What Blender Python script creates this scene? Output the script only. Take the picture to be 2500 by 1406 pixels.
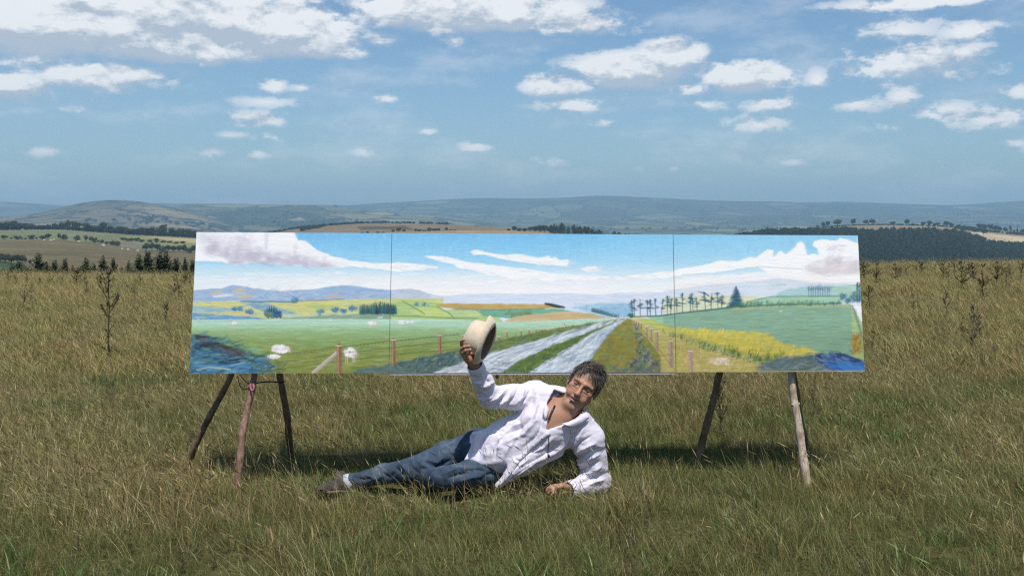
import bpy, bmesh, math, random
import numpy as np
from mathutils import Vector, Matrix, Euler, noise as mnoise

# ------------------------------------------------------------------ scene, camera, sky, sun
for _o in list(bpy.data.objects):
    bpy.data.objects.remove(_o)
sc = bpy.context.scene
COL = sc.collection
F, U0, V0, CAMZ = 2500.0, 1250.0, 530.0, 1.5      # survey constants: focal length in photo pixels, axis, horizon row, eye height

cam_data = bpy.data.cameras.new("camera")
cam_data.sensor_width = 36.0
cam_data.lens = 36.0
cam_data.shift_y = -(703.0 - V0) / 2500.0
cam_data.clip_start = 0.05
cam_data.clip_end = 60000.0
cam = bpy.data.objects.new("camera", cam_data)
cam.location = (0, 0, CAMZ)
cam.rotation_euler = (math.radians(90), 0, 0)
COL.objects.link(cam)
sc.camera = cam

SUN = Vector((0.07, -0.48, 1.0)).normalized()
sun_data = bpy.data.lights.new("sun", 'SUN')
sun_data.energy = 5.0
sun_data.angle = math.radians(0.53)
sun_data.color = (1.0, 0.955, 0.88)
sun = bpy.data.objects.new("sun", sun_data)
sun.rotation_euler = (-SUN).to_track_quat('-Z', 'Y').to_euler()
sun.location = (20, -40, 90)
COL.objects.link(sun)

sc.render.engine = 'CYCLES'
sc.view_settings.view_transform = 'Standard'
sc.view_settings.look = 'None'
sc.view_settings.gamma = 1.0
sc.view_settings.exposure = 0.0
sc.view_settings.use_curve_mapping = False
sc.cycles.use_denoising = False
sc.cycles.use_adaptive_sampling = False
sc.cycles.pixel_filter_type = 'BLACKMAN_HARRIS'
sc.cycles.filter_width = 1.25
sc.cycles.max_bounces = 5
sc.cycles.diffuse_bounces = 2
sc.cycles.glossy_bounces = 2
sc.cycles.transmission_bounces = 3
sc.cycles.transparent_max_bounces = 6
sc.cycles.volume_bounces = 0
sc.cycles.caustics_reflective = False
sc.cycles.caustics_refractive = False

# ---- world: Nishita sky with cumulus written as nodes over azimuth / elevation
world = bpy.data.worlds.new("World")
sc.world = world
world.use_nodes = True
world.cycles.sampling_method = 'MANUAL'
world.cycles.sample_map_resolution = 128
wt = world.node_tree
wt.nodes.clear()
def WN(kind, **kw):
    n = wt.nodes.new(kind)
    for k, v in kw.items():
        setattr(n, k, v)
    return n
def wlink(a, b):
    wt.links.new(a, b)
def wmath(op, a, b=None, c=None, clamp=False):
    n = WN('ShaderNodeMath', operation=op, use_clamp=clamp)
    for i, x in enumerate((a, b, c)):
        if x is None: continue
        if isinstance(x, (int, float)): n.inputs[i].default_value = x
        else: wlink(x, n.inputs[i])
    return n.outputs[0]
SKY_STRENGTH = 0.108
sky = WN('ShaderNodeTexSky', sky_type='NISHITA')
sky.sun_disc = False
sky.sun_elevation = math.asin(SUN.z)
sky.sun_rotation = math.atan2(SUN.x, SUN.y)
sky.altitude = 300
sky.air_density = 1.0
sky.dust_density = 1.1
sky.ozone_density = 3.0
tc = WN('ShaderNodeTexCoord')
sep = WN('ShaderNodeSeparateXYZ'); wlink(tc.outputs['Generated'], sep.inputs[0])
az = wmath('ARCTAN2', sep.outputs[0], sep.outputs[1])
el = wmath('ARCSINE', sep.outputs[2])
comb = WN('ShaderNodeCombineXYZ'); wlink(az, comb.inputs[0]); wlink(el, comb.inputs[1])
# fractal break-up, flattened vertically the way distant cumulus is foreshortened
def wnoise(scale, detail, off, rough=0.55, stretch=1.9):
    m = WN('ShaderNodeVectorMath', operation='MULTIPLY_ADD')
    wlink(comb.outputs[0], m.inputs[0]); m.inputs[1].default_value = (1, stretch, 1); m.inputs[2].default_value = off
    n = WN('ShaderNodeTexNoise'); n.noise_dimensions = '2D'
    n.inputs['Scale'].default_value = scale; n.inputs['Detail'].default_value = detail; n.inputs['Roughness'].default_value = rough
    wlink(m.outputs[0], n.inputs['Vector'])
    return n.outputs[0]
n_big = wnoise(17, 6, (3.1, 1.7, 0), 0.52)
n_up = wnoise(17, 6, (3.1 - 0.006, 1.7 + 0.022, 0), 0.52)
n_fup = wnoise(44, 5, (7.7, 2.3 + 0.010, 0), 0.64)
n_fine = wnoise(44, 6, (7.7, 2.3, 0), 0.64)
CLOUDS = [  # u, v, half width, half height, weight
    (90, 70, 220, 85, 1.45), (330, 50, 260, 85, 1.5), (600, 66, 280, 86, 1.5), (770, 112, 140, 36, 1.2), (420, 118, 280, 40, 1.2), (240, 185, 170, 38, 1.0), (20, 212, 105, 38, 1.05),
    (1150, 30, 350, 58, 1.2), (1420, 60, 155, 36, .85), (930, 98, 70, 28, .65), (1112, 98, 55, 20, .5),
    (1560, 172, 205, 52, 1.15), (1640, 142, 95, 50, 1.35), (1820, 190, 128, 44, 1.2), (1365, 208, 108, 34, 1.0), (1410, 258, 115, 28, .55), (1690, 212, 260, 30, .5),
    (1885, 255, 80, 26, .62), (1850, 303, 90, 24, .5), (2250, 150, 195, 56, .8), (2370, 78, 90, 36, .55), (2200, 80, 130, 60, .42), (2095, 253, 75, 24, .5), (2205, 240, 44, 36, .6),
    (2320, 278, 90, 32, .62), (2440, 288, 100, 34, .6), (2180, 312, 60, 18, .4), (1995, 195, 36, 32, .5), (2250, 5, 240, 22, .7), (2490, 225, 40, 22, .5),
    (668, 210, 38, 20, .65), (650, 250, 90, 16, .42), (628, 292, 105, 24, .58), (940, 238, 38, 17, .65), (1042, 322, 42, 12, .45), (1163, 360, 60, 18, .55), (895, 370, 48, 18, .5),
    (512, 381, 52, 17, .42), (632, 377, 45, 17, .4), (670, 336, 65, 14, .4), (738, 214, 40, 12, .4), (2485, 350, 44, 18, .4), (1935, 396, 55, 12, .34), (110, 370, 60, 14, .36), (1340, 395, 60, 12, .36), (860, 300, 24, 14, .4), (155, 268, 70, 14, .36), (1480, 300, 60, 12, .34), (1720, 258, 60, 20, .42), (560, 330, 60, 12, .3), (1640, 410, 70, 12, .3),
]
SHADES = [(260, 128, 420, 46), (690, 132, 260, 30), (200, 202, 190, 20), (1150, 66, 360, 30), (1560, 205, 240, 30), (1840, 210, 110, 18), (2260, 178, 190, 28), (520, 90, 90, 40), (1890, 274, 70, 10), (400, 78, 130, 34), (40, 232, 90, 12)]
def ang(u, v):
    a = math.atan((u - U0) / F)
    return a, math.atan((V0 - v) / F * math.cos(a))
def blob_field(rows, up=0.0):
    acc = None
    for r in rows:
        u, v, ru, rv = r[:4]; ru *= 1.16; rv *= 1.2; w = r[4] if len(r) > 4 else 1.0
        a, e = ang(u, v); e -= up
        sx, sy = F / ru, F / rv
        m = WN('ShaderNodeVectorMath', operation='MULTIPLY_ADD')
        wlink(comb.outputs[0], m.inputs[0])
        m.inputs[1].default_value = (sx, sy, 0); m.inputs[2].default_value = (-a * sx, -e * sy, 0)
        l = WN('ShaderNodeVectorMath', operation='LENGTH'); wlink(m.outputs[0], l.inputs[0])
        d = wmath('MULTIPLY_ADD', l.outputs['Value'], -w, w)
        acc = d if acc is None else wmath('MAXIMUM', acc, d)
    return acc
field = blob_field(CLOUDS)
field_up = blob_field(CLOUDS[:30], 0.0105)
shade = blob_field(SHADES)
# the same kind of broken cumulus goes on all round the sky outside these banks
n_rest = wnoise(7, 3, (1.3, 9.2, 0), 0.5, 1.4)
rest = wmath('MULTIPLY_ADD', n_rest, 1.6, -0.98)
out_az = wmath('MULTIPLY_ADD', wmath('ABSOLUTE', az), 6.0, -3.1, clamp=True)
out_el = wmath('MULTIPLY_ADD', el, 14.0, -3.1, clamp=True)
rest = wmath('MULTIPLY_ADD', wmath('MAXIMUM', out_az, out_el), wmath('ADD', rest, 1.0), -1.0)
field = wmath('MAXIMUM', wmath('MAXIMUM', field, rest), -0.6)
dens = wmath('ADD', wmath('MULTIPLY_ADD', n_big, 1.3, -0.62), wmath('MULTIPLY_ADD', n_fine, 1.0, -0.50))
dens = wmath('MULTIPLY_ADD', field, 1.35, dens)
# sunlit crowns, shaded bases: how much cloud lies between a spot and the light above it
field_in = wmath('MAXIMUM', wmath('SUBTRACT', field_up, wmath('MAXIMUM', field, 0.0)), -0.30)
lit = wmath('MULTIPLY_ADD', wmath('SUBTRACT', n_big, n_up), 3.6, 0.60)
lit = wmath('MULTIPLY_ADD', wmath('SUBTRACT', n_fine, n_fup), 2.0, lit)
lit = wmath('MULTIPLY_ADD', field_in, -1.35, lit)
lit = wmath('SUBTRACT', lit, wmath('MULTIPLY', wmath('MAXIMUM', shade, 0.0), 0.62))
lit = wmath('MULTIPLY', lit, 1.0, clamp=True)
mr = WN('ShaderNodeMapRange', interpolation_type='SMOOTHSTEP'); wlink(dens, mr.inputs[0])
mr.inputs[1].default_value = 0.05; mr.inputs[3].default_value = 0.0; mr.inputs[4].default_value = 1.0
wlink(wmath('MULTIPLY_ADD', lit, -0.45, 0.98), mr.inputs[2])
mask = wmath('MULTIPLY', mr.outputs[0], wmath('MULTIPLY_ADD', field, 1.7, 0.30, clamp=True))
veil = wnoise(8, 5, (2.2, 5.1, 0), 0.58, 3.2)
vm = WN('ShaderNodeMapRange', interpolation_type='SMOOTHSTEP'); wlink(veil, vm.inputs[0])
vm.inputs[1].default_value = 0.44; vm.inputs[2].default_value = 0.72; vm.inputs[3].default_value = 0.0; vm.inputs[4].default_value = 0.26
mask = wmath('MAXIMUM', mask, vm.outputs[0])
cc = WN('ShaderNodeMix', data_type='RGBA'); wlink(lit, cc.inputs[0])
CL = 1.0 / SKY_STRENGTH
cc.inputs[6].default_value = (0.50 * CL, 0.57 * CL, 0.66 * CL, 1)
cc.inputs[7].default_value = (0.98 * CL, 0.985 * CL, 0.99 * CL, 1)
# photo-like deeper blue: tint of the clear air
tint = WN('ShaderNodeMix', data_type='RGBA', blend_type='MULTIPLY'); tint.inputs[0].default_value = 1.0
wlink(sky.outputs[0], tint.inputs[6]); tint.inputs[7].default_value = (0.84, 0.985, 1.05, 1)
mx = WN('ShaderNodeMix', data_type='RGBA'); wlink(wmath('MULTIPLY', mask, 0.93), mx.inputs[0])
wlink(tint.outputs[2], mx.inputs[6]); wlink(cc.outputs[2], mx.inputs[7])
bg = WN('ShaderNodeBackground'); bg.inputs['Strength'].default_value = SKY_STRENGTH
wlink(mx.outputs[2], bg.inputs['Color'])
wo = WN('ShaderNodeOutputWorld'); wlink(bg.outputs[0], wo.inputs['Surface'])

# ------------------------------------------------------------------ helpers
def P(u, v, Y):
    """World point seen at photo position (u, v) when it stands Y metres away."""
    return Vector(((u - U0) / F * Y, Y, CAMZ - (v - V0) / F * Y))

def tag(o, label=None, cat=None, group=None, kind=None):
    if label: o['label'] = label
    if cat: o['category'] = cat
    if group: o['group'] = group
    if kind: o['kind'] = kind
    return o

def empty(name, loc=(0, 0, 0)):
    o = bpy.data.objects.new(name, None)
    o.location = loc; o.empty_display_size = 0.2
    COL.objects.link(o)
    return o

def mesh_data(name, verts, faces, mat=None, smooth=False, col=None):
    me = bpy.data.meshes.new(name)
    verts = np.asarray(verts, dtype=np.float32)
    if isinstance(faces, np.ndarray):
        n, k = faces.shape
        me.vertices.add(len(verts)); me.vertices.foreach_set('co', verts.ravel())
        me.loops.add(n * k); me.loops.foreach_set('vertex_index', faces.astype(np.int32).ravel())
        me.polygons.add(n); me.polygons.foreach_set('loop_start', np.arange(0, n * k, k, dtype=np.int32))
        me.update(calc_edges=True)
    else:
        me.from_pydata([tuple(map(float, v)) for v in verts], [], faces)
        me.update()
    if smooth:
        me.polygons.foreach_set('use_smooth', np.ones(len(me.polygons), dtype=bool))
    if col is not None:
        a = me.color_attributes.new('Col', 'FLOAT_COLOR', 'POINT')
        c = np.ones((len(verts), 4), dtype=np.float32); c[:, :3] = np.asarray(col)[:, :3]
        a.data.foreach_set('color', c.ravel())
    if mat: me.materials.append(mat)
    return me

def link_obj(name, me, parent=None, loc=(0, 0, 0)):
    o = bpy.data.objects.new(name, me)
    o.location = loc
    COL.objects.link(o)
    if parent is not None:
        o.parent = parent
    return o

def obj(name, verts, faces, mat, parent=None, smooth=False, col=None, loc=(0, 0, 0)):
    return link_obj(name, mesh_data(name, verts, faces, mat, smooth, col), parent, loc)

class MB:
    """Collects simple shapes into one mesh."""
    def __init__(s): s.v = []; s.f = []; s.c = []
    def add(s, v, f, c=(1, 1, 1)):
        n = len(s.v)
        s.v += [tuple(p) for p in v]; s.f += [tuple(i + n for i in q) for q in f]; s.c += [c] * len(v)
    def tube(s, pts, rad, n=8, c=(1, 1, 1), cap=True, wob=0.0, rng=None):
        pts = [Vector(p) for p in pts]
        base = len(s.v)
        up = Vector((0.13, 0.31, 0.94))
        for i, p in enumerate(pts):
            d = (pts[min(i + 1, len(pts) - 1)] - pts[max(i - 1, 0)]).normalized()
            a = d.cross(up)
            if a.length < 1e-3: a = d.cross(Vector((1, 0, 0)))
            a.normalize(); b = d.cross(a)
            r = rad[i] if isinstance(rad, (list, tuple)) else rad
            for k in range(n):
                t = 2 * math.pi * k / n
                rr = r * (1 + (wob * (rng.random() - .5) if wob else 0))
                q = p + (a * math.cos(t) + b * math.sin(t)) * rr
                s.v.append(tuple(q)); s.c.append(c)
        for i in range(len(pts) - 1):
            for k in range(n):
                a0 = base + i * n + k; a1 = base + i * n + (k + 1) % n
                s.f.append((a0, a1, a1 + n, a0 + n))
        if cap:
            s.f.append(tuple(base + k for k in range(n))[::-1])
            e = base + (len(pts) - 1) * n
            s.f.append(tuple(e + k for k in range(n)))
    def box(s, lo, hi, c=(1, 1, 1)):
        x0, y0, z0 = lo; x1, y1, z1 = hi
        s.add([(x0, y0, z0), (x1, y0, z0), (x1, y1, z0), (x0, y1, z0), (x0, y0, z1), (x1, y0, z1), (x1, y1, z1), (x0, y1, z1)],
              [(3, 2, 1, 0), (4, 5, 6, 7), (0, 1, 5, 4), (1, 2, 6, 5), (2, 3, 7, 6), (3, 0, 4, 7)], c)
    def ball(s, ctr, r, n=8, m=5, c=(1, 1, 1), M=None):
        v = []; f = []
        for i in range(m + 1):
            th = math.pi * i / m
            for k in range(n):
                ph = 2 * math.pi * k / n
                q = Vector((r[0] * math.sin(th) * math.cos(ph), r[1] * math.sin(th) * math.sin(ph), r[2] * math.cos(th)))
                if M is not None: q = M @ q
                v.append(q + Vector(ctr))
        for i in range(m):
            for k in range(n):
                f.append((i * n + k, (i + 1) * n + k, (i + 1) * n + (k + 1) % n, i * n + (k + 1) % n))
        s.add(v, f, c)
    def data(s, name, mat, smooth=False):
        return mesh_data(name, s.v, s.f, mat, smooth, s.c)
    def build(s, name, mat, parent=None, smooth=False, loc=(0, 0, 0)):
        return link_obj(name, s.data(name, mat, smooth), parent, loc)

def copy_tree(o, parent=None):
    c = o.copy(); COL.objects.link(c)
    c.parent = parent
    for ch in list(o.children):
        copy_tree(ch, c)
    return c

# ---- materials
def new_mat(name):
    m = bpy.data.materials.new(name); m.use_nodes = True
    nt = m.node_tree; nt.nodes.clear()
    return m, nt
def nd(nt, kind, ins=None, **kw):
    n = nt.nodes.new(kind)
    for k, v in kw.items(): setattr(n, k, v)
    for k, v in (ins or {}).items():
        if isinstance(v, bpy.types.NodeSocket): nt.links.new(v, n.inputs[k])
        else: n.inputs[k].default_value = v
    return n
def ramp(nt, fac, stops):
    r = nt.nodes.new('ShaderNodeValToRGB'); nt.links.new(fac, r.inputs[0])
    e = r.color_ramp.elements
    while len(e) < len(stops): e.new(0.5)
    for i, (p, c) in enumerate(stops):
        e[i].position = p; e[i].color = (*c, 1) if len(c) == 3 else c
    return r.outputs[0]
def mixc(nt, fac, a, b, mode='MIX'):
    n = nt.nodes.new('ShaderNodeMix'); n.data_type = 'RGBA'; n.blend_type = mode
    for i, x in ((0, fac), (6, a), (7, b)):
        if isinstance(x, bpy.types.NodeSocket): nt.links.new(x, n.inputs[i])
        elif i == 0: n.inputs[0].default_value = x
        else: n.inputs[i].default_value = (*x, 1) if len(x) == 3 else x
    return n.outputs[2]
def finish(nt, shader, disp=None):
    o = nt.nodes.new('ShaderNodeOutputMaterial'); nt.links.new(shader, o.inputs['Surface'])
def simple_mat(name, col, rough=0.7, var=0.25, nscale=30.0, bump=0.0, bscale=80.0, attr=False, spec=0.3, sheen=0.0):
    """Principled surface whose colour wanders with noise; attr=True multiplies the mesh colours in."""
    m, nt = new_mat(name)
    g = nd(nt, 'ShaderNodeTexCoord')
    n = nd(nt, 'ShaderNodeTexNoise', {'Vector': g.outputs['Object'], 'Scale': nscale, 'Detail': 5.0})
    c = ramp(nt, n.outputs[0], [(0.25, tuple(x * (1 - var) for x in col)), (0.75, tuple(min(1, x * (1 + var)) for x in col))])
    if attr:
        a = nd(nt, 'ShaderNodeAttribute', attribute_name='Col')
        c = mixc(nt, 1.0, c, a.outputs['Color'], 'MULTIPLY')
    p = nd(nt, 'ShaderNodeBsdfPrincipled', {'Roughness': rough, 'Specular IOR Level': spec})
    nt.links.new(c, p.inputs['Base Color'])
    if sheen: p.inputs['Sheen Weight'].default_value = sheen
    if bump:
        n2 = nd(nt, 'ShaderNodeTexNoise', {'Vector': g.outputs['Object'], 'Scale': bscale, 'Detail': 6.0})
        b = nd(nt, 'ShaderNodeBump', {'Strength': bump, 'Distance': 0.01, 'Height': n2.outputs[0]})
        nt.links.new(b.outputs[0], p.inputs['Normal'])
    finish(nt, p.outputs[0])
    return m
def leaf_mat(name, trans=0.3, pscale=0.35, patch=None, gloss=0.0):
    """Foliage: mesh colour, optional world-space patches of a second tint, light passing through."""
    m, nt = new_mat(name)
    a = nd(nt, 'ShaderNodeAttribute', attribute_name='Col')
    c = a.outputs['Color']
    if patch:
        g = nd(nt, 'ShaderNodeNewGeometry')
        n = nd(nt, 'ShaderNodeTexNoise', {'Vector': g.outputs['Position'], 'Scale': pscale, 'Detail': 4.0, 'Roughness': 0.6})
        f = nd(nt, 'ShaderNodeMapRange', {0: n.outputs[0], 1: 0.38, 2: 0.62, 3: 0.0, 4: 1.0})
        tintc = mixc(nt, f.outputs[0], patch[0], patch[1])
        c = mixc(nt, 1.0, c, tintc, 'MULTIPLY')
    oi = nd(nt, 'ShaderNodeObjectInfo')
    v = nd(nt, 'ShaderNodeMapRange', {0: oi.outputs['Random'], 1: 0.0, 2: 1.0, 3: 0.75, 4: 1.25})
    c = mixc(nt, 1.0, c, v.outputs[0], 'MULTIPLY')
    d = nd(nt, 'ShaderNodeBsdfDiffuse', {'Color': c})
    t = nd(nt, 'ShaderNodeBsdfTranslucent', {'Color': c})
    s = nd(nt, 'ShaderNodeMixShader', {0: trans, 1: d.outputs[0], 2: t.outputs[0]})
    out = s.outputs[0]
    if gloss:
        gl = nd(nt, 'ShaderNodeBsdfGlossy', {'Roughness': 0.45, 'Color': (0.9, 0.95, 0.9, 1)})
        s2 = nd(nt, 'ShaderNodeMixShader', {0: gloss, 1: out, 2: gl.outputs[0]})
        out = s2.outputs[0]
    finish(nt, out)
    return m

def fbm(pts, scale, octaves=4, seed=0.0):
    """Vectorised value noise in -1..1 for arrays of 2-D or 3-D points."""
    pts = np.asarray(pts, dtype=np.float64) * scale + seed * 17.31
    if pts.shape[-1] == 2:
        pts = np.concatenate([pts, np.zeros(pts.shape[:-1] + (1,))], -1)
    tot = np.zeros(pts.shape[:-1]); amp = 1.0; norm = 0
    for o in range(octaves):
        i = np.floor(pts).astype(np.int64); f = pts - i; f = f * f * (3 - 2 * f)
        def h(dx, dy, dz):
            n = (i[..., 0] + dx) * 374761393 + (i[..., 1] + dy) * 668265263 + (i[..., 2] + dz) * 2147483647 + o * 974711
            n = (n ^ (n >> 13)) * 1274126177 & 0x7fffffff
            n = n ^ (n >> 16)
            return (n & 0xffff) / 32767.5 - 1.0
        x0 = h(0,0,0)*(1-f[...,0]) + h(1,0,0)*f[...,0]; x1 = h(0,1,0)*(1-f[...,0]) + h(1,1,0)*f[...,0]
        x2 = h(0,0,1)*(1-f[...,0]) + h(1,0,1)*f[...,0]; x3 = h(0,1,1)*(1-f[...,0]) + h(1,1,1)*f[...,0]
        y0 = x0*(1-f[...,1]) + x1*f[...,1]; y1 = x2*(1-f[...,1]) + x3*f[...,1]
        tot += amp * (y0*(1-f[...,2]) + y1*f[...,2]); norm += amp
        pts = pts * 2.03 + 11.7; amp *= 0.5
    return tot / norm

def inpoly(u, v, poly):
    """Boolean mask of which (u, v) lie inside the polygon."""
    r = np.zeros(np.shape(u), bool); n = len(poly); j = n - 1
    for i in range(n):
        xi, yi = poly[i]; xj, yj = poly[j]
        if yi != yj:
            r ^= ((yi > v) != (yj > v)) & (u < (xj - xi) * (v - yi) / (yj - yi) + xi)
        j = i
    return r
# ------------------------------------------------------------------ the land
def land_mat(name, nscale=0.02, amt=0.35, fine=0.6, patch=0.0, pcell=0.004):
    """Land cover: parcel colours carried by the mesh, broken up by noise in metres; optional small fields and hedges."""
    m, nt = new_mat(name)
    g = nd(nt, 'ShaderNodeNewGeometry')
    a = nd(nt, 'ShaderNodeAttribute', attribute_name='Col')
    n1 = nd(nt, 'ShaderNodeTexNoise', {'Vector': g.outputs['Position'], 'Scale': nscale, 'Detail': 6.0, 'Roughness': 0.65})
    f1 = nd(nt, 'ShaderNodeMapRange', {0: n1.outputs[0], 1: 0.3, 2: 0.7, 3: 1 - amt, 4: 1 + amt})
    c = mixc(nt, 1.0, a.outputs['Color'], f1.outputs[0], 'MULTIPLY')
    n2 = nd(nt, 'ShaderNodeTexNoise', {'Vector': g.outputs['Position'], 'Scale': nscale * 12, 'Detail': 4.0})
    f2 = nd(nt, 'ShaderNodeMapRange', {0: n2.outputs[0], 1: 0.3, 2: 0.7, 3: 1 - amt * fine, 4: 1 + amt * fine})
    c = mixc(nt, 1.0, c, f2.outputs[0], 'MULTIPLY')
    if patch:
        w = nd(nt, 'ShaderNodeTexNoise', {'Vector': g.outputs['Position'], 'Scale': pcell * 1.5, 'Detail': 2.0})
        wv = nd(nt, 'ShaderNodeVectorMath', {0: w.outputs['Color'], 1: (150, 150, 0)}, operation='MULTIPLY')
        pv = nd(nt, 'ShaderNodeVectorMath', {0: g.outputs['Position'], 1: wv.outputs[0]}, operation='ADD')
        pm = nd(nt, 'ShaderNodeVectorMath', {0: pv.outputs[0], 1: (1, 0.6, 0)}, operation='MULTIPLY')
        vo = nd(nt, 'ShaderNodeTexVoronoi', {'Vector': pm.outputs[0], 'Scale': pcell})
        sepc = nd(nt, 'ShaderNodeSeparateColor', {0: vo.outputs['Color']})
        pc = ramp(nt, sepc.outputs[0], [(0.0, (0.35, 0.45, 0.4)), (0.3, (0.8, 0.9, 0.7)), (0.55, (1.0, 1.0, 0.9)), (0.8, (1.7, 1.55, 1.15)), (1.0, (2.4, 2.1, 1.5))])
        c = mixc(nt, patch, c, mixc(nt, 1.0, c, pc, 'MULTIPLY'))
        ve = nd(nt, 'ShaderNodeTexVoronoi', {'Vector': pm.outputs[0], 'Scale': pcell}, feature='DISTANCE_TO_EDGE')
        n3 = nd(nt, 'ShaderNodeTexNoise', {'Vector': g.outputs['Position'], 'Scale': pcell * 9, 'Detail': 3.0})
        e = nd(nt, 'ShaderNodeMath', {0: n3.outputs[0], 1: 0.16, 2: -0.03}, operation='MULTIPLY_ADD')
        lt = nd(nt, 'ShaderNodeMath', {0: ve.outputs['Distance'], 1: e.outputs[0]}, operation='LESS_THAN')
        c = mixc(nt, lt.outputs[0], c, (0.022, 0.035, 0.02))
    d = nd(nt, 'ShaderNodeBsdfDiffuse', {'Color': c})
    finish(nt, d.outputs[0])
    return m

def prof(pts, u):
    a = np.array(pts, float)
    return np.interp(u, a[:, 0], a[:, 1])
def profs(pts, u, k=25):
    """Profile with rounded corners."""
    s = 0
    for d in (-1.5, -.75, 0, .75, 1.5): s = s + prof(pts, u + d * k) / 5
    return s

LANDS = {}
def land(name, curves, u0, u1, nu, rows, mat, colfn, rough=0.0, rscale=0.01, smooth_y=True):
    """A hill or plain as a height sheet: each curve gives the land's height along one distance, the sheet runs through them."""
    u = np.linspace(u0, u1, nu)
    Ys = np.array([c[0] for c in curves], float)
    Z = np.array([CAMZ - (profs(c[1], u) - V0) / F * c[0] if isinstance(c[1], list) else np.full(nu, c[1]) for c in curves])
    yy = []
    for k in range(len(Ys) - 1):
        yy += list(np.linspace(Ys[k], Ys[k + 1], rows[k], endpoint=False))
    yy.append(Ys[-1]); yy = np.array(yy)
    # monotone-ish cubic through the curves
    zz = np.zeros((len(yy), nu))
    slopes = np.zeros_like(Z)
    for k in range(len(Ys)):
        if 0 < k < len(Ys) - 1:
            s0 = (Z[k] - Z[k-1]) / (Ys[k] - Ys[k-1]); s1 = (Z[k+1] - Z[k]) / (Ys[k+1] - Ys[k])
            slopes[k] = np.where(s0 * s1 > 0, 2 * s0 * s1 / (s0 + s1 + 1e-12), 0)
    for i, y in enumerate(yy):
        k = min(np.searchsorted(Ys, y, side='right') - 1, len(Ys) - 2)
        h = Ys[k+1] - Ys[k]; t = (y - Ys[k]) / h
        zz[i] = (2*t**3 - 3*t**2 + 1) * Z[k] + (t**3 - 2*t**2 + t) * h * slopes[k] + (-2*t**3 + 3*t**2) * Z[k+1] + (t**3 - t**2) * h * slopes[k+1]
    UU, YY = np.meshgrid(u, yy)
    XX = (UU - U0) / F * YY
    if rough:
        zz = zz + rough * fbm(np.stack([XX, YY], -1), rscale, 4, len(name))
    VV = V0 + (CAMZ - zz) / YY * F
    c = colfn(UU, VV, XX, YY)
    n, m = UU.shape
    idx = np.arange(n * m).reshape(n, m)
    faces = np.stack([idx[:-1, :-1], idx[:-1, 1:], idx[1:, 1:], idx[1:, :-1]], -1).reshape(-1, 4)
    o = obj(name, np.stack([XX, YY, zz], -1).reshape(-1, 3), faces, mat, None, True, c.reshape(-1, 3))
    tag(o, kind='structure')
    def height(uq, Yq, u=u, yy=yy, zz=zz):
        i = np.clip(np.searchsorted(yy, Yq) - 1, 0, len(yy) - 2); t = (Yq - yy[i]) / (yy[i+1] - yy[i])
        return float((1 - t) * np.interp(uq, u, zz[i]) + t * np.interp(uq, u, zz[i+1]))
    LANDS[name] = height
    return o

def flat_col(c):
    return lambda U, V, X, Y: np.broadcast_to(np.array(c, float), U.shape + (3,)).copy()

# --- the hilltop meadow we stand on: level near the easels, its brow 24 to 30 m off, then falling into the valley
def brow(u):
    return np.interp(u, [-2000, 0, 475, 1250, 2100, 2500, 4500], [22, 22.5, 23.5, 26, 29.5, 30.5, 32])
def meadow_z(X, Y):
    Ys = np.maximum(Y, 2.0)
    u = U0 + F * X / Ys
    d = np.maximum(0, Y - brow(np.clip(u, -2000, 4500)))
    z = -0.14 * (np.sqrt(d * d + 36) - 6)
    p = np.stack([X, Y], -1)
    return z + 0.035 * fbm(p, 0.35, 3, 2.0) + 0.05 * fbm(p, 0.07, 2, 5.0) * np.clip(np.abs(Y - 5.5) / 8, 0, 1) + 0.14 * fbm(p, 0.16, 2, 3.0) * np.clip((Y - 13) / 8, 0, 1)
xs = np.concatenate([np.linspace(-260, -42, 24, endpoint=False), np.linspace(-42, 42, 260), np.linspace(42, 260, 25)[1:]])
ys = np.concatenate([np.linspace(-12, 45, 200, endpoint=False), np.geomspace(45, 420, 45)])
XX, YY = np.meshgrid(xs, ys)
ZZ = meadow_z(XX, YY)
n, m_ = XX.shape
idx = np.arange(n * m_).reshape(n, m_)
fc = np.stack([idx[:-1, :-1], idx[:-1, 1:], idx[1:, 1:], idx[1:, :-1]], -1).reshape(-1, 4)
col = np.broadcast_to(np.array([0.050, 0.046, 0.020]), (n * m_, 3)) * (1 + 0.25 * fbm(np.stack([XX, YY], -1).reshape(-1, 2), 0.6, 4)[:, None])
M_MEADOW = land_mat('meadow_soil', 3.0, 0.55, 1.0)
tag(obj('meadow_ground', np.stack([XX, YY, ZZ], -1).reshape(-1, 3), fc, M_MEADOW, None, True, col), kind='structure')

# --- far ridge and the wide valley in front of it
FAR = [(-900, 478), (-300, 484), (0, 492), (60, 495), (110, 498), (150, 502), (250, 500), (330, 497), (365, 494), (420, 497), (560, 498), (700, 501), (790, 501), (850, 503), (900, 497), (1000, 492), (1080, 487), (1180, 484), (1260, 485.5), (1340, 484),
       (1390, 482), (1430, 478), (1470, 476), (1510, 478), (1560, 481), (1610, 483), (1700, 488), (1800, 491.5), (1900, 492), (1950, 494), (1982, 497), (2010, 493), (2050, 493), (2100, 495), (2200, 498), (2300, 500), (2360, 500), (2400, 496), (2500, 490), (2900, 484), (3600, 480)]
def far_col(U, V, X, Y):
    c = np.zeros(U.shape + (3,))
    c[:] = (0.085, 0.095, 0.05)
    up = np.clip((Y - 5600) / 1500, 0, 1)[..., None]
    moor = np.array((0.05, 0.062, 0.036))
    c = c * (1 - up) + moor * up
    c *= (1 + 0.35 * fbm(np.stack([X, Y * 0.5], -1), 0.0016, 5, 3))[..., None]
    return c
M_FAR = land_mat('far_land', 0.0022, 0.35, 0.8, 0.75, 0.0036)
dropc = [(a, b + 45) for a, b in FAR]
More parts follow.
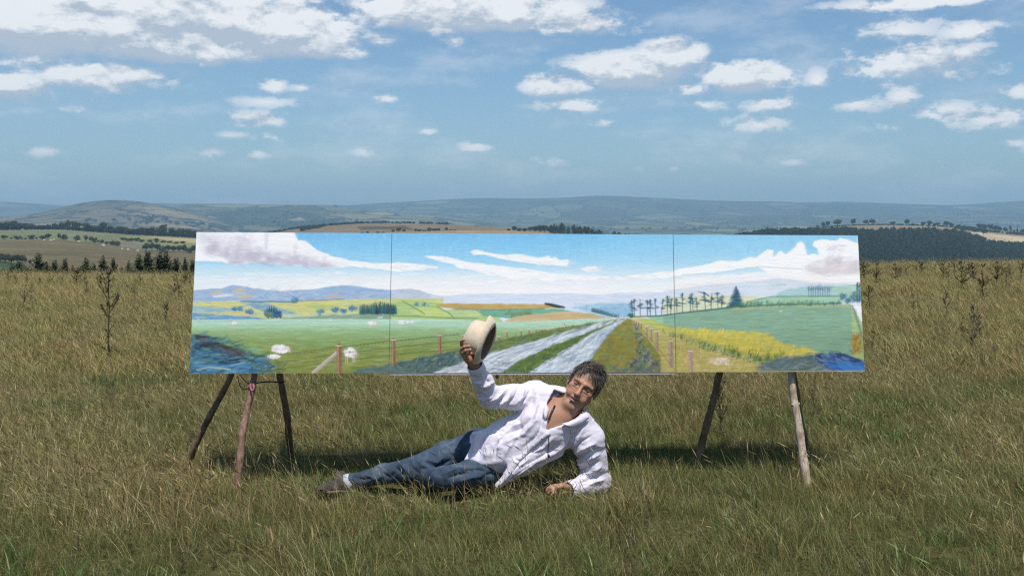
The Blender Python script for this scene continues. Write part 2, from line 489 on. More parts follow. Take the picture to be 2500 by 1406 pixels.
land('valley_and_far_ridge', [(330, -66.0), (1500, -66.0), (3200, [(-900, 580), (3600, 582)]), (5000, [(-900, 556), (1200, 559), (3600, 557)]), (6600, [(-900, 532), (1000, 536), (1600, 534), (2500, 530), (3600, 525)]), (9000, FAR), (10600, dropc)],
     -900, 3600, 420, [6, 10, 24, 30, 40, 6], M_FAR, far_col, 9.0, 0.0013)

# --- hills on the left middle distance
M_MOOR = land_mat('moor_land', 0.006, 0.35, 0.8, 0.18, 0.006)
def moor_col(U, V, X, Y):
    c = np.zeros(U.shape + (3,)); c[:] = (0.115, 0.098, 0.062)
    n = fbm(np.stack([X, Y], -1), 0.0028, 5, 8)
    c = np.where((n > 0.05)[..., None], np.array((0.075, 0.078, 0.048)), c)
    c[inpoly(U, V, [(360, 505), (470, 520), (620, 575), (430, 575), (350, 540)])] = (0.15, 0.125, 0.08)
    c[inpoly(U, V, [(-50, 522), (60, 524), (110, 545), (80, 575), (-50, 575)])] = (0.13, 0.11, 0.075)
    return c
land('left_hill', [(2300, [(-600, 600), (640, 600), (900, 640)]), (3000, [(-600, 566), (60, 560), (250, 558), (420, 560), (560, 575), (700, 620), (900, 660)]),
                   (3600, [(-600, 540), (0, 530), (90, 528), (180, 525), (300, 527), (400, 532), (480, 548), (600, 575), (900, 640)]),
                   (4300, [(-600, 540), (0, 532), (60, 527), (110, 519), (150, 506), (200, 494), (240, 488.5), (280, 487), (330, 491), (380, 498), (440, 510), (500, 527), (560, 548), (640, 580), (900, 640)]),
                   (5600, [(-600, 570), (900, 640)])], -600, 900, 320, [12, 24, 30, 10], M_MOOR, moor_col, 6, 0.004)
def mid_col(U, V, X, Y):
    c = np.zeros(U.shape + (3,)); c[:] = (0.10, 0.098, 0.055)
    c *= (1 + 0.4 * fbm(np.stack([X, Y], -1), 0.003, 4, 6))[..., None]
    c[inpoly(U, V, [(500, 520), (640, 508), (760, 520), (840, 548), (700, 558), (560, 545)])] = (0.035, 0.05, 0.03)
    c[inpoly(U, V, [(700, 538), (735, 530), (748, 540)])] = (0.17, 0.14, 0.09)
    return c
M_MID = land_mat('mid_land', 0.005, 0.3, 0.8, 0.7, 0.0052)
land('middle_hills', [(3300, [(200, 600), (1000, 590), (1700, 640)]), (4200, [(200, 580), (440, 545), (620, 548), (850, 552), (1000, 556), (1300, 575), (1700, 640)]),
                      (5600, [(200, 560), (380, 515), (440, 499), (560, 500.5), (640, 504), (720, 499.5), (765, 501), (830, 508), (900, 516), (1000, 524), (1150, 537), (1300, 556), (1450, 600), (1700, 660)]),
                      (6600, [(200, 590), (1700, 670)])], 200, 1700, 300, [14, 40, 8], M_MID, mid_col, 8, 0.003)

# --- brown fields above the middle of the painting
def brown_col(U, V, X, Y):
    c = np.zeros(U.shape + (3,)); c[:] = (0.165, 0.125, 0.075)
    c[inpoly(U, V, [(870, 553), (990, 552), (1010, 560), (880, 561)])] = (0.075, 0.062, 0.04)
    c *= (1 + 0.15 * fbm(np.stack([X, Y], -1), 0.01, 4, 6))[..., None]
    return c
M_BROWN = land_mat('brown_fields', 0.02, 0.22, 0.7)
land('brown_hill', [(1050, [(300, 760), (560, 640), (1500, 640), (1900, 760)]), (1350, [(300, 720), (600, 582), (720, 572), (850, 566), (1000, 562), (1150, 564), (1300, 572), (1450, 590), (1600, 660), (1900, 760)]),
                    (1750, [(300, 700), (560, 592), (640, 574), (700, 562), (770, 554), (850, 548), (900, 545.5), (1000, 546), (1100, 549), (1200, 554), (1300, 561), (1400, 571), (1500, 585), (1650, 640), (1900, 720)]),
                    (2100, [(300, 700), (1900, 700)])], 300, 1900, 240, [10, 24, 8], M_BROWN, brown_col, 1.0, 0.01)
def tan_col(U, V, X, Y):
    c = np.zeros(U.shape + (3,)); c[:] = (0.24, 0.18, 0.10)
    c *= (1 + 0.15 * fbm(np.stack([X, Y], -1), 0.02, 4, 4))[..., None]
    return c
land('stubble_hill', [(800, [(400, 800), (700, 660), (1500, 660), (1900, 800)]), (1150, [(400, 760), (640, 620), (760, 582), (900, 571), (1000, 565.5), (1100, 562.5), (1250, 563.5), (1330, 569), (1420, 574), (1560, 584), (1700, 640), (1900, 740)]),
                      (1400, [(400, 720), (700, 650), (1500, 650), (1900, 720)])], 400, 1900, 200, [12, 8], M_BROWN, tan_col, 0.5, 0.02)

# --- wooded hill on the right
FOREST_TOP = [(1500, 730), (1700, 616), (1760, 598), (1800, 584), (1870, 574), (1950, 571), (2050, 569), (2130, 569), (2200, 570), (2300, 571), (2335, 574), (2380, 583), (2420, 598), (2470, 604), (2520, 606), (2900, 612), (3400, 630)]
R_CREST = [(1500, 720), (1700, 620), (1780, 588), (1850, 571), (1950, 561), (2010, 556), (2080, 551), (2150, 549), (2250, 551), (2340, 556), (2420, 563), (2500, 571), (2700, 580), (3400, 600)]
STUBBLE = [(2322, 567), (2420, 567), (2520, 573), (2900, 580), (2900, 596), (2520, 593), (2440, 594), (2405, 588)]
def right_col(U, V, X, Y):
    c = np.zeros(U.shape + (3,)); c[:] = (0.035, 0.042, 0.02)
    fld = (V < prof(FOREST_TOP, U) - 2) | (Y > 1470)
    c[fld] = (0.20, 0.155, 0.095)
    c[inpoly(U, V, STUBBLE) & (Y < 1560)] = (0.36, 0.29, 0.19)
    c[inpoly(U, V, [(2470, 600), (2520, 590), (2700, 590), (2700, 606), (2500, 604)])] = (0.33, 0.26, 0.17)
    c *= (1 + 0.12 * fbm(np.stack([X, Y], -1), 0.03, 4, 4))[..., None]
    return c
land('wooded_hill', [(620, [(1400, 800), (3400, 800)]), (900, [(1400, 760), (1700, 690), (2000, 674), (3400, 674)]), (1420, FOREST_TOP), (1640, R_CREST), (2000, [(a, b + 30) for a, b in R_CREST])],
     1500, 3400, 620, [8, 40, 24, 6], M_BROWN, right_col, 0.6, 0.02)

# --- pastures on the left
L_HEDGE = [(-900, 590), (0, 585), (120, 584), (180, 588), (250, 595), (300, 604), (345, 610), (420, 612), (600, 620), (800, 660), (1200, 790)]
L_CREST = [(-900, 568), (0, 563), (100, 561.5), (160, 562), (200, 565), (250, 569), (300, 573), (350, 576), (400, 578), (475, 582), (620, 592), (800, 640), (1200, 760)]
def past_col(U, V, X, Y):
    c = np.zeros(U.shape + (3,)); c[:] = (0.118, 0.098, 0.052)
    green = V < prof(L_HEDGE, U)
    c[green] = (0.135, 0.145, 0.075)
    c[inpoly(U, V, [(345, 590), (280, 588), (300, 577), (420, 576), (620, 594), (620, 612), (430, 606)])] = (0.17, 0.17, 0.075)
    c[inpoly(U, V, [(400, 577), (620, 590), (620, 606), (430, 590), (360, 577)])] = (0.27, 0.235, 0.115)
    c[inpoly(U, V, [(250, 594), (300, 588), (345, 597), (352, 608), (290, 602)])] = (0.13, 0.115, 0.08)
    c[inpoly(U, V, [(-600, 632), (0, 634), (55, 647), (85, 664), (110, 720), (-600, 720)])] = (0.05, 0.066, 0.028)
    st = fbm(np.stack([X * 0.5, Y], -1), 0.03, 4, 6)
    c *= (1 + 0.22 * st)[..., None]
    c[green] *= (1 + 0.10 * np.sin(Y[green] * 0.35))[..., None]
    return c
M_PAST = land_mat('pasture_land', 0.03, 0.22, 0.7)
land('left_pasture', [(230, [(-900, 820), (600, 830), (1200, 1300)]), (380, [(-900, 700), (475, 696), (700, 740), (1200, 980)]), (830, L_HEDGE), (1050, L_CREST), (1400, [(a, b + 12) for a, b in L_CREST])],
     -900, 1200, 420, [8, 60, 40, 6], M_PAST, past_col, 0.5, 0.02)

# --- the hazy air: pale blue, even, around everything down to below the valley floor
hz = MB(); hz.box((-9600, -90, -110), (15500, 11400, 290))
m_haze, nt = new_mat('haze_air')
pv = nd(nt, 'ShaderNodeVolumePrincipled', {'Color': (0.46, 0.74, 0.98, 1), 'Density': 1.5e-4, 'Anisotropy': 0.0})
ho = nt.nodes.new('ShaderNodeOutputMaterial'); nt.links.new(pv.outputs[0], ho.inputs['Volume'])
haze = hz.build('haze', m_haze)
tag(haze, 'pale blue summer haze over the far hills', 'haze', kind='stuff')
# ------------------------------------------------------------------ the three-panel landscape painting
CORN = dict(bl=P(462, 912, 5.64), br=P(2111, 907, 5.80), tl=P(480, 567, 5.763), tr=P(2094, 575, 5.926))
def canvas_point(s, t):
    """Point of the painted plane, s from left to right, t from top to bottom."""
    return (CORN['tl'] * (1 - s) + CORN['tr'] * s) * (1 - t) + (CORN['bl'] * (1 - s) + CORN['br'] * s) * t
PW, PH = 1240, 262
S, T = np.meshgrid(np.linspace(0, 1, PW), np.linspace(0, 1, PH))
AU = (480 * (1 - T) + 462 * T) * (1 - S) + (2094 * (1 - T) + 2111 * T) * S      # picture coordinates the artist's motif is laid out in
AV = (567 * (1 - S) + 575 * S) * (1 - T) + (912 * (1 - S) + 907 * S) * T
def lin(c):
    c = np.asarray(c, float) / 255.0
    return np.where(c <= 0.04045, c / 12.92, ((c + 0.055) / 1.055) ** 2.4)
prng = np.random.default_rng(11)
ART = np.zeros((PH, PW, 3)) + 1.0
A2 = np.stack([AU, AV], -1)
NW1 = fbm(A2, 0.09, 4, 1); NW2 = fbm(A2, 0.09, 4, 2)
STREAK_H = fbm(A2 * np.array([0.035, 0.38]), 1.0, 4, 3)       # long level brush marks
STREAK_V = fbm(A2 * np.array([0.30, 0.06]), 1.0, 4, 4)
DAB = fbm(A2, 0.22, 3, 5)
def blend(mask, col):
    global ART
    ART = ART * (1 - mask[..., None]) + col * mask[..., None]
def toned(col, streak=None, jit=0.10, hue=0.03):
    c = np.broadcast_to(lin(col), (PH, PW, 3)).copy()
    st = STREAK_H if streak is None else streak
    c = c * (1 + jit * 1.6 * st + jit * 0.5 * DAB)[..., None]
    c[..., 0] *= 1 + hue * 2 * NW1; c[..., 2] *= 1 - hue * 2 * NW1
    return c
def soft(poly, wob=1.2, feather=0.8):
    m = np.zeros((PH, PW))
    offs = [(-.5, -.5), (.5, -.5), (-.5, .5), (.5, .5), (0, 0)]
    for dx, dy in offs:
        m += inpoly(AU + wob * NW1 * 2 + dx * feather * 2, AV + wob * NW2 * 2 + dy * feather * 2, poly)
    return m / len(offs)
def area(poly, col, wob=1.2, feather=0.8, alpha=1.0, streak=None, jit=0.10):
    blend(soft(poly, wob, feather) * alpha, toned(col, streak, jit))
def pix(x, y):
    t = (y - 571) / 339.0; t = min(max(t, 0), 1)
    xl = 480 - 18 * t; xr = 2094 + 17 * t
    s = (x - xl) / (xr - xl)
    yt = 567 + 8 * s; yb = 912 - 5 * s
    return s * (PW - 1), (y - yt) / (yb - yt) * (PH - 1)
KX, KY = (PW - 1) / 1632.0, (PH - 1) / 338.0
def stroke(x0, y0, x1, y1, w, col, alpha=1.0, taper=True, jit=0.08):
    i0, j0 = pix(x0, y0); i1, j1 = pix(x1, y1)
    ww = max(w * KX * 0.5, 0.35)
    a0, a1 = int(max(0, min(i0, i1) - ww - 2)), int(min(PW, max(i0, i1) + ww + 3))
    b0, b1 = int(max(0, min(j0, j1) - ww - 2)), int(min(PH, max(j0, j1) + ww + 3))
    if a1 <= a0 or b1 <= b0: return
    jj, ii = np.mgrid[b0:b1, a0:a1]
    dx, dy = i1 - i0, j1 - j0
    L = dx * dx + dy * dy + 1e-9
    tt = np.clip(((ii - i0) * dx + (jj - j0) * dy) / L, 0, 1)
    d = np.hypot(ii - i0 - tt * dx, jj - j0 - tt * dy)
    rw = ww * (1 - 0.6 * tt) if taper else ww
    m = np.clip(rw + 0.6 - d, 0, 1) * alpha
    c = lin(col) * (1 + jit * (prng.random() * 2 - 1))
    blk = ART[b0:b1, a0:a1]
    ART[b0:b1, a0:a1] = blk * (1 - m[..., None]) + c * m[..., None]
def line(pts, w, col, alpha=1.0, taper=False):
    for a, b in zip(pts[:-1], pts[1:]): stroke(*a, *b, w, col, alpha, taper)
def dabs(poly, n, length, w, angle, pal, alpha=0.8, spread=0.4, fade=None):
    xs_ = [p[0] for p in poly]; ys_ = [p[1] for p in poly]
    pts = np.stack([prng.uniform(min(xs_), max(xs_), n * 4), prng.uniform(min(ys_), max(ys_), n * 4)], -1)
    pts = pts[inpoly(pts[:, 0], pts[:, 1], poly)][:n]
    for x, y in pts:
        a = angle + prng.normal(0, spread); l = length * prng.uniform(.5, 1.3)
        col = pal[prng.integers(len(pal))]
        stroke(x, y, x + l * math.cos(a), y - l * math.sin(a), w * prng.uniform(.6, 1.3), col, alpha * prng.uniform(.5, 1))
def zl(p): return [(450 + x / 3.7, 550 + y / 3.7) for x, y in p]      # sketches of the three panels
def zm(p): return [(940 + x / 3.5714, 550 + y / 3.5714) for x, y in p]
def zr(p): return [(1620 + x / 3.7, 550 + y / 3.7) for x, y in p]
def band(stops):
    ys_ = [a for a, _ in stops]; cs = np.array([lin(c) for _, c in stops])
    return np.stack([np.interp(AV, ys_, cs[:, k]) for k in range(3)], -1)

# sky wash
skyw = band([(567, (116, 192, 238)), (600, (132, 203, 243)), (640, (160, 216, 245)), (668, (210, 234, 246)), (686, (240, 243, 246)), (712, (250, 247, 246))])
rt = np.clip((AU - 1300) / 600, 0, 1)[..., None]
skyr = band([(567, (140, 208, 243)), (610, (160, 216, 244)), (650, (186, 225, 244)), (690, (226, 240, 248)), (712, (246, 246, 249))])
ART = skyw * (1 - rt) + skyr * rt
ART *= (1 + 0.07 * STREAK_V * np.clip((660 - AV) / 60, 0, 1) + 0.04 * STREAK_H)[..., None]
lt_ = np.clip((760 - AU) / 200, 0, 1) * np.clip((AV - 640) / 8, 0, 1)
ART = ART * (1 - 0.3 * lt_[..., None]) + lin((205, 232, 246)) * 0.3 * lt_[..., None]
dabs([(720, 572), (2090, 576), (2090, 640), (720, 640)], 260, 26, 5, math.pi / 2, [(140, 208, 246), (120, 196, 240), (165, 220, 246)], 0.25, 0.3)
dabs([(470, 660), (1640, 680), (1640, 708), (470, 704)], 240, 42, 4, 0, [(255, 252, 252), (240, 240, 248), (252, 246, 246), (222, 238, 250)], 0.4, 0.06)
# left cloud bank
cl = zl([(60, 40), (975, 40), (985, 85), (1000, 140), (1060, 138), (1100, 160), (1130, 190), (1180, 230), (1300, 280), (1450, 320), (1650, 345), (1900, 350), (2150, 385), (2150, 400), (1900, 425), (1830, 415), (1650, 395), (1500, 375), (1400, 385), (1300, 390), (1100, 375), (960, 365), (800, 350), (620, 340), (520, 355), (460, 360), (370, 345), (280, 325), (60, 330)])
area(cl, (250, 249, 251), 1.2, 1.0, jit=0.03)
inside = soft(cl)
gm = soft(zl([(120, 90), (260, 80), (330, 180), (520, 200), (760, 235), (960, 270), (1050, 290), (1250, 345), (1420, 375), (1300, 392), (1100, 376), (800, 352), (620, 342), (460, 362), (330, 300), (240, 300), (180, 250)]), 4, 5)
for _k in range(3):
    gm = (gm + np.roll(gm, 3, 1) + np.roll(gm, -3, 1) + np.roll(gm, 2, 0) + np.roll(gm, -2, 0)) / 5
blend(gm * inside * 0.66 * np.clip(0.75 + 0.7 * NW1, 0, 1), toned((172, 166, 192), None, 0.1))
dabs(zl([(120, 70), (480, 80), (700, 230), (260, 250)]), 90, 26, 12, 0.6, [(196, 192, 212), (226, 224, 236), (178, 172, 200), (246, 246, 250)], 0.16, 0.8)
dabs(zl([(300, 250), (1050, 280), (1300, 350), (1200, 380), (400, 345)]), 130, 34, 9, -0.12, [(176, 170, 196), (196, 192, 214), (160, 158, 190), (236, 232, 244)], 0.18, 0.25)
for x, y0, y1 in ((985, 195, 290), (730, 90, 220), (410, 130, 190), (1240, 300, 340)):
    (a, b), (c, d) = zl([(x, y0), (x - 8, y1)]); stroke(a, b, c, d, 12, (196, 194, 216), 0.35)
area(zl([(110, 240), (150, 245), (185, 285), (240, 305), (290, 275), (340, 300), (380, 330), (250, 326), (110, 326)]), (252, 251, 252), 1, 1.2, 0.85, jit=0.03)
# centre streak clouds
for poly in ([(300, 268), (450, 270), (560, 290), (640, 318), (900, 350), (1200, 388), (1400, 420), (1650, 445), (1920, 452), (1920, 470), (1670, 488), (1540, 470), (1400, 494), (1290, 470), (1200, 484), (1060, 470), (960, 438), (860, 440), (720, 395), (590, 374), (560, 345), (400, 310)],
             [(705, 230), (760, 215), (830, 236), (960, 258), (1150, 256), (1290, 290), (1390, 268), (1420, 300), (1440, 275), (1480, 305), (1560, 300), (1545, 362), (1420, 350), (1300, 348), (1000, 302), (900, 280), (840, 262), (730, 258)],
             [(1660, 382), (1720, 368), (1800, 366), (1806, 408), (1720, 406)], [(10, 345), (90, 325), (180, 335), (300, 345), (430, 372), (420, 384), (200, 366), (110, 385), (120, 410), (20, 400)],
             [(1965, 458), (2120, 442), (2260, 430), (2380, 412), (2500, 402), (2500, 462), (2300, 466), (2210, 462), (2100, 472), (1980, 484)]):
    p = zm(poly); area(p, (252, 251, 251), 1.2, 0.9, 0.96, jit=0.03)
    ys_ = [q[1] for q in p]; mid = (min(ys_) + max(ys_)) / 2
    dabs(p, 40, 22, 3, -0.12, [(226, 226, 236), (255, 255, 255), (232, 230, 234)], 0.5, 0.15)
# right cumulus
rc = zr([(20, 440), (100, 400), (300, 368), (400, 345), (520, 318), (640, 335), (740, 290), (820, 298), (850, 268), (920, 223), (972, 232), (975, 290), (1040, 233), (1085, 268), (1130, 240), (1178, 200), (1190, 158), (1240, 150), (1268, 195), (1282, 272), (1330, 262), (1400, 272), (1380, 220), (1336, 184), (1350, 140), (1420, 128), (1560, 143), (1590, 108), (1650, 128), (1780, 165), (1800, 520), (1600, 520), (1300, 520), (1000, 470), (860, 400), (820, 375), (600, 402), (380, 438), (130, 458)])
area(rc, (253, 252, 252), 1.3, 1.0, jit=0.03)
area(zr([(90, 490), (250, 465), (480, 455), (700, 440), (900, 420), (1150, 430), (1450, 470), (1450, 510), (900, 520), (400, 530), (60, 560)]), (250, 247, 247), 2.5, 2, 0.8, jit=0.03)
blend(soft(zr([(1230, 390), (1400, 330), (1520, 290), (1660, 300), (1780, 330), (1790, 440), (1500, 450), (1300, 440)]), 5, 6) * 0.7 * np.clip(0.8 + NW2 * .6, 0, 1), toned((206, 190, 196)))
dabs(zr([(1250, 370), (1760, 300), (1770, 440), (1300, 450)]), 80, 34, 9, 0.05, [(206, 190, 198), (226, 214, 216), (196, 186, 204), (240, 232, 230)], 0.2, 0.2)
dabs(zr([(1440, 190), (1620, 180), (1600, 240), (1450, 250)]), 24, 14, 4, 0.4, [(222, 220, 232), (210, 210, 228)], 0.5, 0.5)
for a, b in (((820, 378), (1240, 400)), ((130, 455), (380, 436))):
    (x0, y0), (x1, y1) = zr([a, b]); stroke(x0, y0, x1, y1, 2.2, (196, 200, 218), 0.6, False)
area(zr([(0, 560), (500, 520), (1000, 480), (1780, 510), (1780, 540), (900, 520), (0, 600)]), (250, 240, 238), 2, 3, 0.5, jit=0.03)
# far hills of the motif
area([(440, 712), *zl([(80, 595), (250, 580), (330, 574), (420, 545), (470, 550), (520, 555), (600, 575), (700, 590), (850, 600), (1000, 590), (1150, 585), (1220, 570), (1280, 560), (1420, 547), (1500, 552), (1560, 560), (1700, 580), (1830, 592)]), (993, 707), (1013, 710), (1030, 717), (1046, 721), (1074, 726), (1110, 740), (1110, 780), (440, 780)], (158, 188, 222), 0.8, 0.7)
area([(946, 712), (970, 708), (993, 707), (1013, 710), (1030, 717), (1046, 722), (1074, 727), (1098, 738), (946, 740)], (196, 206, 226), 0.8, 0.7)
area([(1040, 722), (1074, 725), (1108, 721), (1192, 718), (1304, 719), (1360, 717), (1444, 721), (1500, 717), (1640, 714), (1640, 790), (1040, 790)], (216, 226, 242), 0.8, 0.9, jit=0.05)
area(zr([(-30, 600), (70, 585), (400, 542), (700, 520), (900, 500), (1020, 484), (1150, 500), (1400, 525), (1780, 538), (1800, 800), (-30, 800)]), (218, 227, 239), 0.8, 0.9, jit=0.05)
dabs(zl([(90, 620), (420, 570), (1100, 610), (1800, 610), (1800, 660), (90, 690)]), 240, 20, 3.5, 0.1, [(140, 176, 216), (176, 200, 226), (120, 164, 206), (196, 190, 204), (200, 210, 220)], 0.55, 0.35)
dabs([(1050, 726), (1640, 720), (1640, 740), (1050, 742)], 120, 24, 3, 0.05, [(224, 232, 246), (206, 218, 236), (226, 220, 232)], 0.5, 0.15)
for p, c in ((zl([(180, 640), (300, 590), (360, 588), (300, 625)]), (204, 190, 150)), (zl([(410, 590), (500, 570), (560, 598), (430, 605)]), (206, 198, 150)), (zl([(440, 660), (520, 630), (620, 645), (560, 665)]), (206, 196, 148)), (zl([(1220, 655), (1330, 630), (1400, 640), (1300, 665)]), (206, 180, 160)), (zl([(240, 640), (440, 625), (420, 645), (260, 660)]), (222, 228, 236))):
    area(p, c, 1.0, 0.8, 0.85)
# patchwork fields, left panel
area(zl([(60, 700), (500, 690), (900, 700), (1300, 680), (1650, 670), (2300, 665), (2300, 830), (60, 870)]), (206, 210, 140), 0.8, 0.8)
area(zl([(60, 735), (250, 745), (480, 770), (600, 790), (700, 810), (420, 815), (60, 790)]), (146, 186, 206), 1, 0.8)
area(zl([(110, 715), (300, 702), (480, 720), (620, 750), (700, 790), (560, 775), (300, 740)]), (224, 214, 130), 1, 0.8)
area(zl([(480, 695), (700, 700), (860, 760), (1000, 800), (900, 830), (700, 790), (560, 730)]), (128, 172, 196), 1, 0.9)
area(zl([(740, 715), (1000, 700), (1400, 685), (1560, 690), (1400, 760), (1100, 800), (1000, 795), (880, 745)]), (214, 210, 128), 1, 0.9)
area(zl([(1060, 735), (1300, 720), (1350, 740), (1150, 760)]), (176, 206, 96), 1.2, 1.2, 0.8)
area(zl([(130, 790), (500, 785), (700, 815), (640, 828), (300, 815)]), (216, 206, 140), 1, 0.8)
area(zl([(60, 795), (300, 815), (560, 828), (720, 850), (720, 866), (60, 868)]), (96, 158, 204), 1, 0.8)
area(zl([(850, 800), (1000, 815), (1250, 805), (1450, 790), (1560, 805), (1000, 850), (860, 845)]), (196, 214, 176), 1, 0.9)
area(zl([(860, 845), (1100, 825), (1560, 805), (1900, 812), (1900, 870), (1300, 865), (860, 868)]), (134, 166, 140), 1, 0.7)
dabs(zl([(90, 690), (1500, 690), (1500, 850), (90, 860)]), 300, 18, 3, 0.0, [(120, 170, 200), (226, 220, 150), (180, 204, 140), (206, 214, 190), (150, 190, 180)], 0.4, 0.25)
# patchwork fields, centre
area([(944, 738), (1010, 735), (1063, 742), (1063, 758), (1200, 770), (1220, 790), (944, 785)], (178, 206, 132), 1, 0.8)
area(zm([(400, 700), (520, 685), (700, 690), (1100, 692), (1340, 695), (1500, 728), (1300, 733), (900, 738), (560, 735), (430, 715)]), (198, 166, 92), 0.8, 0.7)
dabs(zm([(450, 695), (1300, 695), (1450, 725), (500, 730)]), 60, 20, 3, 0.05, [(214, 178, 96), (180, 150, 76), (204, 176, 116)], 0.5, 0.1)
area(zm([(290, 720), (450, 735), (560, 810), (300, 810), (180, 760)]), (196, 214, 130), 1, 0.8)
area(zm([(470, 740), (760, 742), (820, 780), (740, 815), (560, 815)]), (186, 210, 144), 1, 0.8)
area(zm([(780, 742), (1100, 738), (1480, 735), (1600, 752), (1300, 790), (1050, 815), (820, 800)]), (116, 178, 150), 1, 0.8)
dabs(zm([(980, 770), (1200, 760), (1260, 785), (1060, 812)]), 70, 9, 4, 0.8, [(84, 130, 90), (120, 150, 110), (96, 146, 130), (150, 150, 90)], 0.7, 0.6)
area(zm([(990, 845), (1050, 815), (1200, 788), (1450, 763), (1600, 757), (1800, 775), (1980, 808), (1900, 818), (1500, 838), (1200, 850)]), (206, 184, 138), 0.8, 0.8)
area(zm([(1300, 815), (1450, 790), (1700, 782), (1850, 800), (1600, 830)]), (206, 170, 120), 1.5, 2, 0.5)
for p in ([(120, 668), (280, 760), (310, 780)], [(420, 720), (520, 770), (560, 812)], [(760, 745), (820, 785)], [(20, 795), (250, 800), (560, 815), (760, 815)], [(560, 738), (900, 742), (1350, 734)]):
    line(zm(p), 2.4, (86, 124, 104), 0.75)
area(zm([(1345, 683), (1420, 688), (1530, 712), (1530, 733), (1440, 722), (1350, 700)]), (56, 74, 66), 1.0, 0.6)
area([(1380, 752), (1444, 742), (1530, 740), (1534, 776), (1470, 776)], (172, 208, 232), 0.8, 0.8)
area(zm([(1790, 730), (1900, 700), (2120, 690), (2120, 800), (2000, 800), (1900, 770)]), (150, 194, 228), 0.8, 0.8)
dabs(zm([(1540, 710), (2120, 700), (2120, 800), (1800, 760)]), 110, 9, 2.4, 1.0, [(140, 190, 220), (190, 216, 236), (170, 200, 190), (120, 170, 200)], 0.5, 0.5)
for k in range(26):
    (x, y), = zm([(1765 + k * 9.4, 745 + k * 2.2)]); h = 11 - k * 0.15
    stroke(x, y + 3, x, y + 3 - h * prng.uniform(.6, 1), 3.4, (52, 104, 118), 0.9)
blend((np.clip((AV - 786) / 4, 0, 1)) * (AU > 1500), toned((186, 188, 104), None, .2))
# fields under the horizon: mint, then grass green, then olive
grad = band([(780, (186, 222, 202)), (796, (176, 214, 184)), (810, (158, 196, 144)), (836, (148, 178, 106)), (868, (148, 166, 84)), (912, (144, 154, 72))])
fieldpoly = [(440, 784), (560, 783), (700, 781), (944, 781), (1080, 782), (1220, 788), (1330, 784), (1472, 778), (1512, 780), (1470, 800), (1220, 850), (1000, 912), (440, 920)]
m = soft(fieldpoly, 0.6, 0.7)
blend(m, grad * (1 + 0.14 * STREAK_H + 0.06 * DAB)[..., None])
dabs([(560, 800), (1180, 796), (1100, 850), (940, 905), (640, 905), (520, 830)], 620, 30, 3.2, 0.02, [(140, 182, 108), (186, 216, 150), (160, 204, 156), (172, 180, 92), (140, 170, 96), (196, 226, 186)], 0.32, 0.1)
dabs([(640, 862), (1120, 830), (1050, 870), (900, 905), (640, 908)], 260, 26, 3, 0.15, [(170, 164, 60), (120, 140, 50), (186, 180, 90), (140, 120, 60), (98, 130, 60)], 0.45, 0.12)
line([(460, 783), (700, 781), (944, 782), (1120, 784)], 1.6, (196, 226, 206), 0.8)
# wire fences on the left meadow
for y0, y1 in ((870, 834), (890, 850), (906, 868)):
    line([(640 if y0 > 860 else 700, y0), (800, y0 - (y0 - y1) * .55), (938, y1), (1110, y1 - 16)], 1.3, (92, 108, 60), 0.8)
for k in range(46):
    x = 700 + k * 9; y = 866 - (x - 700) * 0.125
    stroke(x, y, x + 2, y + 1, 2, (66, 86, 60), 0.8)
# water and dark brushwork, lower left
w = soft([(455, 815), (500, 818), (530, 832), (560, 836), (600, 858), (590, 870), (640, 880), (650, 895), (662, 905), (640, 920), (455, 920)], 6, 4)
blend(w * 0.9, toned((62, 120, 156), None, 0.25))
dabs([(462, 820), (540, 830), (600, 860), (655, 900), (640, 912), (462, 912)], 330, 34, 5, 0.12, [(40, 112, 176), (30, 60, 76), (70, 140, 190), (26, 44, 52), (100, 160, 180), (46, 90, 120), (120, 170, 150), (52, 126, 196)], 0.75, 0.25)
dabs([(470, 816), (545, 830), (600, 858), (560, 866), (470, 838)], 70, 26, 4, -0.2, [(36, 44, 40), (96, 66, 36), (26, 38, 44), (60, 90, 80), (110, 80, 50)], 0.85, 0.3)
dabs([(462, 885), (640, 890), (640, 912), (462, 912)], 110, 30, 4, 0.1, [(60, 140, 206), (90, 160, 210), (34, 96, 160), (140, 190, 210)], 0.7, 0.2)
line([(480, 903), (510, 896), (560, 902)], 2.4, (196, 206, 150), 0.8)
dabs([(500, 820), (640, 860), (690, 880), (560, 850)], 90, 18, 3.5, 0.1, [(120, 180, 130), (90, 150, 120), (150, 200, 150)], 0.6, 0.3)
dabs([(600, 880), (690, 890), (690, 912), (600, 912)], 60, 10, 4, 0.6, [(40, 66, 84), (70, 100, 110), (60, 90, 60), (90, 120, 60)], 0.7, 0.6)
# trees of the motif
def bush(x, y, w, h, cols, n=90):
    for _ in range(n):
        a = prng.uniform(0, 2 * math.pi); r = math.sqrt(prng.random())
        bx, by = x + w * r * math.cos(a), y + h * r * math.sin(a)
        stroke(bx, by, bx + prng.normal(0, 3), by - prng.uniform(1, 5), 3.4, cols[prng.integers(len(cols))], 0.9)
bush(660, 768, 20, 12, [(70, 120, 130), (50, 96, 120), (110, 140, 110), (40, 100, 160), (90, 130, 100)], 140)
bush(674, 771, 9, 9, [(40, 100, 170), (30, 80, 130)], 30)
for x in (653, 658, 664): stroke(x, 762, x, 748, 3, (36, 76, 110))
for x, y, r in ((811, 759, 7), (831, 761, 6), (853, 756, 8), (713, 735, 8), (775, 764, 8), (570, 757, 4), (584, 757, 5), (606, 763, 9), (948, 760, 5)):
    bush(x, y, r, r * .8, [(70, 130, 170), (90, 150, 180), (60, 110, 150), (110, 160, 150)], 26)
line(zl([(500, 692), (680, 698), (760, 695), (950, 700)]), 3, (66, 120, 140), 0.8)
line(zl([(1000, 690), (1200, 685), (1420, 672)]), 2.2, (150, 110, 80), 0.7)
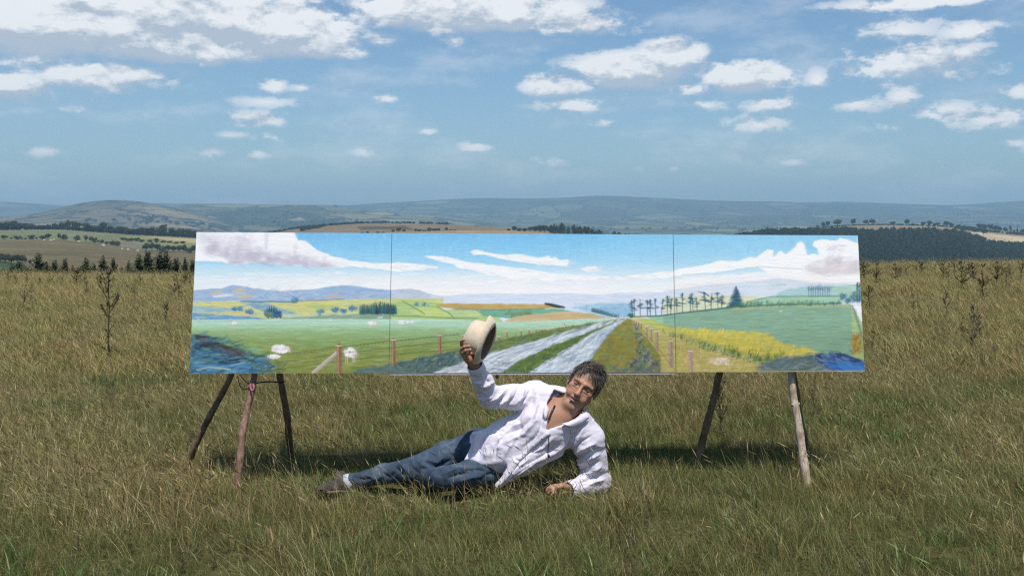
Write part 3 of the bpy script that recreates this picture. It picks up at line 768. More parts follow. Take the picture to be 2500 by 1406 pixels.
for k in range(46):
    x = 870 + k * 1.95; b = 767 + prng.normal(0, .8); h = prng.uniform(18, 30) * (1 - 0.25 * abs(k - 23) / 23)
    stroke(x, b, x + prng.normal(0, .6), b - h, 4.0, [(34, 84, 96), (44, 100, 110), (28, 66, 84), (60, 120, 120)][prng.integers(4)], 0.95)
for x in (1007, 1027): 
    for k in range(8): stroke(x + prng.normal(0, 3.2), 748, x + prng.normal(0, 2), 748 - prng.uniform(5, 11), 2.5, (70, 130, 160), 0.8)
# road, tracks and verges
vl_top = zm([(-40, 1225), (0, 1215), (400, 1130), (650, 1080), (940, 1010), (1300, 930), (1700, 862), (2035, 820)])
rd_l = zm([(340, 1310), (430, 1265), (680, 1185), (940, 1105), (1230, 1025), (1500, 948), (1800, 868), (2045, 820)])
med_l = zm([(930, 1310), (1020, 1255), (1110, 1190), (1260, 1120), (1400, 1060), (1560, 1000), (1680, 955), (1900, 868), (2055, 820)])
med_r = zm([(1180, 1310), (1330, 1200), (1430, 1150), (1530, 1085), (1660, 1010), (1780, 940), (1930, 868), (2055, 820)])
rd_r = zm([(1640, 1310), (1690, 1240), (1770, 1150), (1880, 985), (1990, 880), (2075, 820)])
fence_r = zm([(2110, 822), (2180, 905), (2260, 1000), (2400, 1170), (2500, 1290), (2500, 1320)])
area(vl_top + rd_l[::-1], (112, 138, 78), 1.4, 0.8, jit=0.2)
area([(850, 912), (868, 900), (944, 888), (1060, 868), (1130, 856), (1125, 882), (1040, 912), (850, 920)], (86, 118, 128), 3, 2, 0.85, jit=0.2)
dabs(vl_top[:4] + rd_l[:4][::-1], 260, 10, 4.5, 0.7, [(70, 96, 124), (96, 130, 110), (60, 80, 110), (120, 150, 90), (90, 120, 140), (50, 70, 90), (150, 170, 130)], 0.7, 0.5)
dabs(vl_top[3:] + rd_l[3:][::-1], 170, 8, 3.6, 0.7, [(120, 140, 60), (160, 160, 80), (86, 116, 60), (70, 100, 90), (140, 130, 60)], 0.7, 0.5)
area(rd_l + rd_r[::-1], (200, 211, 222), 1.0, 0.8, jit=0.12)
dabs(rd_l + med_l[::-1], 260, 26, 2.6, 0.42, [(226, 232, 238), (170, 184, 198), (120, 130, 140), (206, 216, 226), (186, 200, 216)], 0.5, 0.18)
dabs(med_r + rd_r[::-1], 260, 18, 3, 0.5, [(226, 234, 242), (176, 200, 222), (150, 184, 216), (120, 140, 160), (206, 218, 228)], 0.5, 0.4)
area(rd_r[:5] + [(x - 14 + 9 * k / 4, y) for k, (x, y) in enumerate(rd_r[:5])][::-1], (128, 170, 212), 1.2, 1, 0.8)
line(zm([(1500, 965), (1700, 900), (1900, 852), (2040, 822)]), 3.4, (120, 130, 140), 0.7)
line(zm([(1330, 1215), (1440, 1155), (1550, 1085)]), 3, (90, 96, 110), 0.8)
for pts in ([(870, 1150), (930, 1140), (975, 1165), (990, 1210), (960, 1245), (880, 1255)], [(890, 1190), (940, 1180), (960, 1215), (900, 1228)], [(390, 1270), (500, 1255), (600, 1215), (690, 1205)], [(1160, 1070), (1200, 1050), (1260, 1045), (1240, 1075), (1190, 1080)], [(1100, 1040), (1300, 1010), (1500, 960)], [(880, 1285), (960, 1270), (1010, 1240)], [(1420, 1190), (1520, 1130), (1600, 1130)], [(1560, 1200), (1650, 1120), (1700, 1040)], [(1690, 1020), (1760, 990), (1800, 960)], [(470, 1285), (580, 1260), (650, 1240), (720, 1235)]):
    line(zm(pts), 1.9, (110, 114, 124), 0.55)
dabs(rd_l + med_l[::-1], 150, 44, 3.2, 0.42, [(246, 249, 251), (236, 242, 247), (104, 114, 128), (140, 152, 166), (150, 178, 206)], 0.55, 0.10)
dabs(med_r + rd_r[::-1], 130, 30, 3.2, 0.75, [(246, 249, 251), (238, 244, 250), (112, 132, 156), (150, 184, 216)], 0.5, 0.25)
dabs(zm([(380, 1290), (700, 1190), (1000, 1150), (1020, 1240), (900, 1295)]), 70, 22, 3, 0.3, [(246, 248, 250), (90, 96, 106), (130, 138, 148), (196, 206, 216)], 0.65, 0.5)
area(med_l[:8] + med_r[:8][::-1], (98, 128, 62), 1.4, 0.8, jit=0.2)
dabs(med_l[:8] + med_r[:8][::-1], 230, 8, 4, 0.9, [(84, 116, 50), (130, 156, 70), (60, 90, 60), (150, 160, 60), (70, 100, 100)], 0.75, 0.6)
verge = rd_r + fence_r
area(verge, (146, 144, 60), 1.2, 0.8, jit=0.2)
dabs(verge, 420, 12, 4.5, 0.9, [(166, 154, 56), (120, 140, 70), (180, 160, 70), (96, 130, 90), (150, 120, 50), (120, 150, 120)], 0.6, 0.6)
dabs(zm([(2120, 880), (2150, 880), (2200, 1040), (2290, 1150), (2420, 1290), (1960, 1300), (2100, 1230), (2150, 1150), (2160, 1020)]), 210, 9, 4, 1.2, [(44, 66, 110), (60, 84, 140), (36, 60, 80), (80, 110, 130), (110, 130, 80), (150, 176, 176)], 0.75, 0.6)
dabs(zm([(1900, 1230), (2480, 1230), (2480, 1300), (1900, 1300)]), 80, 10, 4, 0.7, [(60, 100, 130), (90, 140, 150), (130, 120, 60), (70, 110, 90)], 0.6, 0.6)
area(zm([(2110, 818), (2180, 812), (2360, 830), (2500, 850), (2520, 1310), (2490, 1290), (2260, 1000), (2180, 905)]), (190, 194, 104), 1.2, 0.9, jit=0.15)
area(zm([(2240, 800), (2340, 790), (2520, 780), (2520, 930), (2400, 880)]), (150, 200, 164), 0.8, 0.8)
# right panel fields
area(zr([(990, 645), (1040, 605), (1100, 585), (1280, 560), (1520, 555), (1790, 545), (1800, 660), (990, 660)]), (172, 208, 212), 0.8, 0.9)
area(zr([(930, 540), (1100, 540), (1080, 558), (960, 556)]), (180, 214, 206), 1, 1.2, 0.7)
area(zr([(-40, 660), (300, 640), (700, 640), (900, 655), (760, 720), (100, 790), (-40, 800)]), (222, 226, 190), 0.8, 0.9)
area(zr([(700, 720), (800, 680), (950, 655), (1200, 648), (1600, 645), (1620, 705), (1100, 735), (700, 745)]), (164, 206, 176), 0.8, 0.8)
area(zr([(1480, 555), (1800, 540), (1810, 700), (1600, 700), (1560, 640)]), (176, 214, 190), 0.8, 0.9, 0.8)
area(zr([(-40, 815), (70, 808), (250, 775), (550, 745), (1000, 727), (1690, 720), (1705, 900), (1712, 1180), (1300, 1200), (900, 1100), (400, 980), (-40, 930)]), (138, 178, 152), 0.8, 0.7, jit=0.12)
dabs(zr([(80, 830), (600, 760), (1680, 735), (1700, 1150), (900, 1000)]), 420, 40, 3.4, 0.03, [(124, 168, 142), (152, 190, 166), (116, 156, 126), (146, 172, 124), (140, 182, 164)], 0.4, 0.08)
area(zr([(560, 750), (1000, 730), (1690, 722), (1690, 745), (1000, 748), (600, 775)]), (186, 192, 130), 1.5, 1.5, 0.6)
line(zr([(540, 745), (740, 738), (1000, 722), (1300, 718), (1600, 712)]), 3.6, (70, 120, 90), 0.85)
dabs(zr([(720, 700), (1590, 695), (1590, 728), (720, 742)]), 130, 6, 4, 1.2, [(66, 116, 110), (90, 140, 90), (60, 104, 130), (130, 150, 90)], 0.75, 0.5)
line(zr([(730, 700), (850, 670), (960, 650), (1200, 648), (1580, 645)]), 2.6, (100, 150, 110), 0.8)
# rape-yellow bank, hedge and rough grass
area(zr([(-60, 900), (70, 930), (500, 962), (900, 975), (1050, 1070), (1350, 1125), (1420, 1165), (1150, 1215), (900, 1200), (650, 1150), (400, 1060), (150, 990), (-60, 950)]), (208, 200, 88), 3.5, 2.5, 0.75, jit=0.2)
dabs(zr([(60, 930), (500, 955), (900, 985), (1060, 1085), (1380, 1140), (1150, 1205), (800, 1180), (500, 1090), (200, 1000)]), 800, 7, 3, 1.0, [(240, 214, 40), (232, 206, 60), (226, 190, 60), (206, 206, 90), (250, 226, 90), (180, 196, 100)], 0.8, 0.5)
area(zr([(-60, 960), (80, 985), (300, 1075), (600, 1160), (900, 1245), (860, 1340), (-60, 1340)]), (196, 186, 106), 1.5, 1, jit=0.18)
dabs(zr([(60, 1020), (300, 1100), (840, 1270), (830, 1325), (60, 1325)]), 460, 9, 3.6, 1.1, [(206, 186, 100), (220, 190, 120), (170, 176, 80), (226, 206, 150), (200, 150, 80), (150, 166, 80)], 0.65, 0.6)
dabs(zr([(360, 1200), (560, 1210), (560, 1260), (370, 1250)]), 40, 10, 4, 0.3, [(246, 226, 216), (240, 220, 196), (226, 200, 180)], 0.8, 0.5)
hedge = zr([(-60, 950), (80, 990), (200, 1040), (330, 1075), (500, 1110), (700, 1150), (860, 1190), (1100, 1200), (1100, 1260), (860, 1265), (650, 1215), (450, 1160), (250, 1100), (80, 1020), (-60, 980)])
dabs(hedge, 300, 9, 3.4, 1.35, [(60, 104, 66), (86, 130, 60), (50, 90, 80), (130, 150, 70), (150, 180, 150)], 0.85, 0.35)
dabs(zr([(420, 1080), (1120, 1150), (1120, 1250), (800, 1230), (500, 1140)]), 120, 9, 3, 1.3, [(60, 104, 66), (226, 200, 50), (90, 130, 50), (236, 206, 60)], 0.8, 0.4)
# blue brushwork lower right
blend(soft(zr([(830, 1300), (920, 1240), (1080, 1190), (1250, 1180), (1400, 1155), (1560, 1150), (1700, 1180), (1830, 1225), (1830, 1345), (830, 1345)]), 4, 3) * 0.92, toned((84, 110, 132), None, 0.2))
dabs(zr([(1300, 1180), (1420, 1152), (1600, 1155), (1820, 1230), (1820, 1310), (1450, 1300)]), 230, 24, 4.2, -0.35, [(44, 66, 130), (50, 84, 170), (40, 120, 206), (60, 70, 110), (110, 150, 196), (36, 50, 90)], 0.85, 0.25)
dabs(zr([(1420, 1240), (1810, 1240), (1810, 1300), (1500, 1300)]), 90, 26, 4, -0.3, [(44, 126, 214), (60, 140, 220), (40, 100, 190)], 0.8, 0.2)
dabs(zr([(840, 1290), (1080, 1200), (1350, 1210), (1450, 1310), (850, 1320)]), 170, 18, 4, 0.2, [(84, 104, 90), (110, 130, 120), (70, 90, 80), (140, 150, 140), (96, 120, 130)], 0.75, 0.5)
line(zr([(850, 1322), (1250, 1318), (1820, 1316)]), 3, (206, 190, 130), 0.6)
# right lane, rail fence and rusty plants
area(zr([(1690, 715), (1730, 712), (1830, 760), (1830, 880), (1790, 850), (1740, 780)]), (246, 246, 246), 0.8, 0.8)
area(zr([(1690, 730), (1720, 760), (1790, 880), (1820, 1060), (1820, 1220), (1712, 1180), (1700, 900)]), (168, 196, 130), 1, 0.9)
dabs(zr([(1700, 1000), (1775, 1000), (1790, 1170), (1700, 1165)]), 110, 12, 4, 1.3, [(150, 120, 40), (196, 160, 50), (110, 100, 40), (170, 170, 80), (220, 150, 50)], 0.75, 0.5)
for k in range(5):
    line(zr([(1700 + 3 * k, 725 + 5 * k), (1745 + 3 * k, 830 + 10 * k), (1790 + 4 * k, 990 + 12 * k)]), 1.4, (110, 126, 150), 0.75)
for k in range(10):
    (x, y), = zr([(1706 + 9 * k, 735 + k * 27)]); stroke(x, y, x, y + 8 + k * .8, 1.8, (90, 104, 130), 0.8)
# pines and spruce
def pine(x, top, base, w, n=9, bare=0.45):
    lean = prng.normal(0, 2.2); x += prng.normal(0, 1.5); top += prng.uniform(-3, 6); bare = prng.uniform(.25, .5)
    stroke(x, base, x + lean, top, 2.2, (60, 86, 100), 0.9, False)
    for k in range(n + int(prng.integers(5))):
        f = prng.random(); y = top + (base - top) * (f * (1 - bare) + 0.03); xx = x + lean * (1 - f)
        s_ = prng.choice((-1, 1)); l = w * prng.uniform(.4, 1.5) * (0.4 + 0.6 * f)
        stroke(xx, y, xx + s_ * l, y + prng.uniform(-3, 3), prng.uniform(2.6, 4.6), [(40, 92, 120), (30, 76, 104), (56, 116, 150), (46, 90, 90), (70, 120, 140)][prng.integers(5)], 0.85)
for x, t_, b, w in ((1533, 737, 773, 7), (1540, 731, 774, 8), (1553, 733, 773, 8), (1568, 732, 773, 8), (1577, 734, 772, 7), (1592, 731, 772, 8), (1605, 730, 771, 8), (1620, 727, 771, 9), (1628, 733, 770, 8), (1645, 727, 767, 9), (1658, 718, 764, 9), (1676, 720, 761, 9), (1684, 716, 760, 9), (1692, 722, 759, 8), (1714, 712, 758, 11), (1729, 719, 756, 8), (1745, 711, 754, 11), (1753, 719, 753, 8)):
    pine(x, t_, b, w)
stroke(1714, 718, 1696, 713, 3, (36, 66, 90)); stroke(1722, 724, 1712, 716, 3, (36, 66, 90))
line([(1528, 775), (1600, 773), (1650, 766), (1720, 759), (1780, 752)], 3.2, (60, 96, 80), 0.85)
for k in range(34):
    f = k / 34; y = 704 + 47 * f
    for s_ in (-1, 1):
        stroke(1790, y - 2, 1790 + s_ * (3 + 21 * f) * prng.uniform(.7, 1.1), y + prng.uniform(0, 4), 3.6, [(36, 92, 120), (28, 74, 100), (54, 116, 140), (40, 100, 110)][prng.integers(4)], 0.92)
dabs([(1775, 745), (1815, 742), (1815, 753), (1775, 754)], 30, 6, 3, 1.2, [(70, 130, 80), (40, 90, 110)], 0.8)
for x in (1971, 1977, 1982, 1988, 1994, 2000, 2006, 2012, 2018, 2023):
    stroke(x, 726, x + prng.normal(0, .6), 704, 1.5, (96, 116, 140), 0.85, False)
    for k in range(9): stroke(x, 714 - k, x + prng.normal(0, 6), 708 - k * 1.4 - prng.uniform(0, 4), 1.2, (110, 134, 160), 0.6)
for x, y, r in ((2055, 727, 7), (2080, 733, 8), (2096, 730, 8), (2086, 722, 6), (2068, 737, 6)): bush(x, y, r, r, [(90, 140, 170), (70, 120, 160), (120, 150, 120), (60, 110, 150)], 34)
for x in (2092, 2099): pine(x, 692, 740, 6)
bush(1528, 773, 8, 4, [(60, 110, 90), (40, 90, 80)], 24)
# posts
def post(x, y0, y1, w, c=(156, 100, 70), lean=0.0):
    line([(x + lean, y0), (x, y1)], w, c, 1.0)
    stroke(x + lean - w * .22, y0 + 1, x - w * .22, y1, w * .35, (206, 172, 156), 0.8, False)
    for k in range(int((y1 - y0) / 4)): stroke(x + prng.normal(0, w * .25), y0 + 4 * k, x + prng.normal(0, w * .2), y0 + 4 * k + 3, 1.6, (110, 64, 54), 0.6)
    stroke(x + lean - w * .5, y0, x + lean + w * .5, y0, 2.2, (236, 222, 206), 0.9, False)
for a in ((951, 831, 886, 9), (1063, 820, 862, 7.5), (1121, 819, 848, 5), (1206, 822, 834, 4), (1227, 810, 827, 4.2, (170, 110, 80), -2), (1261, 808, 820, 3), (1280, 805, 817, 3.4), (1297, 804, 814, 3), (1309, 804, 813, 2.8), (1319, 803, 811, 2.6), (1331, 802, 809, 2.4), (1339, 801, 808, 2.2), (1350, 800, 806, 2.2), (1358, 799, 805, 2), (1367, 798, 803, 2), (1380, 796, 801, 1.8), (1395, 794, 799, 1.8), (1412, 791, 796, 1.6)): post(*a)
for a in ((1629, 833, 893, 10, (168, 140, 136), -1), (1595, 810, 856, 7, (176, 134, 126), -2), (1580, 803, 834, 5.5, (180, 140, 130), 0), (1569, 798, 822, 5, (170, 130, 120), -1), (1555, 790, 806, 3.6), (1549, 787, 800, 3), (1543, 784, 795, 2.6), (1538, 782, 790, 2.2), (1679, 858, 911, 10, (190, 160, 158), -3)): post(*a)
line([(1540, 790), (1580, 830), (1600, 856), (1640, 905)], 2.0, (150, 110, 90), 0.7)
line([(758, 911), (815, 862)], 8, (186, 164, 158)); line([(756, 908), (813, 860)], 2.4, (226, 212, 206), 0.8)
post(820, 845, 912, 11.5)
# sheep
def art_sheep(x, y, w, h, legs=True, head=1):
    if legs:
        for d in (-.3, -.18, .22, .34): stroke(x + d * w, y + h * .2, x + d * w, y + h * .62, max(1.5, w * .07), (206, 190, 190), 0.9, False)
    for _ in range(int(20 + w)):
        a = prng.uniform(0, 2 * math.pi); r = math.sqrt(prng.random())
        stroke(x + .42 * w * r * math.cos(a), y + .34 * h * r * math.sin(a), x + .42 * w * r * math.cos(a) + 2, y + .34 * h * r * math.sin(a) - 1, max(2.0, w * .14), [(246, 240, 240), (252, 250, 250), (226, 214, 216), (240, 228, 232)][prng.integers(4)], 0.95)
    stroke(x + head * .42 * w, y - h * .08, x + head * .5 * w, y + h * .25, max(1.8, w * .13), (226, 206, 206), 0.95)
art_sheep(679, 853, 46, 30, False); art_sheep(664, 871, 32, 11, False, -1); art_sheep(846, 862, 34, 36)
art_sheep(569, 790, 13, 10); art_sheep(899, 790, 22, 14); art_sheep(969, 789, 18, 12); art_sheep(985, 788, 8, 6, False); art_sheep(995, 788, 8, 6, False)
for x, y in ((725, 783), (797, 783), (915, 777), (921, 776), (1900, 762)): stroke(x, y, x + 4, y, 2.6, (246, 244, 240), 0.9)
_lo = np.clip((AV - 792) / 40, 0, 1)[..., None]
_sat = np.clip((ART.max(-1, keepdims=True) - ART.min(-1, keepdims=True)) / (ART.max(-1, keepdims=True) + 1e-6) * 2.4 - .25, 0, 1)
ART = ART * (1 - _lo * _sat) + _lo * _sat * ART * np.array([.82, .80, .74])
# dry impasto over everything: fine canvas grain and value jitter
_g = ART.mean(-1, keepdims=True); ART = _g + (ART - _g) * .93
# paint pulled wet into wet: edges blend a little, the brush leaves ridges
for _k in range(1):
    ART = ART * .72 + .07 * (np.roll(ART, 1, 0) + np.roll(ART, -1, 0) + np.roll(ART, 1, 1) + np.roll(ART, -1, 1))
_w = np.clip(.5 + .9 * NW1, 0, 1)[..., None]
ART = ART * (1 - .3 * _w) + .3 * _w * (np.roll(ART, 4, 1) + np.roll(ART, -4, 1)) / 2
ART = np.clip(ART * (1 + 0.035 * fbm(A2, 0.9, 2, 9) + 0.03 * STREAK_H)[..., None], 0.004, 1.0) * 0.82

m_paint, nt = new_mat('oil_paint')
a = nd(nt, 'ShaderNodeAttribute', attribute_name='Col')
g = nd(nt, 'ShaderNodeTexCoord')
n1 = nd(nt, 'ShaderNodeTexNoise', {'Vector': g.outputs['Object'], 'Scale': 240.0, 'Detail': 3.0})
pb = nd(nt, 'ShaderNodeBsdfPrincipled', {'Base Color': a.outputs['Color'], 'Roughness': 0.55, 'Specular IOR Level': 0.25})
bm_ = nd(nt, 'ShaderNodeBump', {'Strength': 0.25, 'Distance': 0.002, 'Height': n1.outputs[0]})
nt.links.new(bm_.outputs[0], pb.inputs['Normal']); finish(nt, pb.outputs[0])
M_CANVAS = simple_mat('primed_canvas_edge', (0.72, 0.71, 0.74), 0.75, 0.08, 60, 0.2, 300)
M_LEDGE = simple_mat('painted_ledge', (0.34, 0.32, 0.38), 0.6, 0.15, 40, 0.2, 200)
PN = (CORN['tr'] - CORN['tl']).cross(CORN['bl'] - CORN['tl']).normalized()      # out of the picture, towards the viewer or away
if PN.y > 0: PN = -PN
painting = empty('triptych_painting', canvas_point(0.5, 1.0))
tag(painting, 'long three-panel landscape painting of a country track, held up on branch easels', 'painting')
def local(p): return tuple(Vector(p) - painting.location)
GAP = 0.0004
SEAMS = [0.0, 0.2897, 0.7150, 1.0]
for k in range(3):
    s0 = SEAMS[k] + (GAP if k else 0); s1 = SEAMS[k + 1] - (GAP if k < 2 else 0)
    c0, c1 = int(math.ceil(s0 * (PW - 1))), int(math.floor(s1 * (PW - 1)))
    cols = [s0] + [c / (PW - 1) for c in range(c0 + 1, c1)] + [s1]
    ci = np.clip([int(round(s * (PW - 1))) for s in cols], 0, PW - 1)
    ss = np.array(cols); tt = np.linspace(0, 1, PH)
    A = np.array([np.array(CORN[q]) for q in ('tl', 'tr', 'bl', 'br')])
    g_ = ((A[0][None, None] * (1 - ss)[None, :, None] + A[1][None, None] * ss[None, :, None]) * (1 - tt)[:, None, None]
          + (A[2][None, None] * (1 - ss)[None, :, None] + A[3][None, None] * ss[None, :, None]) * tt[:, None, None])
    rel = (fbm(A2, 0.5, 2, 4) * 0.0004)[:, ci]
    g_ = g_ + np.array(PN)[None, None] * (0.001 + rel)[..., None]
    nn, mm = g_.shape[:2]; ix = np.arange(nn * mm).reshape(nn, mm)
    fcs = np.stack([ix[:-1, :-1], ix[1:, :-1], ix[1:, 1:], ix[:-1, 1:]], -1).reshape(-1, 4)
    pnl = obj('panel', (g_ - np.array(painting.location)).reshape(-1, 3), fcs, m_paint, painting, False, ART[:, ci].reshape(-1, 3))
    pnl['label'] = ('left panel with cloud bank, hills and grazing sheep', 'centre panel with the rutted grey track running to the horizon', 'right panel with pine trees and a yellow flowering field')[k]
    # stretcher: closed box behind the picture face, its edges primed white
    d = 0.036
    q = [canvas_point(s0, 0), canvas_point(s1, 0), canvas_point(s1, 1), canvas_point(s0, 1)]
    mb = MB(); mb.add([local(p) for p in q] + [local(p - PN * d) for p in q], [(3, 2, 1, 0), (4, 5, 6, 7), (0, 1, 5, 4), (1, 2, 6, 5), (2, 3, 7, 6), (3, 0, 4, 7)])
    mb.build('stretcher_frame', M_CANVAS, pnl)
# pale ledge under the centre panel and two battens that tie the panels together behind
def beam(name, s0, s1, t0, t1, d0, d1, mat):
    q = [canvas_point(s0, t0), canvas_point(s1, t0), canvas_point(s1, t1), canvas_point(s0, t1)]
    mb = MB(); mb.add([local(p + PN * d0) for p in q] + [local(p + PN * d1) for p in q], [(3, 2, 1, 0), (4, 5, 6, 7), (0, 1, 5, 4), (1, 2, 6, 5), (2, 3, 7, 6), (3, 0, 4, 7)])
    return mb.build(name, mat, painting)
beam('ledge', 0.291, 0.714, 1.003, 1.014, -0.003, -0.034, M_LEDGE)
M_BATTEN = simple_mat('rough_batten_timber', (0.16, 0.11, 0.07), 0.8, 0.3, 25, 0.3, 120)
beam('batten', 0.03, 0.97, 0.28, 0.36, -0.039, -0.062, M_BATTEN)
beam('batten', 0.03, 0.97, 0.80, 0.87, -0.039, -0.062, M_BATTEN)
beam('prop_peg', 0.4475, 0.4515, 0.80, 1.04, -0.064, -0.080, M_BATTEN)

# ------------------------------------------------------------------ branch easels
def bark_mat(name, base, pale, amt):
    m, nt = new_mat(name)
    g = nd(nt, 'ShaderNodeTexCoord')
    n0 = nd(nt, 'ShaderNodeTexNoise', {'Vector': g.outputs['Object'], 'Scale': 14.0, 'Detail': 6.0, 'Roughness': 0.7})
    mp = nd(nt, 'ShaderNodeMapping', {'Vector': g.outputs['Object'], 'Scale': (90, 90, 22)})
    n1 = nd(nt, 'ShaderNodeTexNoise', {'Vector': mp.outputs[0], 'Scale': 1.0, 'Detail': 5.0})
    c = ramp(nt, n0.outputs[0], [(0.3, base), (0.3 + amt, tuple(0.5 * (x + y) for x, y in zip(base, pale))), (0.72, pale)])
    c2 = ramp(nt, n1.outputs[0], [(0.3, (0.45, 0.42, 0.40)), (0.6, (1.0, 1.0, 1.0))])
    c = mixc(nt, 0.8, c, mixc(nt, 1.0, c, c2, 'MULTIPLY'))
    p = nd(nt, 'ShaderNodeBsdfPrincipled', {'Base Color': c, 'Roughness': 0.75, 'Specular IOR Level': 0.3})
    b = nd(nt, 'ShaderNodeBump', {'Strength': 0.6, 'Distance': 0.006, 'Height': n1.outputs[0]})
    nt.links.new(b.outputs[0], p.inputs['Normal']); finish(nt, p.outputs[0])
    return m
M_BARK = bark_mat('brown_bark', (0.06, 0.038, 0.024), (0.28, 0.19, 0.12), 0.2)
M_STRIPPED = bark_mat('stripped_pinkish_bark', (0.15, 0.070, 0.048), (0.52, 0.33, 0.25), 0.2)
M_BIRCH = bark_mat('pale_bark', (0.25, 0.185, 0.13), (0.66, 0.56, 0.45), 0.2)
M_ROPE = simple_mat('dark_rope', (0.05, 0.03, 0.035), 0.9, 0.3, 200)
M_STRAP = simple_mat('pink_strap', (0.42, 0.16, 0.19), 0.7, 0.2, 120)
erng = random.Random(4)
def log(parent, name, pts, r0, r1, mat, knots=3):
    pts = [Vector(p) - parent.location for p in pts]
    N = 22; path = []; rad = []
    off = [Vector((erng.uniform(-1, 1), erng.uniform(-1, 1), 0)) * 0.006 for _ in range(6)]
    for i in range(N):
        t = i / (N - 1) * (len(pts) - 1); k = min(int(t), len(pts) - 2); f = t - k
        q = pts[k].lerp(pts[k + 1], f)
        j = i / (N - 1) * 5; jj = min(int(j), 4)
        q = q + off[jj].lerp(off[jj + 1], j - jj)
        path.append(q); rad.append((r0 + (r1 - r0) * i / (N - 1)) * (1 + 0.10 * math.sin(i * 1.7 + r0 * 900) * erng.uniform(.3, 1)))
    mb = MB(); mb.tube(path, rad, 12, wob=0.10, rng=erng)
    for _ in range(knots):
        i = erng.randrange(2, N - 2); a = erng.uniform(0, 6.28)
        d = Vector((math.cos(a), math.sin(a), 0.5)).normalized()
        mb.tube([path[i], path[i] + d * rad[i] * 1.5], [rad[i] * .45, rad[i] * .25], 6)
    return mb.build(name, mat, parent, True)
def mz(x, y): return float(meadow_z(np.array(x), np.array(y)))
def foot(u, v):
    p = P(u, v, 5.5)
    for _ in range(20):
        Y = (CAMZ - mz(p.x, p.y)) * F / (v - V0); p = P(u, v, Y)
    return p - Vector((0, 0, 0.03))
easel_l = empty('branch_easel', foot(580, 1192)); tag(easel_l, 'rough branch easel tied with rope and pink strap under the left end of painting', 'easel', 'branch easels holding the painting')
apex_l = P(652, 600, 6.08)
log(easel_l, 'leg', [foot(578, 1196), P(594, 1060, 5.68), P(619, 915, 5.712), P(640, 700, 5.90)], 0.021, 0.016, M_STRIPPED).__setitem__('label', 'sunlit front leg with stripped pink-brown bark')
log(easel_l, 'leg', [foot(446, 1150), P(480, 1075, 6.02), P(520, 1000, 5.99), P(567, 915, 6.0), apex_l], 0.019, 0.017, M_BARK)
log(easel_l, 'leg', [foot(712, 1122), P(704, 1050, 6.15), P(693, 980, 6.08), P(683, 915, 6.06), apex_l + Vector((0.03, 0.05, 0))], 0.021, 0.019, M_BARK)
def cord(parent, name, pts, r, mat, n=5):
    pts = [Vector(p) - parent.location for p in pts]
    path = []
    for i in range(len(pts) - 1):
        p0, p1, p2, p3 = pts[max(i - 1, 0)], pts[i], pts[i + 1], pts[min(i + 2, len(pts) - 1)]
        for k in range(6):
            t = k / 6
            path.append(0.5 * ((2 * p1) + (-p0 + p2) * t + (2 * p0 - 5 * p1 + 4 * p2 - p3) * t * t + (-p0 + 3 * p1 - 3 * p2 + p3) * t ** 3))
    path.append(pts[-1])
    mb = MB(); mb.tube(path, r, n); return mb.build(name, mat, parent, True)
cord(easel_l, 'rope', [P(612, 935, 5.682), P(625, 935, 5.69), P(650, 931, 5.84), P(680, 932, 5.99), P(697, 931, 6.0)], 0.0035, M_ROPE)
cord(easel_l, 'rope', [P(612, 938, 5.682), P(640, 933, 5.80), P(665, 932, 5.9), P(690, 935, 6.0)], 0.003, M_ROPE)
cord(easel_l, 'rope', [P(585, 915, 5.9), P(597, 928, 5.82), P(606, 935, 5.75), P(616, 937, 5.70)], 0.003, M_ROPE)
cord(easel_l, 'rope', [P(580, 918, 5.92), P(585, 940, 5.86), P(595, 950, 5.78), P(606, 948, 5.73)], 0.003, M_ROPE)
for rv in (934, 938, 941):
    cord(easel_l, 'rope', [P(605, rv, 5.715), P(607, rv + 2, 5.685), P(615, rv + 3, 5.678), P(623, rv, 5.688), P(625, rv - 2, 5.715)], 0.0038, M_STRAP if rv > 934 else M_ROPE)
cord(easel_l, 'strap_tail', [P(613, 936, 5.678), P(611, 944, 5.672), P(616, 954, 5.668), P(620, 944, 5.672), P(617, 937, 5.678)], 0.005, M_STRAP, 6)
easel_r = empty('branch_easel', foot(1972, 1182)); tag(easel_r, 'pale barked branch easel under the right end of painting', 'easel', 'branch easels holding the painting')
log(easel_r, 'leg', [foot(1974, 1188), P(1958, 1080, 5.76), P(1944, 1000, 5.80), P(1930, 912, 5.85), P(1905, 690, 6.02)], 0.024, 0.019, M_BIRCH).__setitem__('label', 'sunlit pale front leg')
log(easel_r, 'leg', [foot(1698, 1142), P(1718, 1060, 6.06), P(1738, 985, 6.06), P(1757, 912, 6.07), P(1870, 600, 6.12)], 0.023, 0.019, M_BARK)
log(easel_r, 'leg', [foot(1971, 1118), P(1956, 1030, 6.22), P(1938, 930, 6.16), P(1890, 640, 6.14)], 0.021, 0.018, M_BARK, 1)
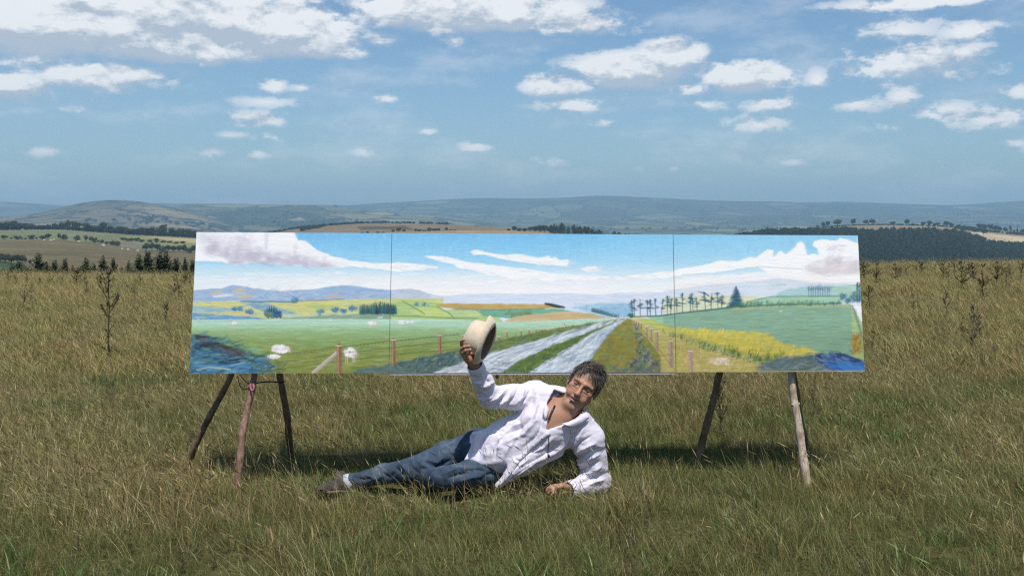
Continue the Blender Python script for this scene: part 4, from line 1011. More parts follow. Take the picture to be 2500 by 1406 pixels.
# ------------------------------------------------------------------ implicit-surface modelling kit
from mathutils.bvhtree import BVHTree
class Field:
    """Rectilinear grid that solids are melted into; meshed with surface nets."""
    def __init__(s, xs, ys, zs):
        s.ax = [np.asarray(a, np.float32) for a in (xs, ys, zs)]
        s.f = np.full([len(a) for a in s.ax], 0.3, np.float32)
    def block(s, lo, hi):
        sl = []
        for a, l, h in zip(s.ax, lo, hi):
            sl.append(slice(max(0, int(np.searchsorted(a, l)) - 1), min(len(a), int(np.searchsorted(a, h)) + 1)))
        if any(q.stop - q.start < 1 for q in sl): return None, None
        g = np.stack(np.meshgrid(*[a[q] for a, q in zip(s.ax, sl)], indexing='ij'), -1)
        return tuple(sl), g
    def put(s, d, sl, k, sub=False):
        f = s.f[sl]
        if sub:
            h = np.clip(0.5 - 0.5 * (d + f) / k, 0, 1)
            s.f[sl] = f * (1 - h) + (-d) * h + k * h * (1 - h)
        else:
            h = np.clip(0.5 + 0.5 * (d - f) / k, 0, 1)
            s.f[sl] = d * (1 - h) + f * h - k * h * (1 - h)
    def cone(s, a, b, ra, rb, k=0.01, sub=False, flat=None):
        a, b = np.array(a, np.float32), np.array(b, np.float32)
        m = max(ra, rb) + k + 0.03
        sl, g = s.block(np.minimum(a, b) - m, np.maximum(a, b) + m)
        if sl is None: return
        ba = b - a; pa = g - a
        h = np.clip((pa @ ba) / max(float(ba @ ba), 1e-9), 0, 1)
        dv = pa - h[..., None] * ba
        if flat is not None:                       # squash along one direction: (axis, factor)
            n_, fct = np.array(flat[0], np.float32), flat[1]
            dv = dv + (dv @ n_)[..., None] * n_ * (1 / fct - 1)
        d = np.linalg.norm(dv, axis=-1) - (ra + (rb - ra) * h)
        s.put(d.astype(np.float32), sl, k, sub)
    def chain(s, pts, rads, k=0.01, flat=None):
        for i in range(len(pts) - 1): s.cone(pts[i], pts[i + 1], rads[i], rads[i + 1], k, flat=flat)
    def ell(s, c, R, r, k=0.01, sub=False):
        c = np.array(c, np.float32); r = np.array(r, np.float32)
        m = float(max(r)) + k + 0.03
        sl, g = s.block(c - m, c + m)
        if sl is None: return
        q = (g - c) @ np.array(R, np.float32).T     # rows of R are the local axes
        k0 = np.linalg.norm(q / r, axis=-1); k1 = np.linalg.norm(q / (r * r), axis=-1) + 1e-6
        s.put((k0 * (k0 - 1) / k1).astype(np.float32), sl, k, sub)
    def tri(s, a, b, c, r, k=0.01):
        a, b, c = (np.array(x, np.float32) for x in (a, b, c))
        m = r + k + 0.03
        sl, g = s.block(np.minimum(np.minimum(a, b), c) - m, np.maximum(np.maximum(a, b), c) + m)
        ba, cb, ac = b - a, c - b, a - c
        nor = np.cross(ba, ac)
        def seg(p, o, e):
            h = np.clip(((p - o) @ e) / (e @ e), 0, 1); return ((p - o - h[..., None] * e) ** 2).sum(-1)
        ins = (np.sign((g - a) @ np.cross(ba, nor)) + np.sign((g - b) @ np.cross(cb, nor)) + np.sign((g - c) @ np.cross(ac, nor))) >= 2
        d2 = np.where(ins, ((g - a) @ nor) ** 2 / (nor @ nor), np.minimum(np.minimum(seg(g, a, ba), seg(g, b, cb)), seg(g, c, ac)))
        s.put((np.sqrt(d2) - r).astype(np.float32), sl, k)
    def carve_view(s, poly, lo, hi, k=0.006):
        """Cut away what shows inside an outline traced on the front of the solid (only within lo..hi)."""
        sl, g = s.block(lo, hi)
        u = U0 + F * g[..., 0] / g[..., 1]; v = V0 + F * (CAMZ - g[..., 2]) / g[..., 1]
        ins = inpoly(u, v, poly); d2 = np.full(u.shape, 1e9)
        for i in range(len(poly)):
            (x0, y0), (x1, y1) = poly[i], poly[(i + 1) % len(poly)]
            ex, ey = x1 - x0, y1 - y0
            h = np.clip(((u - x0) * ex + (v - y0) * ey) / (ex * ex + ey * ey), 0, 1)
            d2 = np.minimum(d2, (u - x0 - h * ex) ** 2 + (v - y0 - h * ey) ** 2)
        d = np.sqrt(d2) * g[..., 1] / F
        s.put(np.where(ins, -d, d).astype(np.float32), sl, k, sub=True)
    def mesh(s):
        f = s.f; neg = f < 0
        nx, ny, nz = f.shape
        cnt = np.zeros((nx - 1, ny - 1, nz - 1), np.uint8)
        for i in (0, 1):
            for j in (0, 1):
                for k in (0, 1): cnt += neg[i:nx - 1 + i, j:ny - 1 + j, k:nz - 1 + k]
        act = (cnt > 0) & (cnt < 8)
        I, J, K = np.nonzero(act)
        vid = np.full(act.shape, -1, np.int64); vid[I, J, K] = np.arange(len(I))
        pos = np.zeros((len(I), 3)); num = np.zeros(len(I))
        C = [(i, j, k) for i in (0, 1) for j in (0, 1) for k in (0, 1)]
        val = {c: f[I + c[0], J + c[1], K + c[2]] for c in C}
        crd = {c: np.stack([s.ax[0][I + c[0]], s.ax[1][J + c[1]], s.ax[2][K + c[2]]], -1) for c in C}
        for a in C:
            for ax in range(3):
                if a[ax] == 0:
                    b = list(a); b[ax] = 1; b = tuple(b)
                    va, vb = val[a], val[b]; m = (va < 0) != (vb < 0)
                    t = np.where(m, va / np.where(m, va - vb, 1), 0)[:, None]
                    pos += np.where(m[:, None], crd[a] * (1 - t) + crd[b] * t, 0); num += m
        pos /= num[:, None]
        faces = []
        for ax in range(3):
            o1, o2 = [(1, 2), (2, 0), (0, 1)][ax]
            sl0 = [slice(None)] * 3; sl1 = [slice(None)] * 3
            sl0[ax] = slice(0, -1); sl1[ax] = slice(1, None)
            for q in (sl0, sl1): q[o1] = slice(1, -1); q[o2] = slice(1, -1)
            a, b = neg[tuple(sl0)], neg[tuple(sl1)]
            E = np.stack(np.nonzero(a != b), -1); fl = a[a != b]
            E[:, o1] += 1; E[:, o2] += 1
            q = []
            for d1, d2 in ((-1, -1), (0, -1), (0, 0), (-1, 0)):
                e = E.copy(); e[:, o1] += d1; e[:, o2] += d2
                q.append(vid[e[:, 0], e[:, 1], e[:, 2]])
            q = np.stack(q, -1)
            q[~fl] = q[~fl][:, ::-1]
            faces.append(q)
        return pos, np.concatenate(faces)
def smooth_mesh(v, f, n=2, lam=0.5):
    v = v.copy()
    e = np.concatenate([f[:, [0, 1]], f[:, [1, 2]], f[:, [2, 3]], f[:, [3, 0]]])
    for _ in range(n):
        acc = np.zeros_like(v); c = np.zeros(len(v))
        np.add.at(acc, e[:, 0], v[e[:, 1]]); np.add.at(acc, e[:, 1], v[e[:, 0]])
        np.add.at(c, e[:, 0], 1); np.add.at(c, e[:, 1], 1)
        v = v * (1 - lam) + lam * acc / c[:, None]
    return v
def normals(v, f):
    fn = np.cross(v[f[:, 2]] - v[f[:, 0]], v[f[:, 3]] - v[f[:, 1]])
    n = np.zeros_like(v)
    for k in range(4): np.add.at(n, f[:, k], fn)
    return n / (np.linalg.norm(n, axis=1)[:, None] + 1e-12)
def to_px(v):
    return U0 + F * v[:, 0] / v[:, 1], V0 + F * (CAMZ - v[:, 2]) / v[:, 1]
def folds(v, n, lines):
    """Raise ridges and press creases along lines sketched on the side that faces the photographer."""
    u, w = to_px(v)
    cd = -(v - np.array([0, 0, CAMZ])); cd /= np.linalg.norm(cd, axis=1)[:, None]
    front = np.clip((n * cd).sum(1) * 2.5 + 0.3, 0, 1)
    disp = np.zeros(len(v))
    for pts, wd, amp in lines:
        d2 = np.full(len(v), 1e9); tt = np.zeros(len(v)); L = len(pts) - 1
        for i in range(L):
            (x0, y0), (x1, y1) = pts[i], pts[i + 1]
            ex, ey = x1 - x0, y1 - y0
            h = np.clip(((u - x0) * ex + (w - y0) * ey) / (ex * ex + ey * ey), 0, 1)
            dd = (u - x0 - h * ex) ** 2 + (w - y0 - h * ey) ** 2
            tt = np.where(dd < d2, (i + h) / L, tt); d2 = np.minimum(d2, dd)
        disp += amp * (.45 * np.exp(-d2 / (wd * wd)) + .75 * np.exp(-np.sqrt(d2) / (.62 * wd))) * np.sin(np.pi * np.clip(tt * .9 + .05, 0, 1)) ** .6
    return v + n * (disp * front)[:, None]
def ax(*parts):
    """Grid lines: (start, stop, step) runs joined end to end."""
    out = []
    for a, b, st in parts: out += list(np.arange(a, b - st * .5, st))
    return np.array(out + [parts[-1][1]])

# ------------------------------------------------------------------ the man
person_o = empty('person', P(1190, 1197, 5.6))
person_o.location.z = 0.0
tag(person_o, 'man in pale shirt and jeans lying propped on an elbow, raising a hat', 'person')
PL = np.array(person_o.location)
J = dict(
    pelvis=P(1188, 1116, 5.62), waist=P(1255, 1085, 5.58), chest=P(1335, 1040, 5.55), upch=P(1370, 1012, 5.53),
    rsh=P(1308, 966, 5.60), rel=P(1196, 968, 5.46), rwr=P(1162, 896, 5.325),
    lsh=P(1436, 1074, 5.52), lel=P(1458, 1176, 5.58), lwr=P(1396, 1194, 5.44),
    rhip=P(1170, 1088, 5.68), rkn=P(1004, 1146, 5.53), ran=P(868, 1177, 5.66), rtoe=P(806, 1186, 5.62),
    lhip=P(1212, 1146, 5.60), lkn=P(1082, 1166, 5.36), lan=P(1010, 1166, 5.72), ltoe=P(960, 1160, 5.84))
# head frame: x to the image right along the eyes, y up through the crown, z out of the face
eye_mid = P(1420, 945, 5.41)
hf = (Vector((0, 0, CAMZ)) - eye_mid).normalized(); hf = (hf + Vector((-0.10, 0, -0.06))).normalized()
hx = Vector((0.857, 0, -0.515)); hx = (hx - hf * hx.dot(hf)).normalized()
hy = hf.cross(hx).normalized()
HR = np.array([hx, hy, hf])
HO = np.array(eye_mid - hf * 0.088)
HS = 1.06
def H(x, y, z): return HO + HS * (np.array([x, y, z]) @ HR)
HR_h = HR

body = Field(ax((-1.02, -0.33, .014), (-.33, -.10, .003), (-.10, .10, .010), (.10, .54, .003), (.54, .60, .01)),
             ax((4.98, 5.16, .012), (5.16, 5.64, .003), (5.64, 6.0, .012)),
             ax((-.03, .0, .01), (.0, .14, .003), (.14, .42, .009), (.42, .93, .003), (.93, 1.0, .01)))
B = body
B.ell(H(0, .034, -.014), HR, np.array((.074, .084, .096)) * HS, .02)
B.ell(H(0, -.035, .028), HR, np.array((.060, .078, .060)) * HS, .03)
for s_ in (-1, 1):
    B.cone(H(s_ * .050, -.050, .004), H(s_ * .020, -.104, .054), .023, .019, .022)
    B.ell(H(s_ * .044, -.018, .056), HR, (.022, .020, .022), .016)                       # cheekbone
    B.cone(H(s_ * .012, .020, .0865), H(s_ * .047, .019, .0715), .0105, .0085, .012)      # brow
    B.ell(H(s_ * .033, .000, .0955), HR, (.0185, .0125, .0190), .008, sub=True)          # socket
    B.ell(H(s_ * .033, .0025, .0690), HR, (.0138, .0105, .0125), .004)
    B.cone(H(s_ * .020, -.0125, .080), H(s_ * .044, -.0125, .072), .0050, .0045, .006)                    # lids over the eye
    B.cone(H(s_ * .0125, -.0405, .097), H(s_ * .010, -.038, .103), .0082, .0085, .005)    # nostril
    B.cone(H(s_ * .019, -.043, .0955), H(s_ * .031, -.074, .0815), .0032, .0028, .005, sub=True)   # laugh line
    for q_ in (-.006, .002, -.014): B.cone(H(s_ * .052, q_ * .6, .062), H(s_ * .066, q_ * 1.5, .044), .0022, .0018, .003, sub=True)   # crow's feet
    B.cone(H(s_ * .020, -.0185, .086), H(s_ * .044, -.0195, .075), .0022, .0020, .003, sub=True)   # eye bag
    B.cone(H(s_ * .042, -.040, .080), H(s_ * .044, -.080, .068), .0028, .0024, .005, sub=True)   # cheek fold
    B.ell(H(s_ * .040, -.052, .066), HR, (.016, .020, .014), .014)                         # cheek
    B.ell(H(s_ * .0775, -.006, -.006), HR, (.009, .031, .019), .006)                       # ear
    B.ell(H(s_ * .083, -.004, -.000), HR, (.005, .018, .010), .004, sub=True)
B.cone(H(-.016, -.106, .060), H(.016, -.106, .060), .0175, .0175, .018)                    # chin
B.cone(H(0, .018, .0855), H(0, -.020, .100), .0078, .0092, .008)                           # nose bridge
B.cone(H(0, -.020, .099), H(0, -.036, .1095), .009, .0125, .006)
B.cone(H(-.020, -.0625, .0865), H(0, -.0605, .0945), .0050, .0060, .005); B.cone(H(.020, -.0625, .0865), H(0, -.0605, .0945), .0050, .0060, .005)
B.cone(H(-.017, -.0785, .0865), H(.017, -.0785, .0865), .0058, .0058, .006)
B.cone(H(-.024, -.0690, .0920), H(.022, -.0690, .0920), .0050, .0050, .003, sub=True)      # parted lips
B.cone(H(-.012, -.0885, .0925), H(.012, -.0885, .0925), .0040, .0040, .008, sub=True)
for y_ in (.040, .052, .064):
    B.cone(H(-.034, y_ - .002, .092 - (y_ - .04) * .35), H(.034, y_ - .002, .092 - (y_ - .04) * .35), .0028, .0028, .003, sub=True)   # forehead creases
# neck, trunk, limbs (slim: the clothes lie over them)
nb = np.array(J['upch']) + np.array((0.012, 0.0, 0.0))
B.cone(H(0, -.060, -.020), nb, .056, .062, .03)
for s_ in (-1, 1): B.cone(H(s_ * .045, -.050, -.010), nb + np.array((-.015 + .02 * s_, -.055, .015)), .014, .012, .016)   # neck tendons
B.chain([J['upch'], J['chest'], J['waist'], J['pelvis']], [.105, .112, .105, .085], .05)
B.cone(J['rsh'], J['lsh'], .062, .062, .05)
B.ell(np.array(P(1345, 1028, 5.47)), np.eye(3), (.075, .045, .07), .04)
B.chain([J['rsh'], J['rel'], J['rwr']], [.052, .042, .027], .02)
B.chain([J['lsh'], J['lel'], J['lwr']], [.052, .042, .028], .02)
B.chain([J['rhip'], J['rkn'], J['ran']], [.055, .034, .026], .03); B.chain([J['lhip'], J['lkn'], J['lan']], [.052, .030, .026], .03)
B.chain([J['ran'], J['rtoe']], [.035, .025], .02); B.chain([J['lan'], J['ltoe']], [.035, .025], .02)
# right hand round the crown of the hat: palm, four fingers stacked and closing to the right, thumb behind
def hand(F_, wrist, palm, fingers, thumb, rp=.017):
    F_.cone(wrist, palm[0], .027, .026, .012); F_.cone(wrist, palm[1], .024, .021, .012)
    F_.cone(palm[0], palm[1], rp + .004, rp + .002, .012)
    for f in fingers: F_.chain(f[0], f[1], .0035)
    F_.chain(thumb, [.0135, .0115, .0088], .006)
def PP(u, v, Y): return np.array(P(u, v, Y + (.125 if u < 1200 else 0)))
kn = [PP(1127.5, 841, 5.115), PP(1128.5, 851, 5.095), PP(1131.5, 861, 5.088), PP(1136.5, 870, 5.09)]
hand(B, J['rwr'], [PP(1134, 858, 5.14), PP(1143, 876, 5.135)],
     [([PP(1134, 859, 5.125), kn[0], PP(1126.5, 833, 5.093), PP(1132.5, 829.5, 5.072)], [.0115, .0100, .0088, .0076]),
      ([PP(1135, 863, 5.12), kn[1], PP(1134.5, 846.5, 5.069), PP(1145.5, 845, 5.052)], [.0115, .0104, .0092, .0080]),
      ([PP(1138, 868, 5.12), kn[2], PP(1138, 855.5, 5.063), PP(1148, 853.5, 5.050)], [.0112, .0100, .0090, .0078]),
      ([PP(1142, 874, 5.12), kn[3], PP(1143.5, 864.5, 5.066), PP(1151, 862.5, 5.056)], [.0105, .0090, .0080, .0070])],
     [PP(1152, 882, 5.16), PP(1160, 866, 5.195), PP(1163, 852, 5.225)])
# left hand resting in the grass, loosely closed
hand(B, J['lwr'], [PP(1372, 1190, 5.42), PP(1374, 1199, 5.40)],
     [([PP(1370, 1187, 5.43), PP(1357, 1185, 5.43), PP(1345, 1187, 5.43), PP(1337, 1192, 5.425)], [.0115, .010, .009, .008]),
      ([PP(1369, 1191, 5.415), PP(1354, 1188, 5.405), PP(1342, 1191, 5.40), PP(1335, 1197, 5.40)], [.0115, .0104, .0092, .008]),
      ([PP(1370, 1196, 5.405), PP(1356, 1194, 5.388), PP(1345, 1197, 5.38), PP(1339, 1203, 5.38)], [.0112, .010, .009, .0078]),
      ([PP(1373, 1201, 5.395), PP(1361, 1200, 5.375), PP(1352, 1203, 5.368), PP(1347, 1208, 5.37)], [.0105, .009, .008, .007])],
     [PP(1386, 1190, 5.40), PP(1372, 1186, 5.375), PP(1360, 1190, 5.36)])
bv, bf = B.mesh()
bv = smooth_mesh(bv, bf, 1, 0.35)
# skin colour: weathered, ruddier cheeks and nose, dark mouth line, grey stubble, pale lower face
L = ((bv - HO) / HS) @ HR.T
colr = np.tile(np.array([[0.38, 0.205, 0.135]]), (len(bv), 1))
colr *= (1 + 0.10 * fbm(bv, 55, 3, 2) + 0.06 * fbm(bv, 240, 2, 5))[:, None]
def near(c, r): return np.exp(-(((L - np.array(c)) / np.array(r)) ** 2).sum(1))
def mixin(w, c, a):
    global colr
    colr = colr * (1 - a * w[:, None]) + np.array(c) * a * w[:, None]
for s_ in (-1, 1):
    mixin(near((s_ * .045, -.030, .070), (.022, .018, .03)), (0.42, 0.18, 0.125), .6)
    mixin(near((s_ * .033, .0, .080), (.022, .011, .02)), (0.17, 0.085, 0.06), .75)  # eye sockets: shade of the recess put into the skin colour
    mixin(near((s_ * .031, .019, .088), (.019, .0055, .02)), (0.10, 0.075, 0.06), .8)      # eyebrows
mixin(near((0, -.036, .11), (.014, .014, .02)), (0.42, 0.18, 0.13), .6)
mixin(near((0, -.080, .08), (.060, .035, .05)), (0.36, 0.225, 0.165), .35)
mixin(near((0, -.0700, .09), (.024, .0085, .03)), (0.36, 0.15, 0.12), .7)
mixin(near((0, -.0690, .088), (.024, .0036, .012)), (0.05, 0.02, 0.02), .95)
M_SKIN, nt = new_mat('weathered_skin')
a = nd(nt, 'ShaderNodeAttribute', attribute_name='Col'); g = nd(nt, 'ShaderNodeTexCoord')
n1 = nd(nt, 'ShaderNodeTexNoise', {'Vector': g.outputs['Object'], 'Scale': 220.0, 'Detail': 4.0})
pb = nd(nt, 'ShaderNodeBsdfPrincipled', {'Base Color': a.outputs['Color'], 'Roughness': 0.5, 'Specular IOR Level': 0.35, 'Subsurface Weight': 0.12, 'Subsurface Scale': 0.004})
bb = nd(nt, 'ShaderNodeBump', {'Strength': 0.35, 'Distance': 0.002, 'Height': n1.outputs[0]})
nt.links.new(bb.outputs[0], pb.inputs['Normal']); finish(nt, pb.outputs[0])
obj('body', bv - PL, bf, M_SKIN, person_o, True, colr)
# eyes: slits of dark glossy eye between the lids
M_EYE = simple_mat('dark_eye', (0.035, 0.025, 0.02), 0.15, 0.2, 200, spec=0.5)
for s_ in (-1, 1):
    mb = MB(); Mx = Matrix([[*HR[0]], [*HR[1]], [*HR[2]]]).transposed()
    mb.ball(H(s_ * .033, -.0030, .0750) - PL, (.0108, .0052, .0100), 12, 8, M=Mx)
    mb.build('eye', M_EYE, person_o, True)
M_TEETH = simple_mat('teeth', (0.55, 0.5, 0.42), 0.3, 0.1, 100)
mb = MB(); mb.ball(H(0, -.0668, .0855) - PL, (.013, .0022, .004), 12, 6, M=Mx); mb.build('teeth', M_TEETH, person_o, True)

# hair: short, tousled, grey with dark roots; a thin cap under many locks
hrng = random.Random(7)
hmb = MB()
hd = []
def scalp(th, ph):      # th from crown, ph round the head (0 = face)
    r = np.array((.0755, .0865, .0985))
    return np.array((r[0] * math.sin(th) * math.sin(ph), .034 + r[1] * math.cos(th), -.014 + r[2] * math.sin(th) * math.cos(ph)))
for _ in range(5600):
    ph = hrng.uniform(-math.pi, math.pi)
    front = max(0, math.cos(ph))
    thmax = 1.95 - 1.03 * front + .10 * math.sin(ph * 9 + 1) * front + hrng.gauss(0, .05)
    if abs(abs(ph) - 1.35) < .28: thmax = 1.75
    th = math.acos(1 - hrng.random() * (1 - math.cos(thmax)))
    p = scalp(th, ph)
    nrm = np.array((p[0] / .0755 ** 2, (p[1] - .034) / .0865 ** 2, (p[2] + .014) / .0985 ** 2)); nrm /= np.linalg.norm(nrm)
    lock = float(fbm(np.array([p]), 38, 2, 3)[0]); lock2 = float(fbm(np.array([p]), 38, 2, 8)[0])
    top = max(0, 1 - th / 1.15)
    sweep = np.array((.95, .20, .30)) * (.35 + .9 * top)
    t = np.array((0, -1.0, -.15)) * (1.0 - .75 * top) + sweep + np.array((lock * 1.6, lock2 * 1.2, lock2 - lock)) + np.array([hrng.gauss(0, .16) for _ in range(3)])
    if front > .25 and th > .35: t = t * (1 - front) + (np.array((.85, .10, -.35)) if hrng.random() < .8 else np.array((.5, -.9, .2))) * front + np.array((lock, lock2 * .8, lock - lock2)) * .9
    t = t - nrm * t.dot(nrm); t /= np.linalg.norm(t) + 1e-6
    ln = hrng.uniform(.028, .052) * (1.0 + .25 * top)
    lift = (.24 + .34 * top + .7 * lock) * hrng.uniform(.6, 1.25)
    side = np.cross(nrm, t); w = hrng.uniform(.0011, .0022)
    g_ = hrng.random() + .35 * lock2
    c = (0.042, 0.033, 0.027) if g_ < .52 else ((0.085, 0.070, 0.058) if g_ < .84 else (0.21, 0.19, 0.17))
    if abs(p[0]) > .058 and th > 1.0 and hrng.random() < .5: c = (0.33, 0.31, 0.30)
    vs = []
    for k in range(5):
        f_ = k / 4
        q = p - nrm * .003 + t * ln * f_ + nrm * (ln * (lift * f_ - (.50 * lift + .03) * f_ * f_) + .006)
        ww = w * (1 - .8 * f_ ** 1.5)
        vs += [H(*(q - side * ww)) - PL, H(*(q + side * ww)) - PL]
    hmb.add(vs, [(0, 1, 3, 2), (2, 3, 5, 4), (4, 5, 7, 6), (6, 7, 9, 8)], c)
# under-cap
cv = []; cf = []
NT, NP = 16, 44
for i in range(NT + 1):
    for k in range(NP):
        ph = -math.pi + 2 * math.pi * k / NP; front = max(0, math.cos(ph))
        thmax = 1.86 - 1.04 * front ** 1.0
        q = scalp(thmax * i / NT, ph); q = np.array((0, .034, -.014)) + (q - np.array((0, .034, -.014))) * (1.0 + (.045 + .08 * float(fbm(np.array([q]), 38, 2, 3)[0])) * (1 - (i / NT) ** 3) - .05 * (i / NT) ** 6)
        cv.append(H(*q) - PL)
for i in range(NT):
    for k in range(NP): cf.append((i * NP + k, (i + 1) * NP + k, (i + 1) * NP + (k + 1) % NP, i * NP + (k + 1) % NP))
hmb.add(cv, cf, (0.05, 0.04, 0.033))
M_HAIR, nt = new_mat('grey_hair')
a = nd(nt, 'ShaderNodeAttribute', attribute_name='Col')
pb = nd(nt, 'ShaderNodeBsdfPrincipled', {'Base Color': a.outputs['Color'], 'Roughness': 0.45, 'Specular IOR Level': 0.5}); finish(nt, pb.outputs[0])
hmb.build('hair', M_HAIR, person_o)

# ---- jeans
def zp(pts): return [(760 + x / 2.929, 750 + y / 2.929) for x, y in pts]
jn = Field(ax((-.98, .06, .0065)), ax((5.16, 5.98, .0065)), ax((-.03, .42, .0065)))
jn.chain([J['pelvis'] + Vector((.05, 0, .0)), J['pelvis'], J['rhip']], [.115, .115, .090], .04)
jn.cone(J['pelvis'], J['lhip'], .11, .090, .05)
rk_f = J['rkn'].lerp(J['ran'], .5) + Vector((0, 0, .012))
jn.chain([J['rhip'], J['rhip'].lerp(J['rkn'], .5) + Vector((0, 0, .008)), J['rkn'], rk_f, J['ran'] + Vector((.0, 0, .008))], [.092, .076, .061, .050, .043], .03)
jn.cone(J['ran'] + Vector((.03, 0, .005)), J['ran'] + Vector((-.022, 0, .003)), .043, .051, .008)
jn.chain([J['lhip'], J['lhip'].lerp(J['lkn'], .5), J['lkn'], J['lkn'].lerp(J['lan'], .5), J['lan']], [.090, .070, .056, .050, .046], .03)
jn.chain([J['lan'], J['lan'] + Vector((-.012, .02, 0))], [.05, .055], .01)
jv, jf = jn.mesh(); jv = smooth_mesh(jv, jf, 1, .4); nn_ = normals(jv, jf)
jl = [(zp(p), w, a) for p, w, a in (
    ([(690, 1085), (720, 1140), (770, 1190)], 5, -.012), ([(740, 1080), (790, 1130), (850, 1150)], 6, .011), ([(640, 1120), (690, 1170), (720, 1230)], 5, .009), ([(600, 1140), (640, 1180), (650, 1230)], 4.5, -.008),
    ([(820, 1090), (900, 1110), (960, 1060)], 6, .010), ([(850, 1140), (930, 1130), (1000, 1090)], 5, -.010), ([(950, 1010), (1020, 1060), (1060, 1120)], 5, -.008), ([(1000, 990), (1080, 1030), (1110, 1090)], 5, .008),
    ([(320, 1215), (370, 1235), (440, 1215)], 4, -.007), ([(290, 1205), (330, 1260)], 4, .006), ([(400, 1200), (460, 1230), (520, 1200)], 4.5, .007), ([(500, 1180), (560, 1215), (600, 1180)], 4, -.006),
    ([(950, 1190), (1020, 1160), (1120, 1150)], 5, .010), ([(980, 1220), (1060, 1190), (1160, 1185)], 4.5, -.010), ([(1060, 1240), (1150, 1215), (1250, 1205)], 5, .009), ([(1100, 1170), (1180, 1160), (1260, 1170)], 4, -.008), ([(1200, 1230), (1270, 1190), (1340, 1190)], 5, -.008),
    ([(940, 1170), (960, 1230)], 5, .008))]
jv = folds(jv, nn_, [(p_, w_ * .9, a_ * 1.3) for p_, w_, a_ in jl])
jv += nn_ * (0.0045 * fbm(jv * np.array([1, 1, 1.6]), 16, 3, 4))[:, None]
M_JEANS, nt = new_mat('blue_denim')
g = nd(nt, 'ShaderNodeTexCoord')
n1 = nd(nt, 'ShaderNodeTexNoise', {'Vector': g.outputs['Object'], 'Scale': 9.0, 'Detail': 6.0, 'Roughness': 0.7})
c = ramp(nt, n1.outputs[0], [(0.3, (0.022, 0.036, 0.060)), (0.52, (0.045, 0.068, 0.105)), (0.75, (0.13, 0.17, 0.21))])
wv = nd(nt, 'ShaderNodeTexNoise', {'Vector': g.outputs['Object'], 'Scale': 420.0, 'Detail': 2.0})
c = mixc(nt, 0.35, c, mixc(nt, 1.0, c, ramp(nt, wv.outputs[0], [(0.3, (0.5, 0.5, 0.5)), (0.7, (1.5, 1.5, 1.5))]), 'MULTIPLY'))
pb = nd(nt, 'ShaderNodeBsdfPrincipled', {'Base Color': c, 'Roughness': 0.85, 'Specular IOR Level': 0.2})
bb = nd(nt, 'ShaderNodeBump', {'Strength': 0.4, 'Distance': 0.003, 'Height': wv.outputs[0]}); nt.links.new(bb.outputs[0], pb.inputs['Normal']); finish(nt, pb.outputs[0])
obj('jeans', jv - PL, jf, M_JEANS, person_o, True)

# ---- shoes and socks
M_SHOE = simple_mat('worn_brown_leather', (0.055, 0.042, 0.036), 0.6, 0.35, 40, 0.3, 150)
M_SOLE = simple_mat('dusty_pale_sole', (0.17, 0.13, 0.11), 0.8, 0.3, 40, 0.3, 150)
M_SOCK = simple_mat('grey_sock', (0.40, 0.44, 0.47), 0.9, 0.15, 120, 0.3, 400)
def shoe(an, toe, side):
    an, toe = np.array(an), np.array(toe); d = (toe - an) / np.linalg.norm(toe - an)
    lo = np.minimum(an, toe) - .12; hi = np.maximum(an, toe) + .12
    upv = np.array(side); upv = upv - d * upv.dot(d); upv /= np.linalg.norm(upv)       # out of the instep
    S_ = Field(np.arange(lo[0], hi[0], .0045), np.arange(lo[1], hi[1], .0045), np.arange(lo[2], hi[2], .0045))
    heel = an - d * .045 - upv * .035; tip = heel + d * .265
    S_.cone(heel + upv * .012, heel + d * .14 + upv * .006, .036, .038, .02); S_.cone(heel + d * .14 + upv * .004, tip - d * .03, .040, .034, .02)
    S_.cone(an - upv * .01 , an + d * .09 - upv * .028, .040, .030, .03); S_.cone(an, an + upv * .03 - d * .01, .038, .040, .02)
    v, f = S_.mesh(); so = obj('shoe', v - PL, f, M_SHOE, person_o, True)
    S_.f[:] = .3
    sd = np.cross(d, upv)
    S_.cone(heel - upv * .026, heel + d * .15 - upv * .026, .036, .043, .02, flat=(upv, .3)); S_.cone(heel + d * .15 - upv * .026, tip - d * .03 - upv * .024, .043, .036, .02, flat=(upv, .3))
    v, f = S_.mesh(); obj('sole', v - PL, f, M_SOLE, so, True)
    S_.f[:] = .3
    return so
shoe(J['ran'] + Vector((-.080, -.01, -.004)), J['ran'] + Vector((-.125, -.10, .016)), (-.45, .25, .85))
shoe(J['lan'] + Vector((-.03, .04, 0)), J['ltoe'] + Vector((-.02, .02, 0)), (0, .1, 1))
mb = MB()
a0, a1 = J['ran'] + Vector((-.005, 0, .004)), J['ran'] + Vector((-.066, -.012, .002))
mb.tube([(a0.lerp(a1, t)) - Vector(PL) for t in (0, .3, .6, 1)], [.040, .046, .047, .042], 20); mb.build('sock', M_SOCK, person_o, True)

# ---- shirt
sh = Field(ax((-.30, .62, .0055)), ax((5.06, 5.82, .0055)), ax((-.02, .82, .0055)))
fl = (0.10, -1.0, 0.05); fl = np.array(fl) / np.linalg.norm(fl)
sh.chain([J['upch'] + Vector((-.005, 0, -.01)), J['chest'], J['waist'] + Vector((.0, 0, .0)), P(1195, 1108, 5.61)], [.124, .143, .140, .134], .06)
sh.cone(J['rsh'] + Vector((-.012, 0, -.012)), J['lsh'] + Vector((-.01, 0, .02)), .076, .078, .06)
sh.cone(P(1372, 968, 5.50), J['rsh'], .050, .068, .05); sh.cone(P(1420, 1020, 5.48), J['lsh'], .050, .070, .05)
sh.chain([J['rsh'], J['rsh'].lerp(J['rel'], .5) + Vector((0, 0, -.004)), J['rel'], J['rel'].lerp(J['rwr'], .55), J['rwr'] + Vector((0.004, .006, -.015))], [.076, .065, .057, .049, .041], .028)
